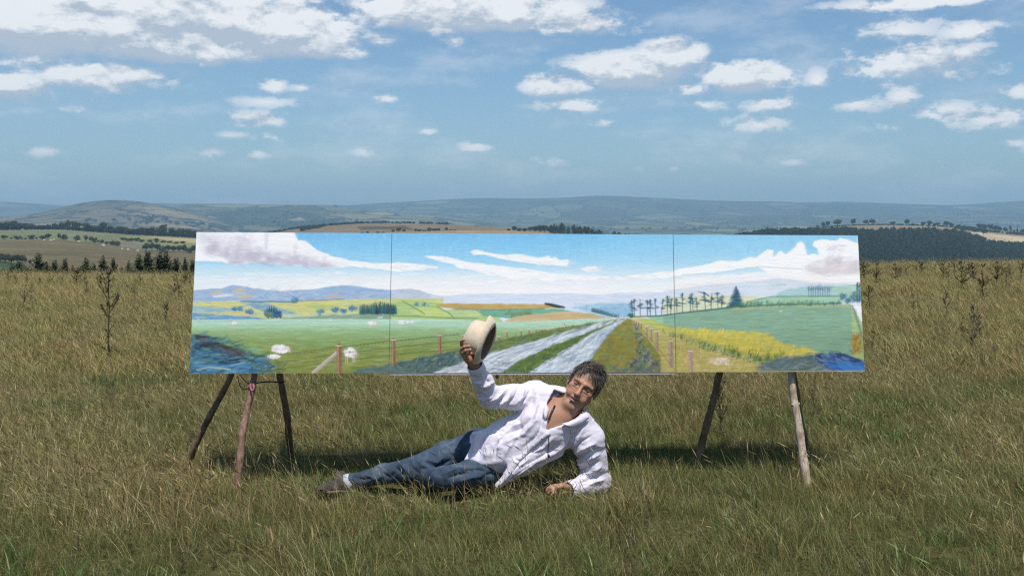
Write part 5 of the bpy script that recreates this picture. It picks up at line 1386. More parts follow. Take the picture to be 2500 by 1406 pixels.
sh.chain([J['lsh'], J['lsh'].lerp(J['lel'], .5), J['lel'] + Vector((.004, 0, .004)), J['lel'].lerp(J['lwr'], .5), J['lwr'] + Vector((.012, 0, .004))], [.084, .074, .066, .055, .046], .028)
# hem: right front panel lifted over the hip, left front falling to the grass in a point
sh.tri(P(1166, 1060, 5.53), P(1140, 1130, 5.50), P(1262, 1070, 5.46), .014, .03)
sh.tri(P(1140, 1130, 5.50), P(1250, 1122, 5.44), P(1262, 1070, 5.46), .013, .03)
sh.tri(P(1160, 1060, 5.58), P(1152, 1075, 5.70), P(1250, 1060, 5.62), .016, .03)
sh.tri(P(1256, 1122, 5.43), P(1216, 1184, 5.42), P(1330, 1110, 5.42), .009, .03)
sh.tri(P(1216, 1184, 5.42), P(1278, 1156, 5.47), P(1330, 1112, 5.42), .009, .03)
sh.tri(P(1278, 1156, 5.47), P(1368, 1108, 5.50), P(1330, 1100, 5.43), .012, .03)
OPEN = [(1334.5, 1050), (1335, 985), (1352, 950), (1440, 985), (1426, 1004), (1400, 1025), (1378, 1036), (1356, 1043)]
sh.carve_view(OPEN, (.10, 5.10, .30), (.50, 5.53, .75))
sh.cone(H(0, -.03, -.03), np.array(P(1374, 1006, 5.47)), .068, .070, .012, sub=True)
# hollow sleeve ends
ra = (J['rwr'] - J['rel']).normalized(); la = (J['lwr'] - J['lel']).normalized()
sh.cone(J['rwr'] - ra * .012, J['rwr'] + ra * .08, .033, .036, .004, sub=True); sh.cone(J['rwr'] + ra * .018, J['rwr'] + ra * .12, .065, .07, .003, sub=True)
sh.cone(J['lwr'] - la * .012, J['lwr'] + la * .08, .034, .036, .004, sub=True); sh.cone(J['lwr'] + la * .030, J['lwr'] + la * .12, .065, .07, .003, sub=True)
sv, sf = sh.mesh(); sv = smooth_mesh(sv, sf, 1, .4); sn = normals(sv, sf)
sl_ = [(zp(p), w, a) for p, w, a in (
    # raised sleeve
    ([(1215, 610), (1270, 590), (1330, 555)], 4.5, -.011), ([(1200, 570), (1260, 555), (1310, 530)], 4.5, .009), ([(1250, 680), (1320, 650), (1390, 590)], 5, .011), ([(1290, 700), (1360, 670), (1400, 620)], 4, -.010),
    ([(1340, 700), (1400, 660), (1430, 600)], 4.5, .009), ([(1400, 700), (1450, 650), (1480, 580)], 4.5, -.009), ([(1450, 700), (1500, 650), (1520, 580)], 5, .009), ([(1500, 690), (1545, 640), (1570, 580)], 4, -.008),
    ([(1150, 500), (1180, 540), (1230, 540)], 4, .007), ([(1160, 550), (1200, 580), (1250, 610)], 4, -.008), ([(1195, 650), (1240, 660), (1290, 640)], 4.5, .008), ([(1240, 470), (1255, 520), (1290, 560)], 4, -.007), ([(1215, 450), (1225, 510)], 3.5, .005),
    ([(1570, 560), (1580, 640), (1575, 710)], 3, -.008), ([(1600, 560), (1612, 640), (1600, 710)], 3.5, .006),
    # chest and belly
    ([(1610, 690), (1570, 790), (1480, 870), (1350, 920)], 6, -.013), ([(1640, 700), (1610, 810), (1530, 900), (1400, 960)], 6, .012), ([(1540, 760), (1500, 830), (1430, 860)], 5, .010), ([(1660, 760), (1640, 860), (1600, 930), (1520, 1000)], 5, -.011),
    ([(1500, 820), (1490, 900), (1460, 980)], 5, -.009), ([(1440, 830), (1380, 880), (1290, 900)], 4.5, -.009), ([(1420, 860), (1350, 940), (1330, 1040)], 5, .011), ([(1390, 900), (1320, 990), (1310, 1080)], 4.5, -.010),
    ([(1300, 890), (1250, 980), (1240, 1080)], 5, .010), ([(1260, 890), (1210, 980), (1190, 1080)], 4.5, -.010), ([(1220, 890), (1170, 970), (1150, 1080)], 5, .009), ([(1180, 890), (1135, 980), (1115, 1080)], 4, -.006),
    ([(1450, 960), (1400, 1020), (1380, 1090)], 5, .008), ([(1720, 940), (1660, 1000), (1560, 1060)], 5, .010), ([(1780, 960), (1700, 1030), (1600, 1090), (1500, 1150)], 5, -.009), ([(1850, 950), (1760, 1020), (1650, 1090)], 5, .009), ([(1860, 1000), (1780, 1060), (1690, 1100)], 4, -.009),
    ([(1560, 1080), (1490, 1140), (1400, 1220)], 5, .008), ([(1600, 1110), (1500, 1180), (1390, 1260)], 4, -.007), ([(1460, 1090), (1400, 1180), (1350, 1260)], 4, .007), ([(1900, 880), (1850, 950), (1820, 1020)], 5, -.009), ([(1950, 860), (1900, 960), (1870, 1040)], 5, .008),
    # propping sleeve
    ([(1860, 1060), (1940, 1010), (2030, 970)], 5, .011), ([(1880, 1090), (1960, 1050), (2050, 1010)], 4, -.011), ([(1890, 1130), (1970, 1090), (2060, 1050)], 5, .010), ([(1900, 1170), (1980, 1140), (2060, 1100)], 4, -.010), ([(1920, 1200), (2000, 1180), (2070, 1140)], 5, .009),
    ([(1920, 1260), (1990, 1225), (2080, 1190)], 4, -.010), ([(1950, 1290), (2020, 1250), (2090, 1230)], 4.5, .009), ([(1900, 1290), (1950, 1270), (2000, 1275)], 3.5, -.006), ([(1840, 1050), (1870, 1020), (1930, 960), (2000, 920)], 3, -.008))]
sv = folds(sv, sn, [(p_, w_ * .9, a_ * 1.35) for p_, w_, a_ in sl_])
sv += sn * (0.0050 * (1 - 2 * np.abs(fbm(sv @ np.array([[.9, 0, .5], [0, 1, 0], [-1.2, 0, 2.0]]), 8, 3, 7))) - .0025 + 0.0022 * fbm(sv, 34, 3, 3))[:, None]
M_SHIRT, nt = new_mat('lilac_white_cotton')
g = nd(nt, 'ShaderNodeTexCoord')
n1 = nd(nt, 'ShaderNodeTexNoise', {'Vector': g.outputs['Object'], 'Scale': 18.0, 'Detail': 5.0})
c = ramp(nt, n1.outputs[0], [(0.3, (0.60, 0.56, 0.665)), (0.7, (0.70, 0.66, 0.745))])
wv = nd(nt, 'ShaderNodeTexNoise', {'Vector': g.outputs['Object'], 'Scale': 60.0, 'Detail': 5.0, 'Roughness': 0.6})
wf = nd(nt, 'ShaderNodeTexNoise', {'Vector': g.outputs['Object'], 'Scale': 600.0, 'Detail': 2.0})
hgt = nd(nt, 'ShaderNodeMath', {0: wv.outputs[0], 1: 1.0, 2: 0.0}, operation='MULTIPLY_ADD'); nt.links.new(wf.outputs[0], hgt.inputs[2])
pb = nd(nt, 'ShaderNodeBsdfPrincipled', {'Base Color': c, 'Roughness': 0.85, 'Specular IOR Level': 0.15, 'Sheen Weight': 0.15})
bb = nd(nt, 'ShaderNodeBump', {'Strength': 0.35, 'Distance': 0.004, 'Height': hgt.outputs[0]}); nt.links.new(bb.outputs[0], pb.inputs['Normal']); finish(nt, pb.outputs[0])
shirt = obj('shirt', sv - PL, sf, M_SHIRT, person_o, True)
tree_s = BVHTree.FromPolygons([tuple(q) for q in sv], [tuple(int(i) for i in q) for q in sf])
tree_b = BVHTree.FromPolygons([tuple(q) for q in bv], [tuple(int(i) for i in q) for q in bf])
camv = Vector((0, 0, CAMZ))
def on(tree, u, v, lift=0.004, default=5.45):
    d = (P(u, v, 5.5) - camv).normalized()
    h = tree.ray_cast(camv, d)
    if h[0] is None: return P(u, v, default)
    return h[0] - d * lift
def sheet(name, rows, mat, parent, thick=.003):
    """Thin cloth strip through rows of points."""
    v = []; f = []; n = len(rows[0])
    for r in rows: v += [np.array(p) - PL for p in r]
    for i in range(len(rows) - 1):
        for k in range(n - 1): f.append((i * n + k, i * n + k + 1, (i + 1) * n + k + 1, (i + 1) * n + k))
    o = obj(name, v, f, mat, parent, True)
    md = o.modifiers.new('cloth', 'SOLIDIFY'); md.thickness = thick; md.offset = 0
    return o
def resample(pts, n):
    pts = [np.array(p, float) for p in pts]; L_ = [0]
    for a, b in zip(pts[:-1], pts[1:]): L_.append(L_[-1] + np.linalg.norm(b - a))
    t = np.linspace(0, L_[-1], n); P_ = np.array(pts)
    return [tuple(np.interp(x, L_, P_[:, k]) for k in range(2)) for x in t]
def strip_on(name, e0, e1, n, m, lift, mat, parent, bulge=0.0):
    a, b = resample(e0, n), resample(e1, n); rows = []
    for p, q in zip(a, b):
        rows.append([on(tree_s, p[0] + (q[0] - p[0]) * k / (m - 1), p[1] + (q[1] - p[1]) * k / (m - 1), lift + bulge * math.sin(math.pi * k / (m - 1))) for k in range(m)])
    # even out jumps where a ray slipped past the cloth
    for r in rows:
        ys = sorted(p.y for p in r); md = ys[len(ys) // 2]
        for k in range(len(r)):
            if abs(r[k].y - md) > .05:
                u, v = U0 + F * r[k].x / r[k].y, V0 + F * (CAMZ - r[k].z) / r[k].y; r[k] = P(u, v, md)
    return sheet(name, rows, mat, parent)
strip_on('placket', zp([(1690, 880), (1620, 940), (1560, 990), (1500, 1050), (1460, 1080)]), zp([(1712, 905), (1640, 965), (1580, 1015), (1520, 1075), (1478, 1102)]), 12, 3, .004, M_SHIRT, shirt)
strip_on('placket', zp([(1460, 1085), (1420, 1150), (1375, 1210), (1332, 1278)]), zp([(1490, 1100), (1446, 1165), (1398, 1225), (1350, 1280)]), 10, 3, .005, M_SHIRT, shirt)
strip_on('collar', zp([(1795, 640), (1740, 665), (1705, 720), (1680, 800)]), zp([(1760, 610), (1705, 640), (1668, 700), (1655, 770)]), 10, 5, .012, M_SHIRT, shirt, .008)
strip_on('collar', zp([(1940, 745), (1900, 790), (1850, 815), (1790, 832)]), zp([(1985, 790), (1945, 835), (1885, 862), (1868, 858)]), 10, 5, .014, M_SHIRT, shirt, .010)
M_BUTTON = simple_mat('shirt_button', (0.5, 0.46, 0.5), 0.3, 0.1, 50, spec=0.5)
for q in ((1652, 935), (1590, 988), (1530, 1048), (1418, 1180)):
    (u, v), = zp([q]); p = on(tree_s, u, v, .009)
    mb = MB(); mb.ball(np.array(p) - PL, (.006, .003, .006), 10, 6); mb.build('button', M_BUTTON, shirt, True)
# cuffs
def cuff(name, wr, axv, r):
    axv = Vector(axv).normalized(); mb = MB()
    pts = [wr - axv * .040, wr - axv * .034, wr + axv * .012, wr + axv * .018]
    mb.tube([p - Vector(PL) for p in pts], [r * 1.02, r * 1.07, r * 1.03, r * .97], 20, cap=False)
    o = mb.build(name, M_SHIRT, shirt, True); md = o.modifiers.new('cloth', 'SOLIDIFY'); md.thickness = .004
cuff('cuff', J['rwr'], ra, .043); cuff('cuff', J['lwr'] + la * .012, la, .047)
# cord round the neck with black ends and a bead on a long string
M_CORD = simple_mat('black_cord', (0.012, 0.012, 0.014), 0.35, 0.2, 100, spec=0.5)
def neck_line(name, pts, r, tree, lift, n=6):
    mb = MB(); path = []
    for (u, v) in zp(pts):
        p = on(tree, u, v, lift); path.append(p - Vector(PL))
    mb.tube(path, r, n); return mb.build(name, M_CORD, person_o, True)
cordo = neck_line('neck_cord', [(1692, 800), (1694, 860), (1696, 930), (1694, 990), (1690, 1040)], .0016, tree_s, .012)
neck_line('neck_cord', [(1700, 800), (1700, 870), (1700, 950), (1697, 1045)], .0013, tree_s, .013)
neck_line('cord_end', [(1742, 702), (1722, 740), (1702, 790), (1694, 802)], .0050, tree_b, .010, 8)
neck_line('cord_end', [(1920, 765), (1880, 800), (1845, 818), (1808, 834)], .0050, tree_b, .012, 8)
(u, v), = zp([(1697, 1062)]); p = on(tree_s, u, v, .012)
mb = MB(); mb.ball(np.array(p) - PL, (.007, .006, .010), 10, 6); mb.build('bead', M_CORD, person_o, True)

# ---- the hat, lifted by its crown
HC = P(1191, 835, 5.28)
hax = Vector((-0.905, 0.27, 0.33)).normalized()
hup = Vector((0.342, 0.0, 0.94)); hup = (hup - hax * hup.dot(hax)).normalized(); hsd = hax.cross(hup)
hat = empty('hat', HC); tag(hat, 'cream felt hat with rolled brim held up in the raised hand', 'hat')
M_FELT = simple_mat('cream_felt', (0.60, 0.50, 0.375), 0.9, 0.12, 50, 0.35, 350, sheen=0.3)
M_BAND = simple_mat('hat_lining', (0.22, 0.16, 0.10), 0.85, 0.2, 60)
def revolve(prof_, n, oval, wav=None):
    v = []; f = []
    for i, (r, h) in enumerate(prof_):
        for k in range(n):
            t = 2 * math.pi * k / n
            rr = r; hh = h
            if wav: rr, hh = wav(r, h, t)
            v.append(hax * hh + hup * (rr * oval[0] * math.cos(t)) + hsd * (rr * oval[1] * math.sin(t)))
    for i in range(len(prof_) - 1):
        for k in range(n):
            f.append((i * n + k, i * n + (k + 1) % n, (i + 1) * n + (k + 1) % n, (i + 1) * n + k))
    return v, f
crown = [(.089, -.004), (.0885, .01), (.088, .03), (.087, .055), (.085, .080), (.080, .100), (.070, .113), (.052, .120), (.03, .1205), (.004, .119)]
inner = [(.003, .115), (.03, .1165), (.051, .116), (.068, .109), (.077, .097), (.0815, .078), (.0835, .055), (.0845, .03), (.0853, .01), (.0858, -.004)]
def dent(r, h, t):
    k = max(0, (h - .06) / .06)
    return r * (1 + .012 * math.sin(3 * t + .5) + .008 * math.sin(5 * t)), h - .016 * k * math.exp(-(r / .04) ** 2) + .003 * math.sin(2 * t)
v, f = revolve(crown + inner, 48, (1.04, .93), dent); obj('crown', v, f, M_FELT, hat, True)
brim = [(.0895, .000), (.096, -.004), (.104, -.004), (.113, .002), (.121, .012), (.1255, .022), (.1262, .0245), (.1245, .025), (.119, .0165), (.111, .0065), (.103, .0005), (.096, .001), (.0895, .005)]
def roll(r, h, t):
    k = max(0, (r - .09) / .036)
    return r * (1 + .015 * math.cos(2 * t + .4) * k), h + k * (.010 * math.cos(2 * t) + .006 * math.sin(t + .8)) + .002 * math.sin(3 * t)
v, f = revolve(brim + [brim[0]], 56, (1.04, .93), roll); obj('brim', v, f, M_FELT, hat, True)
band = [(.0849, -.002), (.0838, .008), (.0825, .03), (.0820, .031), (.0825, .029), (.0832, .008), (.0842, -.003)]
v, f = revolve(band, 40, (1.04, .93)); obj('sweatband', v, f, M_BAND, hat, True)
# ------------------------------------------------------------------ trees, hedges, sheep
M_LEAF = leaf_mat('tree_leaves', 0.22)
M_NEEDLE = leaf_mat('conifer_needles', 0.12)
M_TRUNK = simple_mat('tree_bark', (0.09, 0.07, 0.05), 0.9, 0.3, 3.0)
def crown_mesh(name, seed, lobes, n, size, cols, mat):
    """Leaf clumps scattered through several lobes, open at the rim; unit-height tree."""
    r = np.random.default_rng(seed)
    v = []; f = []; c = []
    w = np.array([l[3] * l[4] * l[5] for l in lobes]); w /= w.sum()
    which = r.choice(len(lobes), n, p=w)
    for k in which:
        cx, cy, cz, rx, ry, rz = lobes[k]
        d = r.normal(size=3); d /= np.linalg.norm(d)
        rad = r.random() ** .38 * r.uniform(.85, 1.12)
        p = np.array((cx, cy, cz)) + d * rad * np.array((rx, ry, rz))
        nrm = d + r.normal(size=3) * .7; nrm /= np.linalg.norm(nrm)
        a = np.cross(nrm, r.normal(size=3)); a /= np.linalg.norm(a); b = np.cross(nrm, a)
        s = size * r.uniform(.5, 1.4)
        q = len(v)
        v += [p - a * s - b * s * .7, p + a * s * .9 - b * s * .8, p + a * s * r.uniform(.6, 1.1) + b * s * .8, p - a * s * .8 + b * s * r.uniform(.5, 1)]
        f.append((q, q + 1, q + 2, q + 3))
        col = np.array(cols[r.integers(len(cols))]) * r.uniform(.75, 1.25)
        c += [col] * 4
    return mesh_data(name, np.array(v), f, mat, False, np.array(c))
def trunk_mesh(name, h, r0, limbs, seed):
    rr = random.Random(seed); mb = MB()
    mb.tube([(0, 0, -.04), (rr.uniform(-.01, .01), 0, h * .5), (rr.uniform(-.02, .02), rr.uniform(-.02, .02), h)], [r0, r0 * .75, r0 * .4], 7)
    for k in range(limbs):
        a = k * 6.28 / limbs + rr.uniform(-.4, .4); z = h * rr.uniform(.45, .8); L = rr.uniform(.14, .26)
        mb.tube([(0, 0, z), (math.cos(a) * L * .5, math.sin(a) * L * .5, z + L * .5), (math.cos(a) * L, math.sin(a) * L, z + L * .95)], [r0 * .5, r0 * .33, r0 * .12], 5)
    return mb.data(name, M_TRUNK)
GREENS = [(0.040, 0.056, 0.020), (0.055, 0.072, 0.026), (0.030, 0.044, 0.018), (0.065, 0.075, 0.03)]
BROAD = []
for i in range(5):
    r = np.random.default_rng(50 + i)
    lobes = [(0, 0, .62, .30, .30, .30)] + [(.24 * math.cos(a) * r.uniform(.6, 1.1), .24 * math.sin(a) * r.uniform(.6, 1.1), r.uniform(.42, .8), r.uniform(.14, .22), r.uniform(.14, .22), r.uniform(.13, .2)) for a in np.linspace(0, 6.28, 7, endpoint=False)]
    BROAD.append((trunk_mesh('trunk', .62, .035, 5, i), crown_mesh('crown', 60 + i, lobes, 620, .038, GREENS, M_LEAF)))
BUSH = []
for i in range(3):
    r = np.random.default_rng(80 + i)
    lobes = [(0, 0, .42, .40, .36, .44)] + [(.3 * math.cos(a), .3 * math.sin(a), r.uniform(.3, .65), .2, .2, .24) for a in np.linspace(0, 6.28, 6, endpoint=False)]
    BUSH.append((trunk_mesh('trunk', .4, .03, 4, 20 + i), crown_mesh('crown', 90 + i, lobes, 420, .045, GREENS, M_LEAF)))
SPARSE = [(trunk_mesh('trunk', .8, .03, 7, 33), crown_mesh('crown', 97, [(0, 0, .66, .26, .26, .32), (.15, 0, .8, .14, .14, .14), (-.17, .05, .6, .14, .14, .16)], 150, .034, GREENS, M_LEAF))]
NEEDLES = [(0.022, 0.036, 0.020), (0.030, 0.046, 0.024), (0.016, 0.028, 0.017), (0.040, 0.052, 0.024)]
def spruce_mesh(seed, whorls, per, n_sub):
    r = random.Random(seed); mb = MB()
    for i in range(whorls):
        t = i / (whorls - 1); z = .06 + .90 * t
        L = (.36 * (1 - t) ** .8 + .022) * r.uniform(.85, 1.12)
        for k in range(max(3, int(per * (1 - .35 * t)))):
            a = r.uniform(0, 6.28); l = L * r.uniform(.6, 1.2); zj = z + r.uniform(-.022, .022)
            droop = -.10 * l / .25 + .12 * t
            d = Vector((math.cos(a), math.sin(a), 0)); sd = Vector((-math.sin(a), math.cos(a), 0))
            c = NEEDLES[r.randrange(4)]
            for s in range(n_sub):
                f_ = (s + .5) / n_sub; p = d * l * f_ + Vector((0, 0, zj + droop * f_ + .04 * f_ * f_))
                w = .044 * (1.15 - f_ * .6) * r.uniform(.7, 1.3); ln = l / n_sub * .85
                up = Vector((0, 0, r.uniform(-.012, .018))); tw = sd * w + Vector((0, 0, r.uniform(-.9, .9) * w * .5))
                mb.add([p - d * ln * .6 - tw * .5 + up, p - tw - Vector((0, 0, .012)) + d * ln * .2, p + d * ln, p + tw - Vector((0, 0, .012)) + d * ln * .2], [(0, 1, 2, 3)], tuple(x * r.uniform(.8, 1.25) for x in c))
    mb.tube([(0, 0, .9), (0, 0, 1.0)], [.010, .002], 4, (0.03, 0.045, 0.024))
    return mb.data('crown', M_NEEDLE)
SPRUCE = [(trunk_mesh('trunk', .9, .018, 0, 40 + i), spruce_mesh(40 + i, 30, 15, 4)) for i in range(3)]
trng = random.Random(21)
ORD = ['first', 'second', 'third', 'fourth', 'fifth', 'sixth', 'seventh', 'eighth', 'ninth', 'tenth', 'eleventh', 'twelfth', 'thirteenth', 'fourteenth', 'fifteenth', 'sixteenth', 'seventeenth', 'eighteenth', 'nineteenth', 'twentieth']
ORD += ['twenty-' + q for q in ORD[:9]] + ['thirtieth'] + ['thirty-' + q for q in ORD[:9]] + ['fortieth'] + ['forty-' + q for q in ORD[:9]]
def tree_at(name, kind, loc, h, w, label, group, cat='tree'):
    tm, cm = kind
    e = empty(name, loc); e.scale = (w, w, h); e.rotation_euler = (0, 0, trng.uniform(0, 6.28))
    link_obj('trunk', tm, e); link_obj('crown', cm, e)
    tag(e, label, cat, group)
    return e
def plant_row(landname, Y, rows, name, protos, lab, group, jit=0.0, wk=1.0):
    for i, (u, h, w) in enumerate(sorted(rows)):
        y = Y + trng.uniform(-jit, jit)
        z = LANDS[landname](u, y)
        hm = h * y / F; wm = w * y / F
        tree_at(name, protos[trng.randrange(len(protos))], ((u - U0) / F * y, y, z - .08 * hm), hm * 1.14, wm * 1.25 * wk, lab(i, len(rows)), group)
def nth(fmt): return lambda i, n: fmt % (ORD[i] if i else 'leftmost')

# crest line of the left pasture, against the hill
rows = [(4, 20, 17), (17, 23, 20), (32, 23, 22), (47, 20, 19), (61, 18, 18), (76, 17, 20), (92, 12, 14), (104, 10, 15), (117, 14, 14), (134, 18, 14), (150, 22, 16), (165, 27, 16), (186, 25, 26), (212, 24, 22), (228, 19, 20), (240, 17, 18), (253, 27, 20), (268, 21, 18), (284, 16, 18), (297, 21, 22), (309, 20, 16), (325, 18, 18), (340, 21, 20), (356, 20, 22), (372, 22, 16), (386, 24, 18), (398, 31, 24), (418, 22, 18), (432, 20, 18), (445, 24, 22), (460, 22, 18), (472, 20, 16)]
plant_row('left_pasture', 1062, rows, 'hedgerow_oak', BROAD, nth('%s round oak in the long tree line under the left hill'), 'oaks in the tree line under the left hill', 12, 1.1)
rows = [(10, 12, 18), (28, 5, 9), (43, 11, 17), (54, 4, 8), (62, 4, 8), (77, 12, 16), (89, 6, 9), (105, 11, 16), (117, 15, 18), (144, 18, 9), (156, 17, 18), (188, 17, 15), (210, 17, 12), (222, 15, 14), (231, 14, 12), (240, 8, 9), (249, 12, 10), (260, 9, 9), (272, 10, 12), (279, 14, 12), (287, 15, 14)]
plant_row('left_pasture', 838, rows, 'hawthorn', BUSH + BROAD[:2], nth('%s hawthorn in the broken hedge between green and brown pasture'), 'hawthorns between the left pastures', 6)
rows = [(300, 8, 14), (312, 9, 14), (322, 9, 12), (334, 10, 14), (346, 9, 14), (382, 13, 12), (366, 8, 14), (398, 7, 14), (414, 6, 14), (430, 6, 14), (446, 6, 14)]
plant_row('left_pasture', 935, rows, 'hedge_bush', BUSH, nth('%s low bush in the hedge by the small yellow-green field'), 'bushes by the small yellow-green field', 6)
rows = [(357, 22, 22), (371, 23, 18), (384, 19, 18), (397, 18, 18), (410, 18, 18), (424, 17, 18), (438, 18, 18), (449, 21, 14), (462, 18, 18), (474, 18, 16)]
plant_row('left_pasture', 800, rows, 'thicket_tree', BUSH + BROAD, nth('%s tree of the dark thicket left of the painting'), 'thicket left of the painting', 8, 1.1)
rows = [(2, 20, 22), (14, 22, 24), (28, 22, 22), (42, 22, 22), (55, 21, 18), (61, 14, 12)]
plant_row('left_pasture', 520, rows, 'dark_tree', BUSH + BROAD, nth('%s tree of the dark clump at the left frame edge'), 'dark clump at the left frame edge', 10, 1.15)
plant_row('left_pasture', 500, [(73, 14, 10)], 'dark_tree', BROAD, lambda i, n: 'lone small round tree right of the dark clump', None)
# lone trees along the right crest
rows = [(1996, 8, 8), (2010, 15, 11), (2021, 15, 12), (2045, 19, 20), (2083, 18, 14), (2096, 5, 6), (2114, 15, 14), (2130, 17, 15), (2180, 10, 14), (2214, 17, 14), (2228, 6, 9), (2254, 10, 14), (2270, 15, 15), (2282, 9, 10), (2289, 11, 10), (2310, 16, 15), (2323, 12, 12), (2340, 9, 14)]
plant_row('wooded_hill', 1640, rows, 'hilltop_tree', BROAD, nth('%s dark tree on the bare crest above the right wood'), 'trees on the right crest', 4, 1.1)
rows = [(2353, 8, 12), (2366, 9, 12), (2377, 8, 10), (2391, 18, 14), (2404, 17, 16), (2418, 18, 16), (2431, 16, 16), (2441, 14, 12), (2455, 14, 12), (2497, 14, 14)]
plant_row('wooded_hill', 1610, rows, 'copse_tree', BROAD, nth('%s broad tree of the copse behind the pale stubble field'), 'copse behind the pale stubble field', 6, 1.1)
plant_row('wooded_hill', 1600, [(2467, 21, 14)], 'copse_tree', SPARSE, lambda i, n: 'thin half-bare tall tree behind the pale stubble field', None)
plant_row('wooded_hill', 1600, [(2484, 17, 9), (2476, 11, 8)], 'copse_spruce', SPRUCE, nth('%s pointed spruce beside the half-bare tree on the right'), 'spruces beside the half-bare tree')
# over the middle of the painting
rows = [(884, 8, 10), (897, 9, 9), (923, 6, 8), (935, 6, 9), (960, 8, 10), (973, 14, 13), (986, 8, 10), (1015, 8, 10), (1024, 7, 10), (1036, 7, 9), (1048, 12, 10), (1058, 8, 9), (1064, 9, 10), (1071, 9, 9), (1090, 11, 9), (1100, 5, 9), (1110, 5, 9), (1242, 8, 10), (1256, 15, 14), (1268, 11, 12)]
plant_row('stubble_hill', 1165, rows, 'hedge_tree', BROAD + BUSH, nth('%s small tree along the tan field over the painting'), 'trees along the tan field above the painting', 6, 1.1)
rows = [(1281, 12, 14), (1294, 14, 14), (1306, 18, 16), (1318, 20, 18), (1330, 20, 18), (1342, 18, 16)]
plant_row('stubble_hill', 1165, rows, 'wood_edge_tree', BROAD, nth('%s broadleaf tree at the plantation edge over the painting'), 'broadleaf edge of the plantation above the painting', 8, 1.15)

# --- young spruces along the brow of the meadow, left
rows = [(8, 668, 9), (30, 660, 8), (49, 650, 14), (66, 667, 9), (94, 635, 20), (112, 655, 11), (134, 648, 13), (159, 646, 13), (178, 660, 10), (210, 643, 14), (229, 658, 9), (251, 639, 13), (276, 643, 13), (297, 662, 9), (315, 652, 11), (339, 635, 14), (360, 629, 16), (390, 631, 16), (406, 629, 15), (430, 643, 14), (452, 643, 13), (469, 649, 12)]
for i, (u, vt, w) in enumerate(rows):
    y = 62 + trng.uniform(-5, 7); x = (u - U0) / F * y
    zb = mz(x, y); zt = CAMZ - (vt - V0) / F * y
    h = (zt - zb) * 1.02
    tree_at('young_spruce', SPRUCE[i % 3], (x, y, zb - .05), h, max(2 * w * y / F * 5.5, h * 1.0) * trng.uniform(.8, 1.25), '%s young spruce behind the meadow brow, left of the painting' % (ORD[i] if i else 'leftmost'), 'young spruces behind the meadow brow')

rows = [(20, 672, 15), (58, 670, 14), (84, 666, 16), (120, 670, 14), (147, 668, 15), (170, 670, 14), (193, 668, 15), (222, 670, 14), (263, 668, 16), (288, 670, 15), (306, 668, 13), (327, 664, 15), (350, 660, 16), (376, 660, 17), (420, 662, 16), (441, 664, 15), (461, 666, 14)]
for i, (u, vt, w) in enumerate(rows):
    y = 58 + trng.uniform(-4, 4); x = (u - U0) / F * y
    zb = mz(x, y); h = CAMZ - (vt - V0) / F * y - zb
    tree_at('gorse_bush', BUSH[i % 3], (x, y, zb - .05), h * 1.1, w * y / F * 3.0, '%s dark rounded bush low between the young spruces, left of the painting' % (ORD[i] if i else 'leftmost'), 'bushes between the young spruces', 'bush')

# ---- scattering for what nobody could count
def scatter(name, pts, rot, scl, idx, protos, label, cat):
    me = bpy.data.meshes.new(name)
    me.vertices.add(len(pts)); me.vertices.foreach_set('co', np.asarray(pts, np.float32).ravel())
    for nm, ty, data in (('rot', 'FLOAT_VECTOR', rot), ('scl', 'FLOAT_VECTOR', scl), ('pick', 'INT', idx)):
        a = me.attributes.new(nm, ty, 'POINT')
        a.data.foreach_set('vector' if ty == 'FLOAT_VECTOR' else 'value', np.asarray(data, np.int32 if ty == 'INT' else np.float32).ravel())
    o = link_obj(name, me)
    colp = bpy.data.collections.new(name + '_kinds')
    for i, m in enumerate(protos):
        q = bpy.data.objects.new('%s_kind_%02d' % (name, i), m); colp.objects.link(q)
    ng = bpy.data.node_groups.new(name + '_scatter', 'GeometryNodeTree')
    ng.interface.new_socket('Geometry', in_out='INPUT', socket_type='NodeSocketGeometry'); ng.interface.new_socket('Geometry', in_out='OUTPUT', socket_type='NodeSocketGeometry')
    N = ng.nodes; Lk = ng.links
    gi, go = N.new('NodeGroupInput'), N.new('NodeGroupOutput')
    m2p = N.new('GeometryNodeMeshToPoints'); ci = N.new('GeometryNodeCollectionInfo'); ip = N.new('GeometryNodeInstanceOnPoints')
    ci.inputs['Collection'].default_value = colp; ci.inputs['Separate Children'].default_value = True; ci.inputs['Reset Children'].default_value = True
    ip.inputs['Pick Instance'].default_value = True
    def att(nm, ty):
        n = N.new('GeometryNodeInputNamedAttribute'); n.data_type = ty; n.inputs['Name'].default_value = nm
        return n.outputs['Attribute']
    e2r = N.new('FunctionNodeEulerToRotation')
    Lk.new(att('rot', 'FLOAT_VECTOR'), e2r.inputs[0]); Lk.new(e2r.outputs[0], ip.inputs['Rotation'])
    Lk.new(att('scl', 'FLOAT_VECTOR'), ip.inputs['Scale']); Lk.new(att('pick', 'INT'), ip.inputs['Instance Index'])
    Lk.new(gi.outputs[0], m2p.inputs[0]); Lk.new(m2p.outputs[0], ip.inputs['Points']); Lk.new(ci.outputs[0], ip.inputs['Instance']); Lk.new(ip.outputs[0], go.inputs[0])
    o.modifiers.new('scatter', 'NODES').node_group = ng
    tag(o, label, cat, kind='stuff')
    return o
wr = np.random.default_rng(5)
LOWB = [crown_mesh('wood_crown', 200 + i, [(0, 0, .6, .34, .34, .36), (.15, .1, .72, .2, .2, .2), (-.15, -.1, .5, .22, .22, .2)], 150, .085, [(0.028, 0.044, 0.017), (0.040, 0.056, 0.020), (0.022, 0.036, 0.016)], M_LEAF) for i in range(3)]
LOWC = [spruce_mesh(300 + i, 9, 6, 2) for i in range(2)]
pts, rot, scl, pick = [], [], [], []
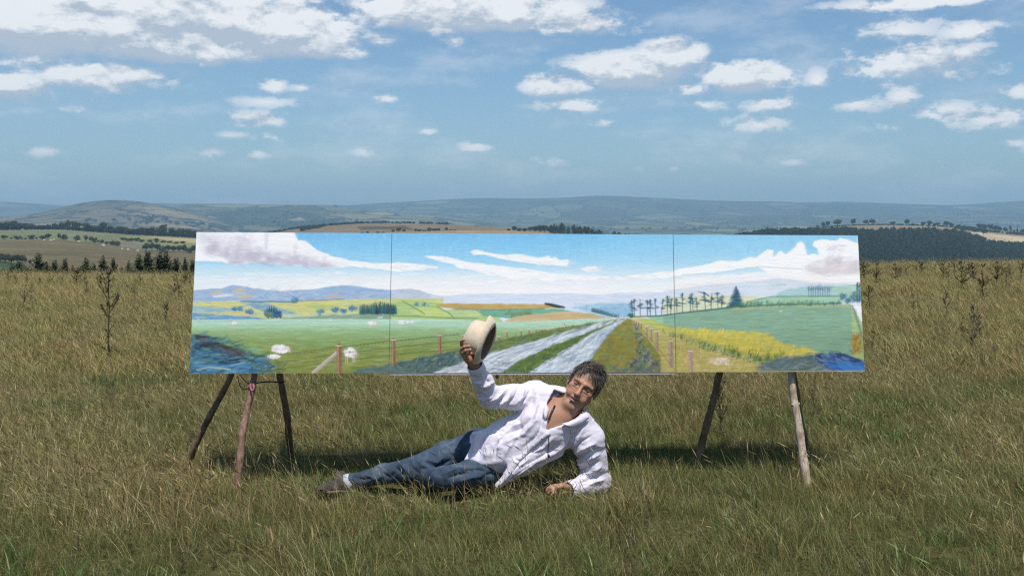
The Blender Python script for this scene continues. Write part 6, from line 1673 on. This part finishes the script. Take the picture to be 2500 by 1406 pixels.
def wood_point(u, y, ld, hmin, hmax, conif, wk=.75):
    z = LANDS[ld](u, y); h = wr.uniform(hmin, hmax)
    c = wr.random() < conif
    pts.append(((u - U0) / F * y, y, z - .3)); rot.append((0, 0, wr.uniform(0, 6.28)))
    s = h * wk * wr.uniform(.85, 1.2); scl.append((s, s, h)); pick.append(3 + int(wr.integers(2)) if c else int(wr.integers(3)))
for _ in range(10500):
    y = wr.uniform(820, 1440); u = wr.uniform(1740, 2900)
    v = V0 + F * (CAMZ - LANDS['wooded_hill'](u, y)) / y
    if v < prof(FOREST_TOP, u) + (wr.random() ** 2) * 2: continue
    if inpoly(np.array([u]), np.array([v - 5]), STUBBLE + [])[0]: continue
    if inpoly(np.array([u]), np.array([v]), [(2330, 560), (2520, 560), (2900, 575), (2900, 612), (2520, 606), (2470, 606), (2420, 602), (2390, 590)])[0]: continue
    con = 0.75 if 2110 < u < 2380 and v > 585 else .25
    wood_point(u, y, 'wooded_hill', 7, 11.5, con, .85)
scatter('forest', pts, rot, scl, pick, LOWB + LOWC, 'dense mixed dark wood covering the right hillside', 'forest')
pts, rot, scl, pick = [], [], [], []
for k in range(420):
    u = wr.uniform(1345, 1640); y = wr.uniform(1120, 1200)
    top = np.interp(u, [1340, 1375, 1420, 1560, 1640], [25, 26, 22, 12, 8]) * y / F
    wood_point(u, y, 'stubble_hill', top * .8, top * 1.15, .85, .5)
scatter('plantation', pts, rot, scl, pick, LOWB + LOWC, 'dark conifer plantation on the slope above the painting', 'wood')
pts, rot, scl, pick = [], [], [], []
for k in range(330):                                                    # hedge lines on the brown hill
    t = wr.random()
    if k < 190: u = 640 + 245 * t; y = 1745
    else: u = 740 + 360 * t; y = 1750 - 10 * t
    wood_point(u, y, 'brown_hill', 2.2, 5.2, .0, 1.4)
for k in range(90):
    t = wr.random(); u = 735 + 60 * t; y = 1480 + 200 * t; wood_point(u, y, 'brown_hill', 2, 5, 0, 1.4)
for k in range(200):                                                    # crest hedge, right
    u = 1990 + 350 * wr.random(); wood_point(u, 1646, 'wooded_hill', 1.5, 3.2, 0, 1.6)
for k in range(340):
    u = -40 + 520 * wr.random(); wood_point(u, 1064, 'left_pasture', 3.0, 5.5, 0, 1.5)
for k in range(120):
    u = 2340 + 190 * wr.random(); wood_point(u, 1585, 'wooded_hill', 2.5, 5, .1, 1.3)
for k in range(60):
    u = 2330 + 80 * wr.random(); wood_point(u, 1560 + wr.uniform(-10, 10), 'wooded_hill', 3, 6, .1, 1.2)
scatter('hedgerow', pts, rot, scl, pick, LOWB + LOWC, 'thin dark hedges dividing the distant fields', 'hedge')
pts, rot, scl, pick = [], [], [], []
for k in range(2600):                                                   # far woods and field trees, too far to tell apart
    y = wr.uniform(3500, 5500)
    if k < 700: u = wr.uniform(430, 1100); ld = 'middle_hills'
    elif k < 1000: u = wr.uniform(0, 560); ld = 'left_hill'; y = wr.uniform(2700, 3700)
    else: u = wr.uniform(900, 2500); ld = 'valley_and_far_ridge'; y = wr.uniform(4200, 7600)
    g_ = float(fbm(np.array([[(u - U0) / F * y, y]]), .0022, 3, 5)[0])
    if g_ < .08: continue
    wood_point(u, y, ld, 7, 14, .2, 1.5)
scatter('far_woods', pts, rot, scl, pick, LOWB + LOWC, 'scattered far woods and field trees across the hazy valley', 'woods')

# ---- sheep on the left pasture, dark cattle on the pale field
M_WOOL = simple_mat('sheep_wool', (0.62, 0.58, 0.50), 0.9, 0.15, 6)
M_COW = simple_mat('dark_cattle_hide', (0.03, 0.025, 0.022), 0.7, 0.2, 4)
def quad_mesh(name, mat, head_up):
    mb = MB()
    mb.ball((0, 0, .62), (.52, .24, .27), 12, 8); mb.ball((.30, 0, .66), (.28, .22, .25), 10, 6); mb.ball((-.34, 0, .62), (.24, .22, .25), 10, 6)
    mb.tube([(.5, 0, .68), (.68, 0, .60 + head_up * .3), (.86, 0, .45 + head_up * .45)], [.13, .10, .06], 8)
    for x in (-.36, .34):
        for y in (-.12, .12): mb.tube([(x, y, .5), (x + .02, y, .25), (x - .02, y, -.04)], [.07, .04, .045], 6)
    mb.tube([(-.55, 0, .66), (-.64, 0, .45)], [.03, .02], 5)
    return mb.data(name, mat, True)
SHEEP = [quad_mesh('fleece', M_WOOL, 0), quad_mesh('fleece', M_WOOL, .7)]
COW = quad_mesh('hide', M_COW, .3)
sp = [(124, 589, 790), (131, 586.5, 812), (192, 591, 800), (251, 596, 790), (254, 597, 780), (298, 601.5, 770), (336, 607.5, 770), (313, 604.5, 770), (108, 589, 800)]
for i, (u, v, y) in enumerate(sorted(sp)):
    e = empty('sheep', ((u - U0) / F * y, y, LANDS['left_pasture'](u, y) + .02)); e.scale = (1.5, 1.5, 1.5); e.rotation_euler = (0, 0, trng.choice([0, 3.14]) + trng.uniform(-.5, .5))
    link_obj('fleece', SHEEP[i % 2], e)
    tag(e, '%s tiny white sheep along the hedge of the brown left pasture' % (ORD[i] if i else 'leftmost'), 'sheep', 'sheep on the left pasture')
for i, (u, y) in enumerate(sorted([(2386, 1480), (2401, 1530), (2402, 1500), (2405, 1460), (2428, 1500), (2446, 1520), (2452, 1500), (2455, 1470), (2471, 1520), (2478, 1490), (2438, 1420), (2409, 1400)])):
    e = empty('cow', ((u - U0) / F * y, y, LANDS['wooded_hill'](u, y) + .02)); e.scale = (1.5, 1.5, 1.7); e.rotation_euler = (0, 0, trng.uniform(0, 6.28))
    link_obj('hide', COW, e)
    tag(e, '%s tiny dark grazing animal on the pale field at right edge' % (ORD[i] if i else 'leftmost'), 'cow', 'dark animals on the pale field')
# ------------------------------------------------------------------ thistles
M_STALK = leaf_mat('thistle_green', 0.12)
THISTLE = []
def thistle_proto(seed, branches, leafy, heads_up, dead):
    r = random.Random(seed); st = MB(); lf = MB(); heads = []
    sc_ = (0.10, 0.095, 0.05) if not dead else (0.10, 0.075, 0.05)
    path = [Vector((0, 0, 0))]
    for k in range(8): path.append(path[-1] + Vector((r.uniform(-.018, .018), r.uniform(-.018, .018), .108)))
    st.tube(path, [.011 - .0009 * k for k in range(9)], 6, sc_)
    def spiny(p, d, L, w):
        d = d.normalized(); s_ = d.cross(Vector((0, 0, 1)));
        if s_.length < .05: s_ = Vector((1, 0, 0))
        s_.normalize(); up = s_.cross(d); n = 4
        c = (0.075, 0.085, 0.04) if r.random() < .65 and not dead else (0.13, 0.10, 0.065)
        c = tuple(x * r.uniform(.7, 1.3) for x in c)
        for k in range(n):
            f0 = k / n; q = p + d * L * f0 + up * (-.25 * L * f0 * f0)
            wk = w * (1 - f0) + .002
            for sg in (-1, 1):
                lf.add([q, q + d * L / n * 1.1 + up * (-.05 * L), q + s_ * sg * wk + d * L / n * .9 + up * r.uniform(-.01, .02)], [(0, 1, 2)], c)
    def head(p, d, s_=1.0):
        heads.append((p, d, s_))
    n_l = int(26 * leafy)
    for k in range(n_l):
        t = r.uniform(.03, .92) ** .9; i = min(int(t * 8), 7); p = path[i].lerp(path[i + 1], t * 8 - i)
        a = r.uniform(0, 6.28)
        spiny(p, Vector((math.cos(a), math.sin(a), r.uniform(.1, .9))), r.uniform(.06, .15) * (1.25 - .6 * t), r.uniform(.012, .026))
    for k in range(branches):
        t = r.uniform(.30, .86); i = min(int(t * 8), 7); p = path[i].lerp(path[i + 1], t * 8 - i)
        a = r.uniform(0, 6.28); L = r.uniform(.14, .30) * (1.15 - .5 * t)
        d = Vector((math.cos(a) * .62, math.sin(a) * .62, heads_up))
        q1 = p + d * L * .5; q2 = p + d * L + Vector((0, 0, L * .15))
        st.tube([p, q1, q2], [.006, .0048, .004], 5, sc_)
        for _ in range(int(4 * leafy) + 1): spiny(p.lerp(q2, r.uniform(.2, .9)), Vector((r.uniform(-1, 1), r.uniform(-1, 1), r.uniform(.1, .8))), r.uniform(.04, .08), .012)
        head(q2, d, r.uniform(.8, 1.1))
        if r.random() < .5:
            d2 = Vector((math.cos(a + .9) * .6, math.sin(a + .9) * .6, .8)); q3 = q1 + d2 * L * .4
            st.tube([q1, q3], [.004, .0035], 4, sc_); head(q3, d2, .8)
    for k in range(3):
        d = Vector((r.uniform(-.6, .6), r.uniform(-.6, .6), 1)); q = path[-1] + d * r.uniform(.02, .07)
        st.tube([path[-1], q], [.004, .0035], 4, sc_); head(q, d, 1.1)
    hb = MB(); tf = MB()
    for p, d, s_ in heads:
        d = d.normalized(); M = d.to_track_quat('Z', 'Y').to_matrix()
        c = (0.085, 0.07, 0.05) if r.random() < .7 else (0.12, 0.09, 0.06)
        hb.ball(p + d * .010, (.014 * s_, .014 * s_, .018 * s_), 7, 5, c, M)
        col = (0.17, 0.08, 0.14) if r.random() < .35 and not dead else ((0.30, 0.25, 0.19) if r.random() < .35 else (0.11, 0.075, 0.06))
        for _ in range(9):
            e = (d + Vector((r.uniform(-.6, .6), r.uniform(-.6, .6), r.uniform(-.3, .5)))).normalized(); s1 = e.cross(Vector((.3, .9, .2))).normalized() * .004
            b0 = p + d * .018
            tf.add([b0 - s1, b0 + s1, b0 + e * .026 * s_ + s1 * 1.6, b0 + e * .026 * s_ - s1 * 1.6], [(0, 1, 2, 3)], tuple(x * r.uniform(.8, 1.3) for x in col))
    return (st.data('stem', M_STALK), lf.data('leaf', M_STALK), hb.data('flower_head', M_STALK, True), tf.data('bristle', M_STALK))
THISTLE = [thistle_proto(1, 7, 1.0, .75, False), thistle_proto(2, 10, 1.3, .8, False), thistle_proto(3, 5, .6, .9, True), thistle_proto(4, 8, 1.0, .7, True), thistle_proto(5, 4, .5, 1.0, False), thistle_proto(6, 13, 1.9, .9, False)]
def ground_at(u, v):
    return foot(u, v) + Vector((0, 0, 0.03))
def thistle(u, vb, vt, k, label, group, wide=1.0):
    p = ground_at(u, vb)
    Y = p.y; h = (CAMZ - (vt - V0) / F * Y) - p.z
    h = max(.12, min(h, 1.9))
    e = empty('thistle', p - Vector((0, 0, .02))); wide *= 1.0 if Y < 16 else 1.7
    e.scale = (h * wide, h * wide, h); e.rotation_euler = (trng.uniform(-.06, .06), trng.uniform(-.10, .04), trng.uniform(0, 6.28))
    ms = THISTLE[k]
    for nm, m in zip(('stem', 'leaf', 'flower_head', 'bristle'), ms):
        q = link_obj(nm, m, e)
        if nm in ('leaf', 'bristle'): q['kind'] = 'stuff'
    tag(e, label, 'thistle', group)
    return e
thistle(262, 874, 643, 0, 'tallest thistle with branching brown heads, well left of the painting', None, .8)
thistle(54, 768, 688, 2, 'thin branching thistle near the left frame edge below the spruces', None)
thistle(74, 730, 690, 4, 'small single-stemmed thistle right of the thin thistle at left', None)
thistle(213, 732, 684, 4, 'slight thistle just left of the tallest thistle', None)
thistle(330, 734, 688, 2, 'small thistle with dark heads just right of the tallest thistle', None)
thistle(421, 732, 676, 3, 'brown thistle pair member closest to the painting, left one', None)
thistle(436, 732, 664, 4, 'brown thistle pair member closest to the painting, right one', None)
thistle(403, 796, 728, 5, 'leafy mauve-topped thistle low beside the left painting edge', None, .8)
thistle(330, 722, 706, 2, 'tiny thistle in the grass under the spruces', None)
for i, (u, vb, vt) in enumerate([(18, 694, 660), (36, 698, 668), (66, 700, 664), (120, 698, 664), (154, 696, 660), (186, 698, 648), (239, 697, 664), (206, 700, 668), (277, 698, 668), (342, 696, 664), (372, 698, 662), (448, 702, 664), (464, 700, 650), (98, 700, 672)]):
    thistle(u, vb, vt, i % 6, '%s thistle of the row on the left brow, against the spruces' % ORD[i], 'thistles on the left brow')
rr_ = [(2113, 690, 634, 5), (2142, 698, 637, 3), (2185, 692, 640, 1), (2212, 672, 632, 4), (2220, 684, 660, 2), (2236, 670, 632, 4), (2251, 670, 634, 5), (2284, 668, 642, 2), (2302, 690, 627, 0), (2317, 688, 640, 4), (2331, 676, 623, 2), (2349, 710, 632, 1), (2377, 692, 636, 5), (2404, 733, 636, 3), (2434, 700, 633, 1), (2456, 697, 648, 0), (2470, 690, 640, 2), (2492, 690, 627, 0), (2266, 668, 646, 4), (2200, 668, 648, 2), (2362, 672, 636, 4), (2420, 674, 640, 2), (2446, 676, 634, 4)]
for i, (u, vb, vt, k) in enumerate(sorted(rr_)):
    thistle(u, vb, vt, k, '%s thistle from the painting along the right brow, against the wood' % (ORD[i] if i else 'nearest'), 'thistles on the right brow')
thistle(2231, 782, 712, 2, 'dark two-headed thistle midway down the right meadow, left of its twin', None, .7)
thistle(2312, 783, 700, 0, 'wide-armed thistle midway down the right meadow', None, .9)
thistle(2372, 860, 738, 1, 'large bushy thistle in the right meadow, nearest the camera there', None, .9)
thistle(2352, 830, 768, 3, 'brown side thistle left against the large bushy thistle', None)
thistle(2395, 846, 780, 0, 'purple-headed thistle right against the large bushy thistle', None)
thistle(2124, 756, 690, 0, 'pale white-headed thistle hard by the right painting edge', None)
thistle(2126, 872, 800, 4, 'leaning red-tipped thistle low by the right painting edge', None)
thistle(2106, 800, 740, 2, 'dark stem half hidden by the right painting edge', None)
thistle(1762, 1075, 898, 5, 'tall leafy thistle growing behind the left leg of right easel', None, .75)
thistle(1985, 1040, 905, 2, 'thin thistle stem behind the right front easel leg', None, .6)
thistle(1962, 1010, 940, 4, 'mauve thistle head showing just right of the pale easel leg', None)
for i, (u, vb, vt, k) in enumerate([(190, 1345, 1302, 2), (322, 1352, 1310, 3), (445, 1400, 1348, 3), (556, 1352, 1300, 2), (606, 1368, 1322, 0), (672, 1392, 1322, 2), (520, 1386, 1344, 3)]):
    thistle(u, vb, vt, k, '%s low dark thistle in the near grass at bottom left' % (ORD[i] if i else 'leftmost'), 'low thistles in the near grass')

# ------------------------------------------------------------------ grass
grng = np.random.default_rng(8)
M_GRASS = leaf_mat('meadow_grass', 0.30, 0.9, ((1.10, 1.03, 0.82), (0.89, 1.03, 0.72)), 0.03)
def tuft(seed, n, hmin, hmax, w, rad, lean, cols, curl=.5, seedhead=0.0, segs=3):
    r = np.random.default_rng(seed); v = []; f = []; c = []
    for _ in range(n):
        a = r.uniform(0, 2 * math.pi); rr = rad * math.sqrt(r.random())
        p = np.array((rr * math.cos(a), rr * math.sin(a), -.015))
        h = r.uniform(hmin, hmax)
        b = r.normal(0, .40, 2) + np.array((-lean * r.uniform(.3, 1.5), -.05)) + .35 * np.array((math.cos(a), math.sin(a))) * rr / rad
        tw = r.uniform(0, math.pi); sd = np.array((math.cos(tw), math.sin(tw) * .6, 0)); ww = w * r.uniform(.65, 1.35)
        col = np.array(cols[r.integers(len(cols))]) * r.uniform(.75, 1.3)
        q = len(v)
        for k in range(segs + 1):
            t = k / segs
            off = b * h * (t * (1 - curl) + curl * t * t)
            z = h * (t - .22 * t * t * min(1.0, np.linalg.norm(b)))
            pt = p + np.array((off[0], off[1], z))
            wt = ww * (1 - t) ** .7 if k < segs else 0
            if k < segs: v += [pt - sd * wt, pt + sd * wt]; c += [col, col]
            else: v.append(pt); c.append(col)
        for k in range(segs - 1): f.append((q + 2 * k, q + 2 * k + 1, q + 2 * k + 3, q + 2 * k + 2))
        f.append((q + 2 * segs - 2, q + 2 * segs - 1, q + 2 * segs))
        if seedhead and r.random() < seedhead:
            tip = v[-1]; d = tip - (v[-2] + v[-3]) / 2; d /= np.linalg.norm(d) + 1e-9
            hc = np.array([(0.33, 0.25, 0.15), (0.24, 0.15, 0.10), (0.38, 0.31, 0.19)][r.integers(3)]) * r.uniform(.8, 1.2)
            for s_ in range(2):
                sd2 = np.cross(d, r.normal(size=3)); sd2 /= np.linalg.norm(sd2)
                q = len(v); L = r.uniform(.025, .050); wd = r.uniform(.0012, .0026)
                v += [tip - d * L * .5, tip + sd2 * wd, tip + d * L * .7, tip - sd2 * wd]; c += [hc] * 4; f.append((q, q + 1, q + 2, q + 3))
    return mesh_data('tuft', np.array(v), f, M_GRASS, False, np.array(c))
GR = [(0.135, 0.150, 0.050), (0.175, 0.185, 0.070), (0.105, 0.125, 0.045), (0.215, 0.200, 0.090), (0.12, 0.16, 0.075)]
OL = [(0.180, 0.170, 0.066), (0.220, 0.200, 0.085), (0.140, 0.150, 0.055), (0.260, 0.225, 0.110)]
ST = [(0.40, 0.325, 0.175), (0.31, 0.255, 0.13), (0.52, 0.44, 0.27), (0.25, 0.20, 0.105)]
TUFTS = []
for i in range(4): TUFTS.append(tuft(10 + i, 62, .030, .105, .0013, .085, .12, GR))            # 0-3 short green
for i in range(3): TUFTS.append(tuft(20 + i, 54, .040, .135, .0011, .085, .20, OL))            # 4-6 olive
for i in range(3): TUFTS.append(tuft(30 + i, 30, .060, .190, .0009, .085, .36, ST, .45, .30))  # 7-9 straw
for i in range(3): TUFTS.append(tuft(40 + i, 5, .16, .36, .0009, .09, .62, ST, .55, .9, 5))    # 10-12 seed stalks
for i in range(3): TUFTS.append(tuft(50 + i, 36, .045, .140, .0030, .16, .40, [tuple(c_ * k_ for c_, k_ in zip(q_, (1.12, .98, .92))) for q_ in OL + ST[:3]]))  # 13-15 far mixed
for i in range(2): TUFTS.append(tuft(60 + i, 16, .090, .220, .0022, .17, .55, ST, .5, .6))     # 16-17 far straw
DEAD = [(0.20, 0.155, 0.11), (0.15, 0.12, 0.09), (0.27, 0.225, 0.17)]
RED = [(0.26, 0.13, 0.08), (0.20, 0.10, 0.065), (0.30, 0.19, 0.11)]
for i in range(2): TUFTS.append(tuft(70 + i, 60, .020, .075, .0016, .10, .15, DEAD, .9))                # 18-19 dead thatch
for i in range(2): TUFTS.append(tuft(80 + i, 9, .10, .24, .0012, .08, .3, RED + OL[:1], .5, .9, 4))     # 20-21 sorrel spikes
for i in range(2): TUFTS.append(tuft(90 + i, 26, .05, .13, .0034, .07, .1, [(0.10, 0.15, 0.05), (0.13, 0.175, 0.06), (0.085, 0.125, 0.05)], .7))   # 22-23 broad green clumps
# where the man lies the grass is pressed flat
occ = set()
for arr in (jv, sv, bv):
    q = arr[arr[:, 2] < .125]
    for ix_, iy_ in set(map(tuple, np.floor(q[:, :2] / .02).astype(int))):
        occ.add((ix_, iy_))
occ_list = list(occ)
for ix_, iy_ in occ_list:
    for dx in (0, 1, 2):
        for dy in (-1, 0, 1): occ.add((ix_ + dx, iy_ + dy))
gp, grt, gsc, gpk = [], [], [], []
def sow(y0, y1, dens, picker, smin, smax, margin=1.25):
    half0 = .5 * margin
    area_ = half0 * (y1 ** 2 - y0 ** 2) + 2.4 * (y1 - y0)
    n = int(area_ * dens)
    y = np.sqrt(grng.uniform(y0 ** 2, y1 ** 2, n)); x = grng.uniform(-1, 1, n) * (half0 * y + 1.2)
    keep = y < brow(U0 + F * x / y) + 9
    x, y = x[keep], y[keep]
    z = meadow_z(x, y)
    pat = fbm(np.stack([x, y], -1), .33, 4, 9.0); pat2 = fbm(np.stack([x, y], -1), 1.5, 3, 4.0); pat3 = fbm(np.stack([x, y], -1), 5.0, 2, 6.0)
    for i in range(len(x)):
        if y[i] < 6.6 and (math.floor(x[i] / .02), math.floor(y[i] / .02)) in occ: continue
        if y[i] < 17 and pat2[i] + .5 * pat3[i] < -.25 and grng.random() < .4: continue
        k = picker(pat[i], pat2[i], y[i])
        s_ = grng.uniform(smin, smax) * (1 + .35 * pat2[i])
        gp.append((x[i], y[i], z[i])); grt.append((grng.normal(0, .08), grng.normal(0, .08), grng.normal(0, .45)))
        gsc.append((s_, s_, s_ * grng.uniform(.8, 1.2))); gpk.append(k)
def near_pick(p, q, y):
    if grng.random() < .07 + .25 * max(0, -p - .1): return 18 + int(grng.integers(2))
    if grng.random() < .035: return 20 + int(grng.integers(2))
    if q < -.25 and grng.random() < .35: return 22 + int(grng.integers(2))
    r = grng.random(); g_ = .46 - .55 * p - .35 * q - .02 * (y - 5)
    if r < g_: return int(grng.integers(0, 4))
    if r < g_ + .34: return 4 + int(grng.integers(3))
    if r < .90: return 7 + int(grng.integers(3))
    return 10 + int(grng.integers(3))
def far_pick(p, q, y):
    r = grng.random()
    if r < .12 - .4 * p: return int(grng.integers(0, 4))
    if r < .70: return 13 + int(grng.integers(3))
    return 16 + int(grng.integers(2))
sow(3.2, 9.5, 230, near_pick, .8, 1.25)
sow(9.5, 17, 90, lambda p, q, y: near_pick(p, q, y) if grng.random() < .5 else far_pick(p, q, y), .9, 1.4)
sow(17, 41, 34, far_pick, 1.0, 1.45)
for _ in range(150):                                    # stalks standing in front of the man and the easel feet
    x_ = grng.uniform(-1.15, .75); y_ = grng.uniform(5.12, 5.5)
    if (math.floor(x_ / .02), math.floor(y_ / .02)) in occ: continue
    gp.append((x_, y_, mz(x_, y_))); grt.append((0, 0, grng.normal(0, .5))); s_ = grng.uniform(.7, 1.1); gsc.append((s_, s_, s_)); gpk.append(int(grng.choice([7, 8, 9, 10, 11, 12, 20])))
scatter('grass', gp, grt, gsc, gpk, TUFTS, 'rough sunlit meadow grass with straw-coloured leaning stalks', 'grass')
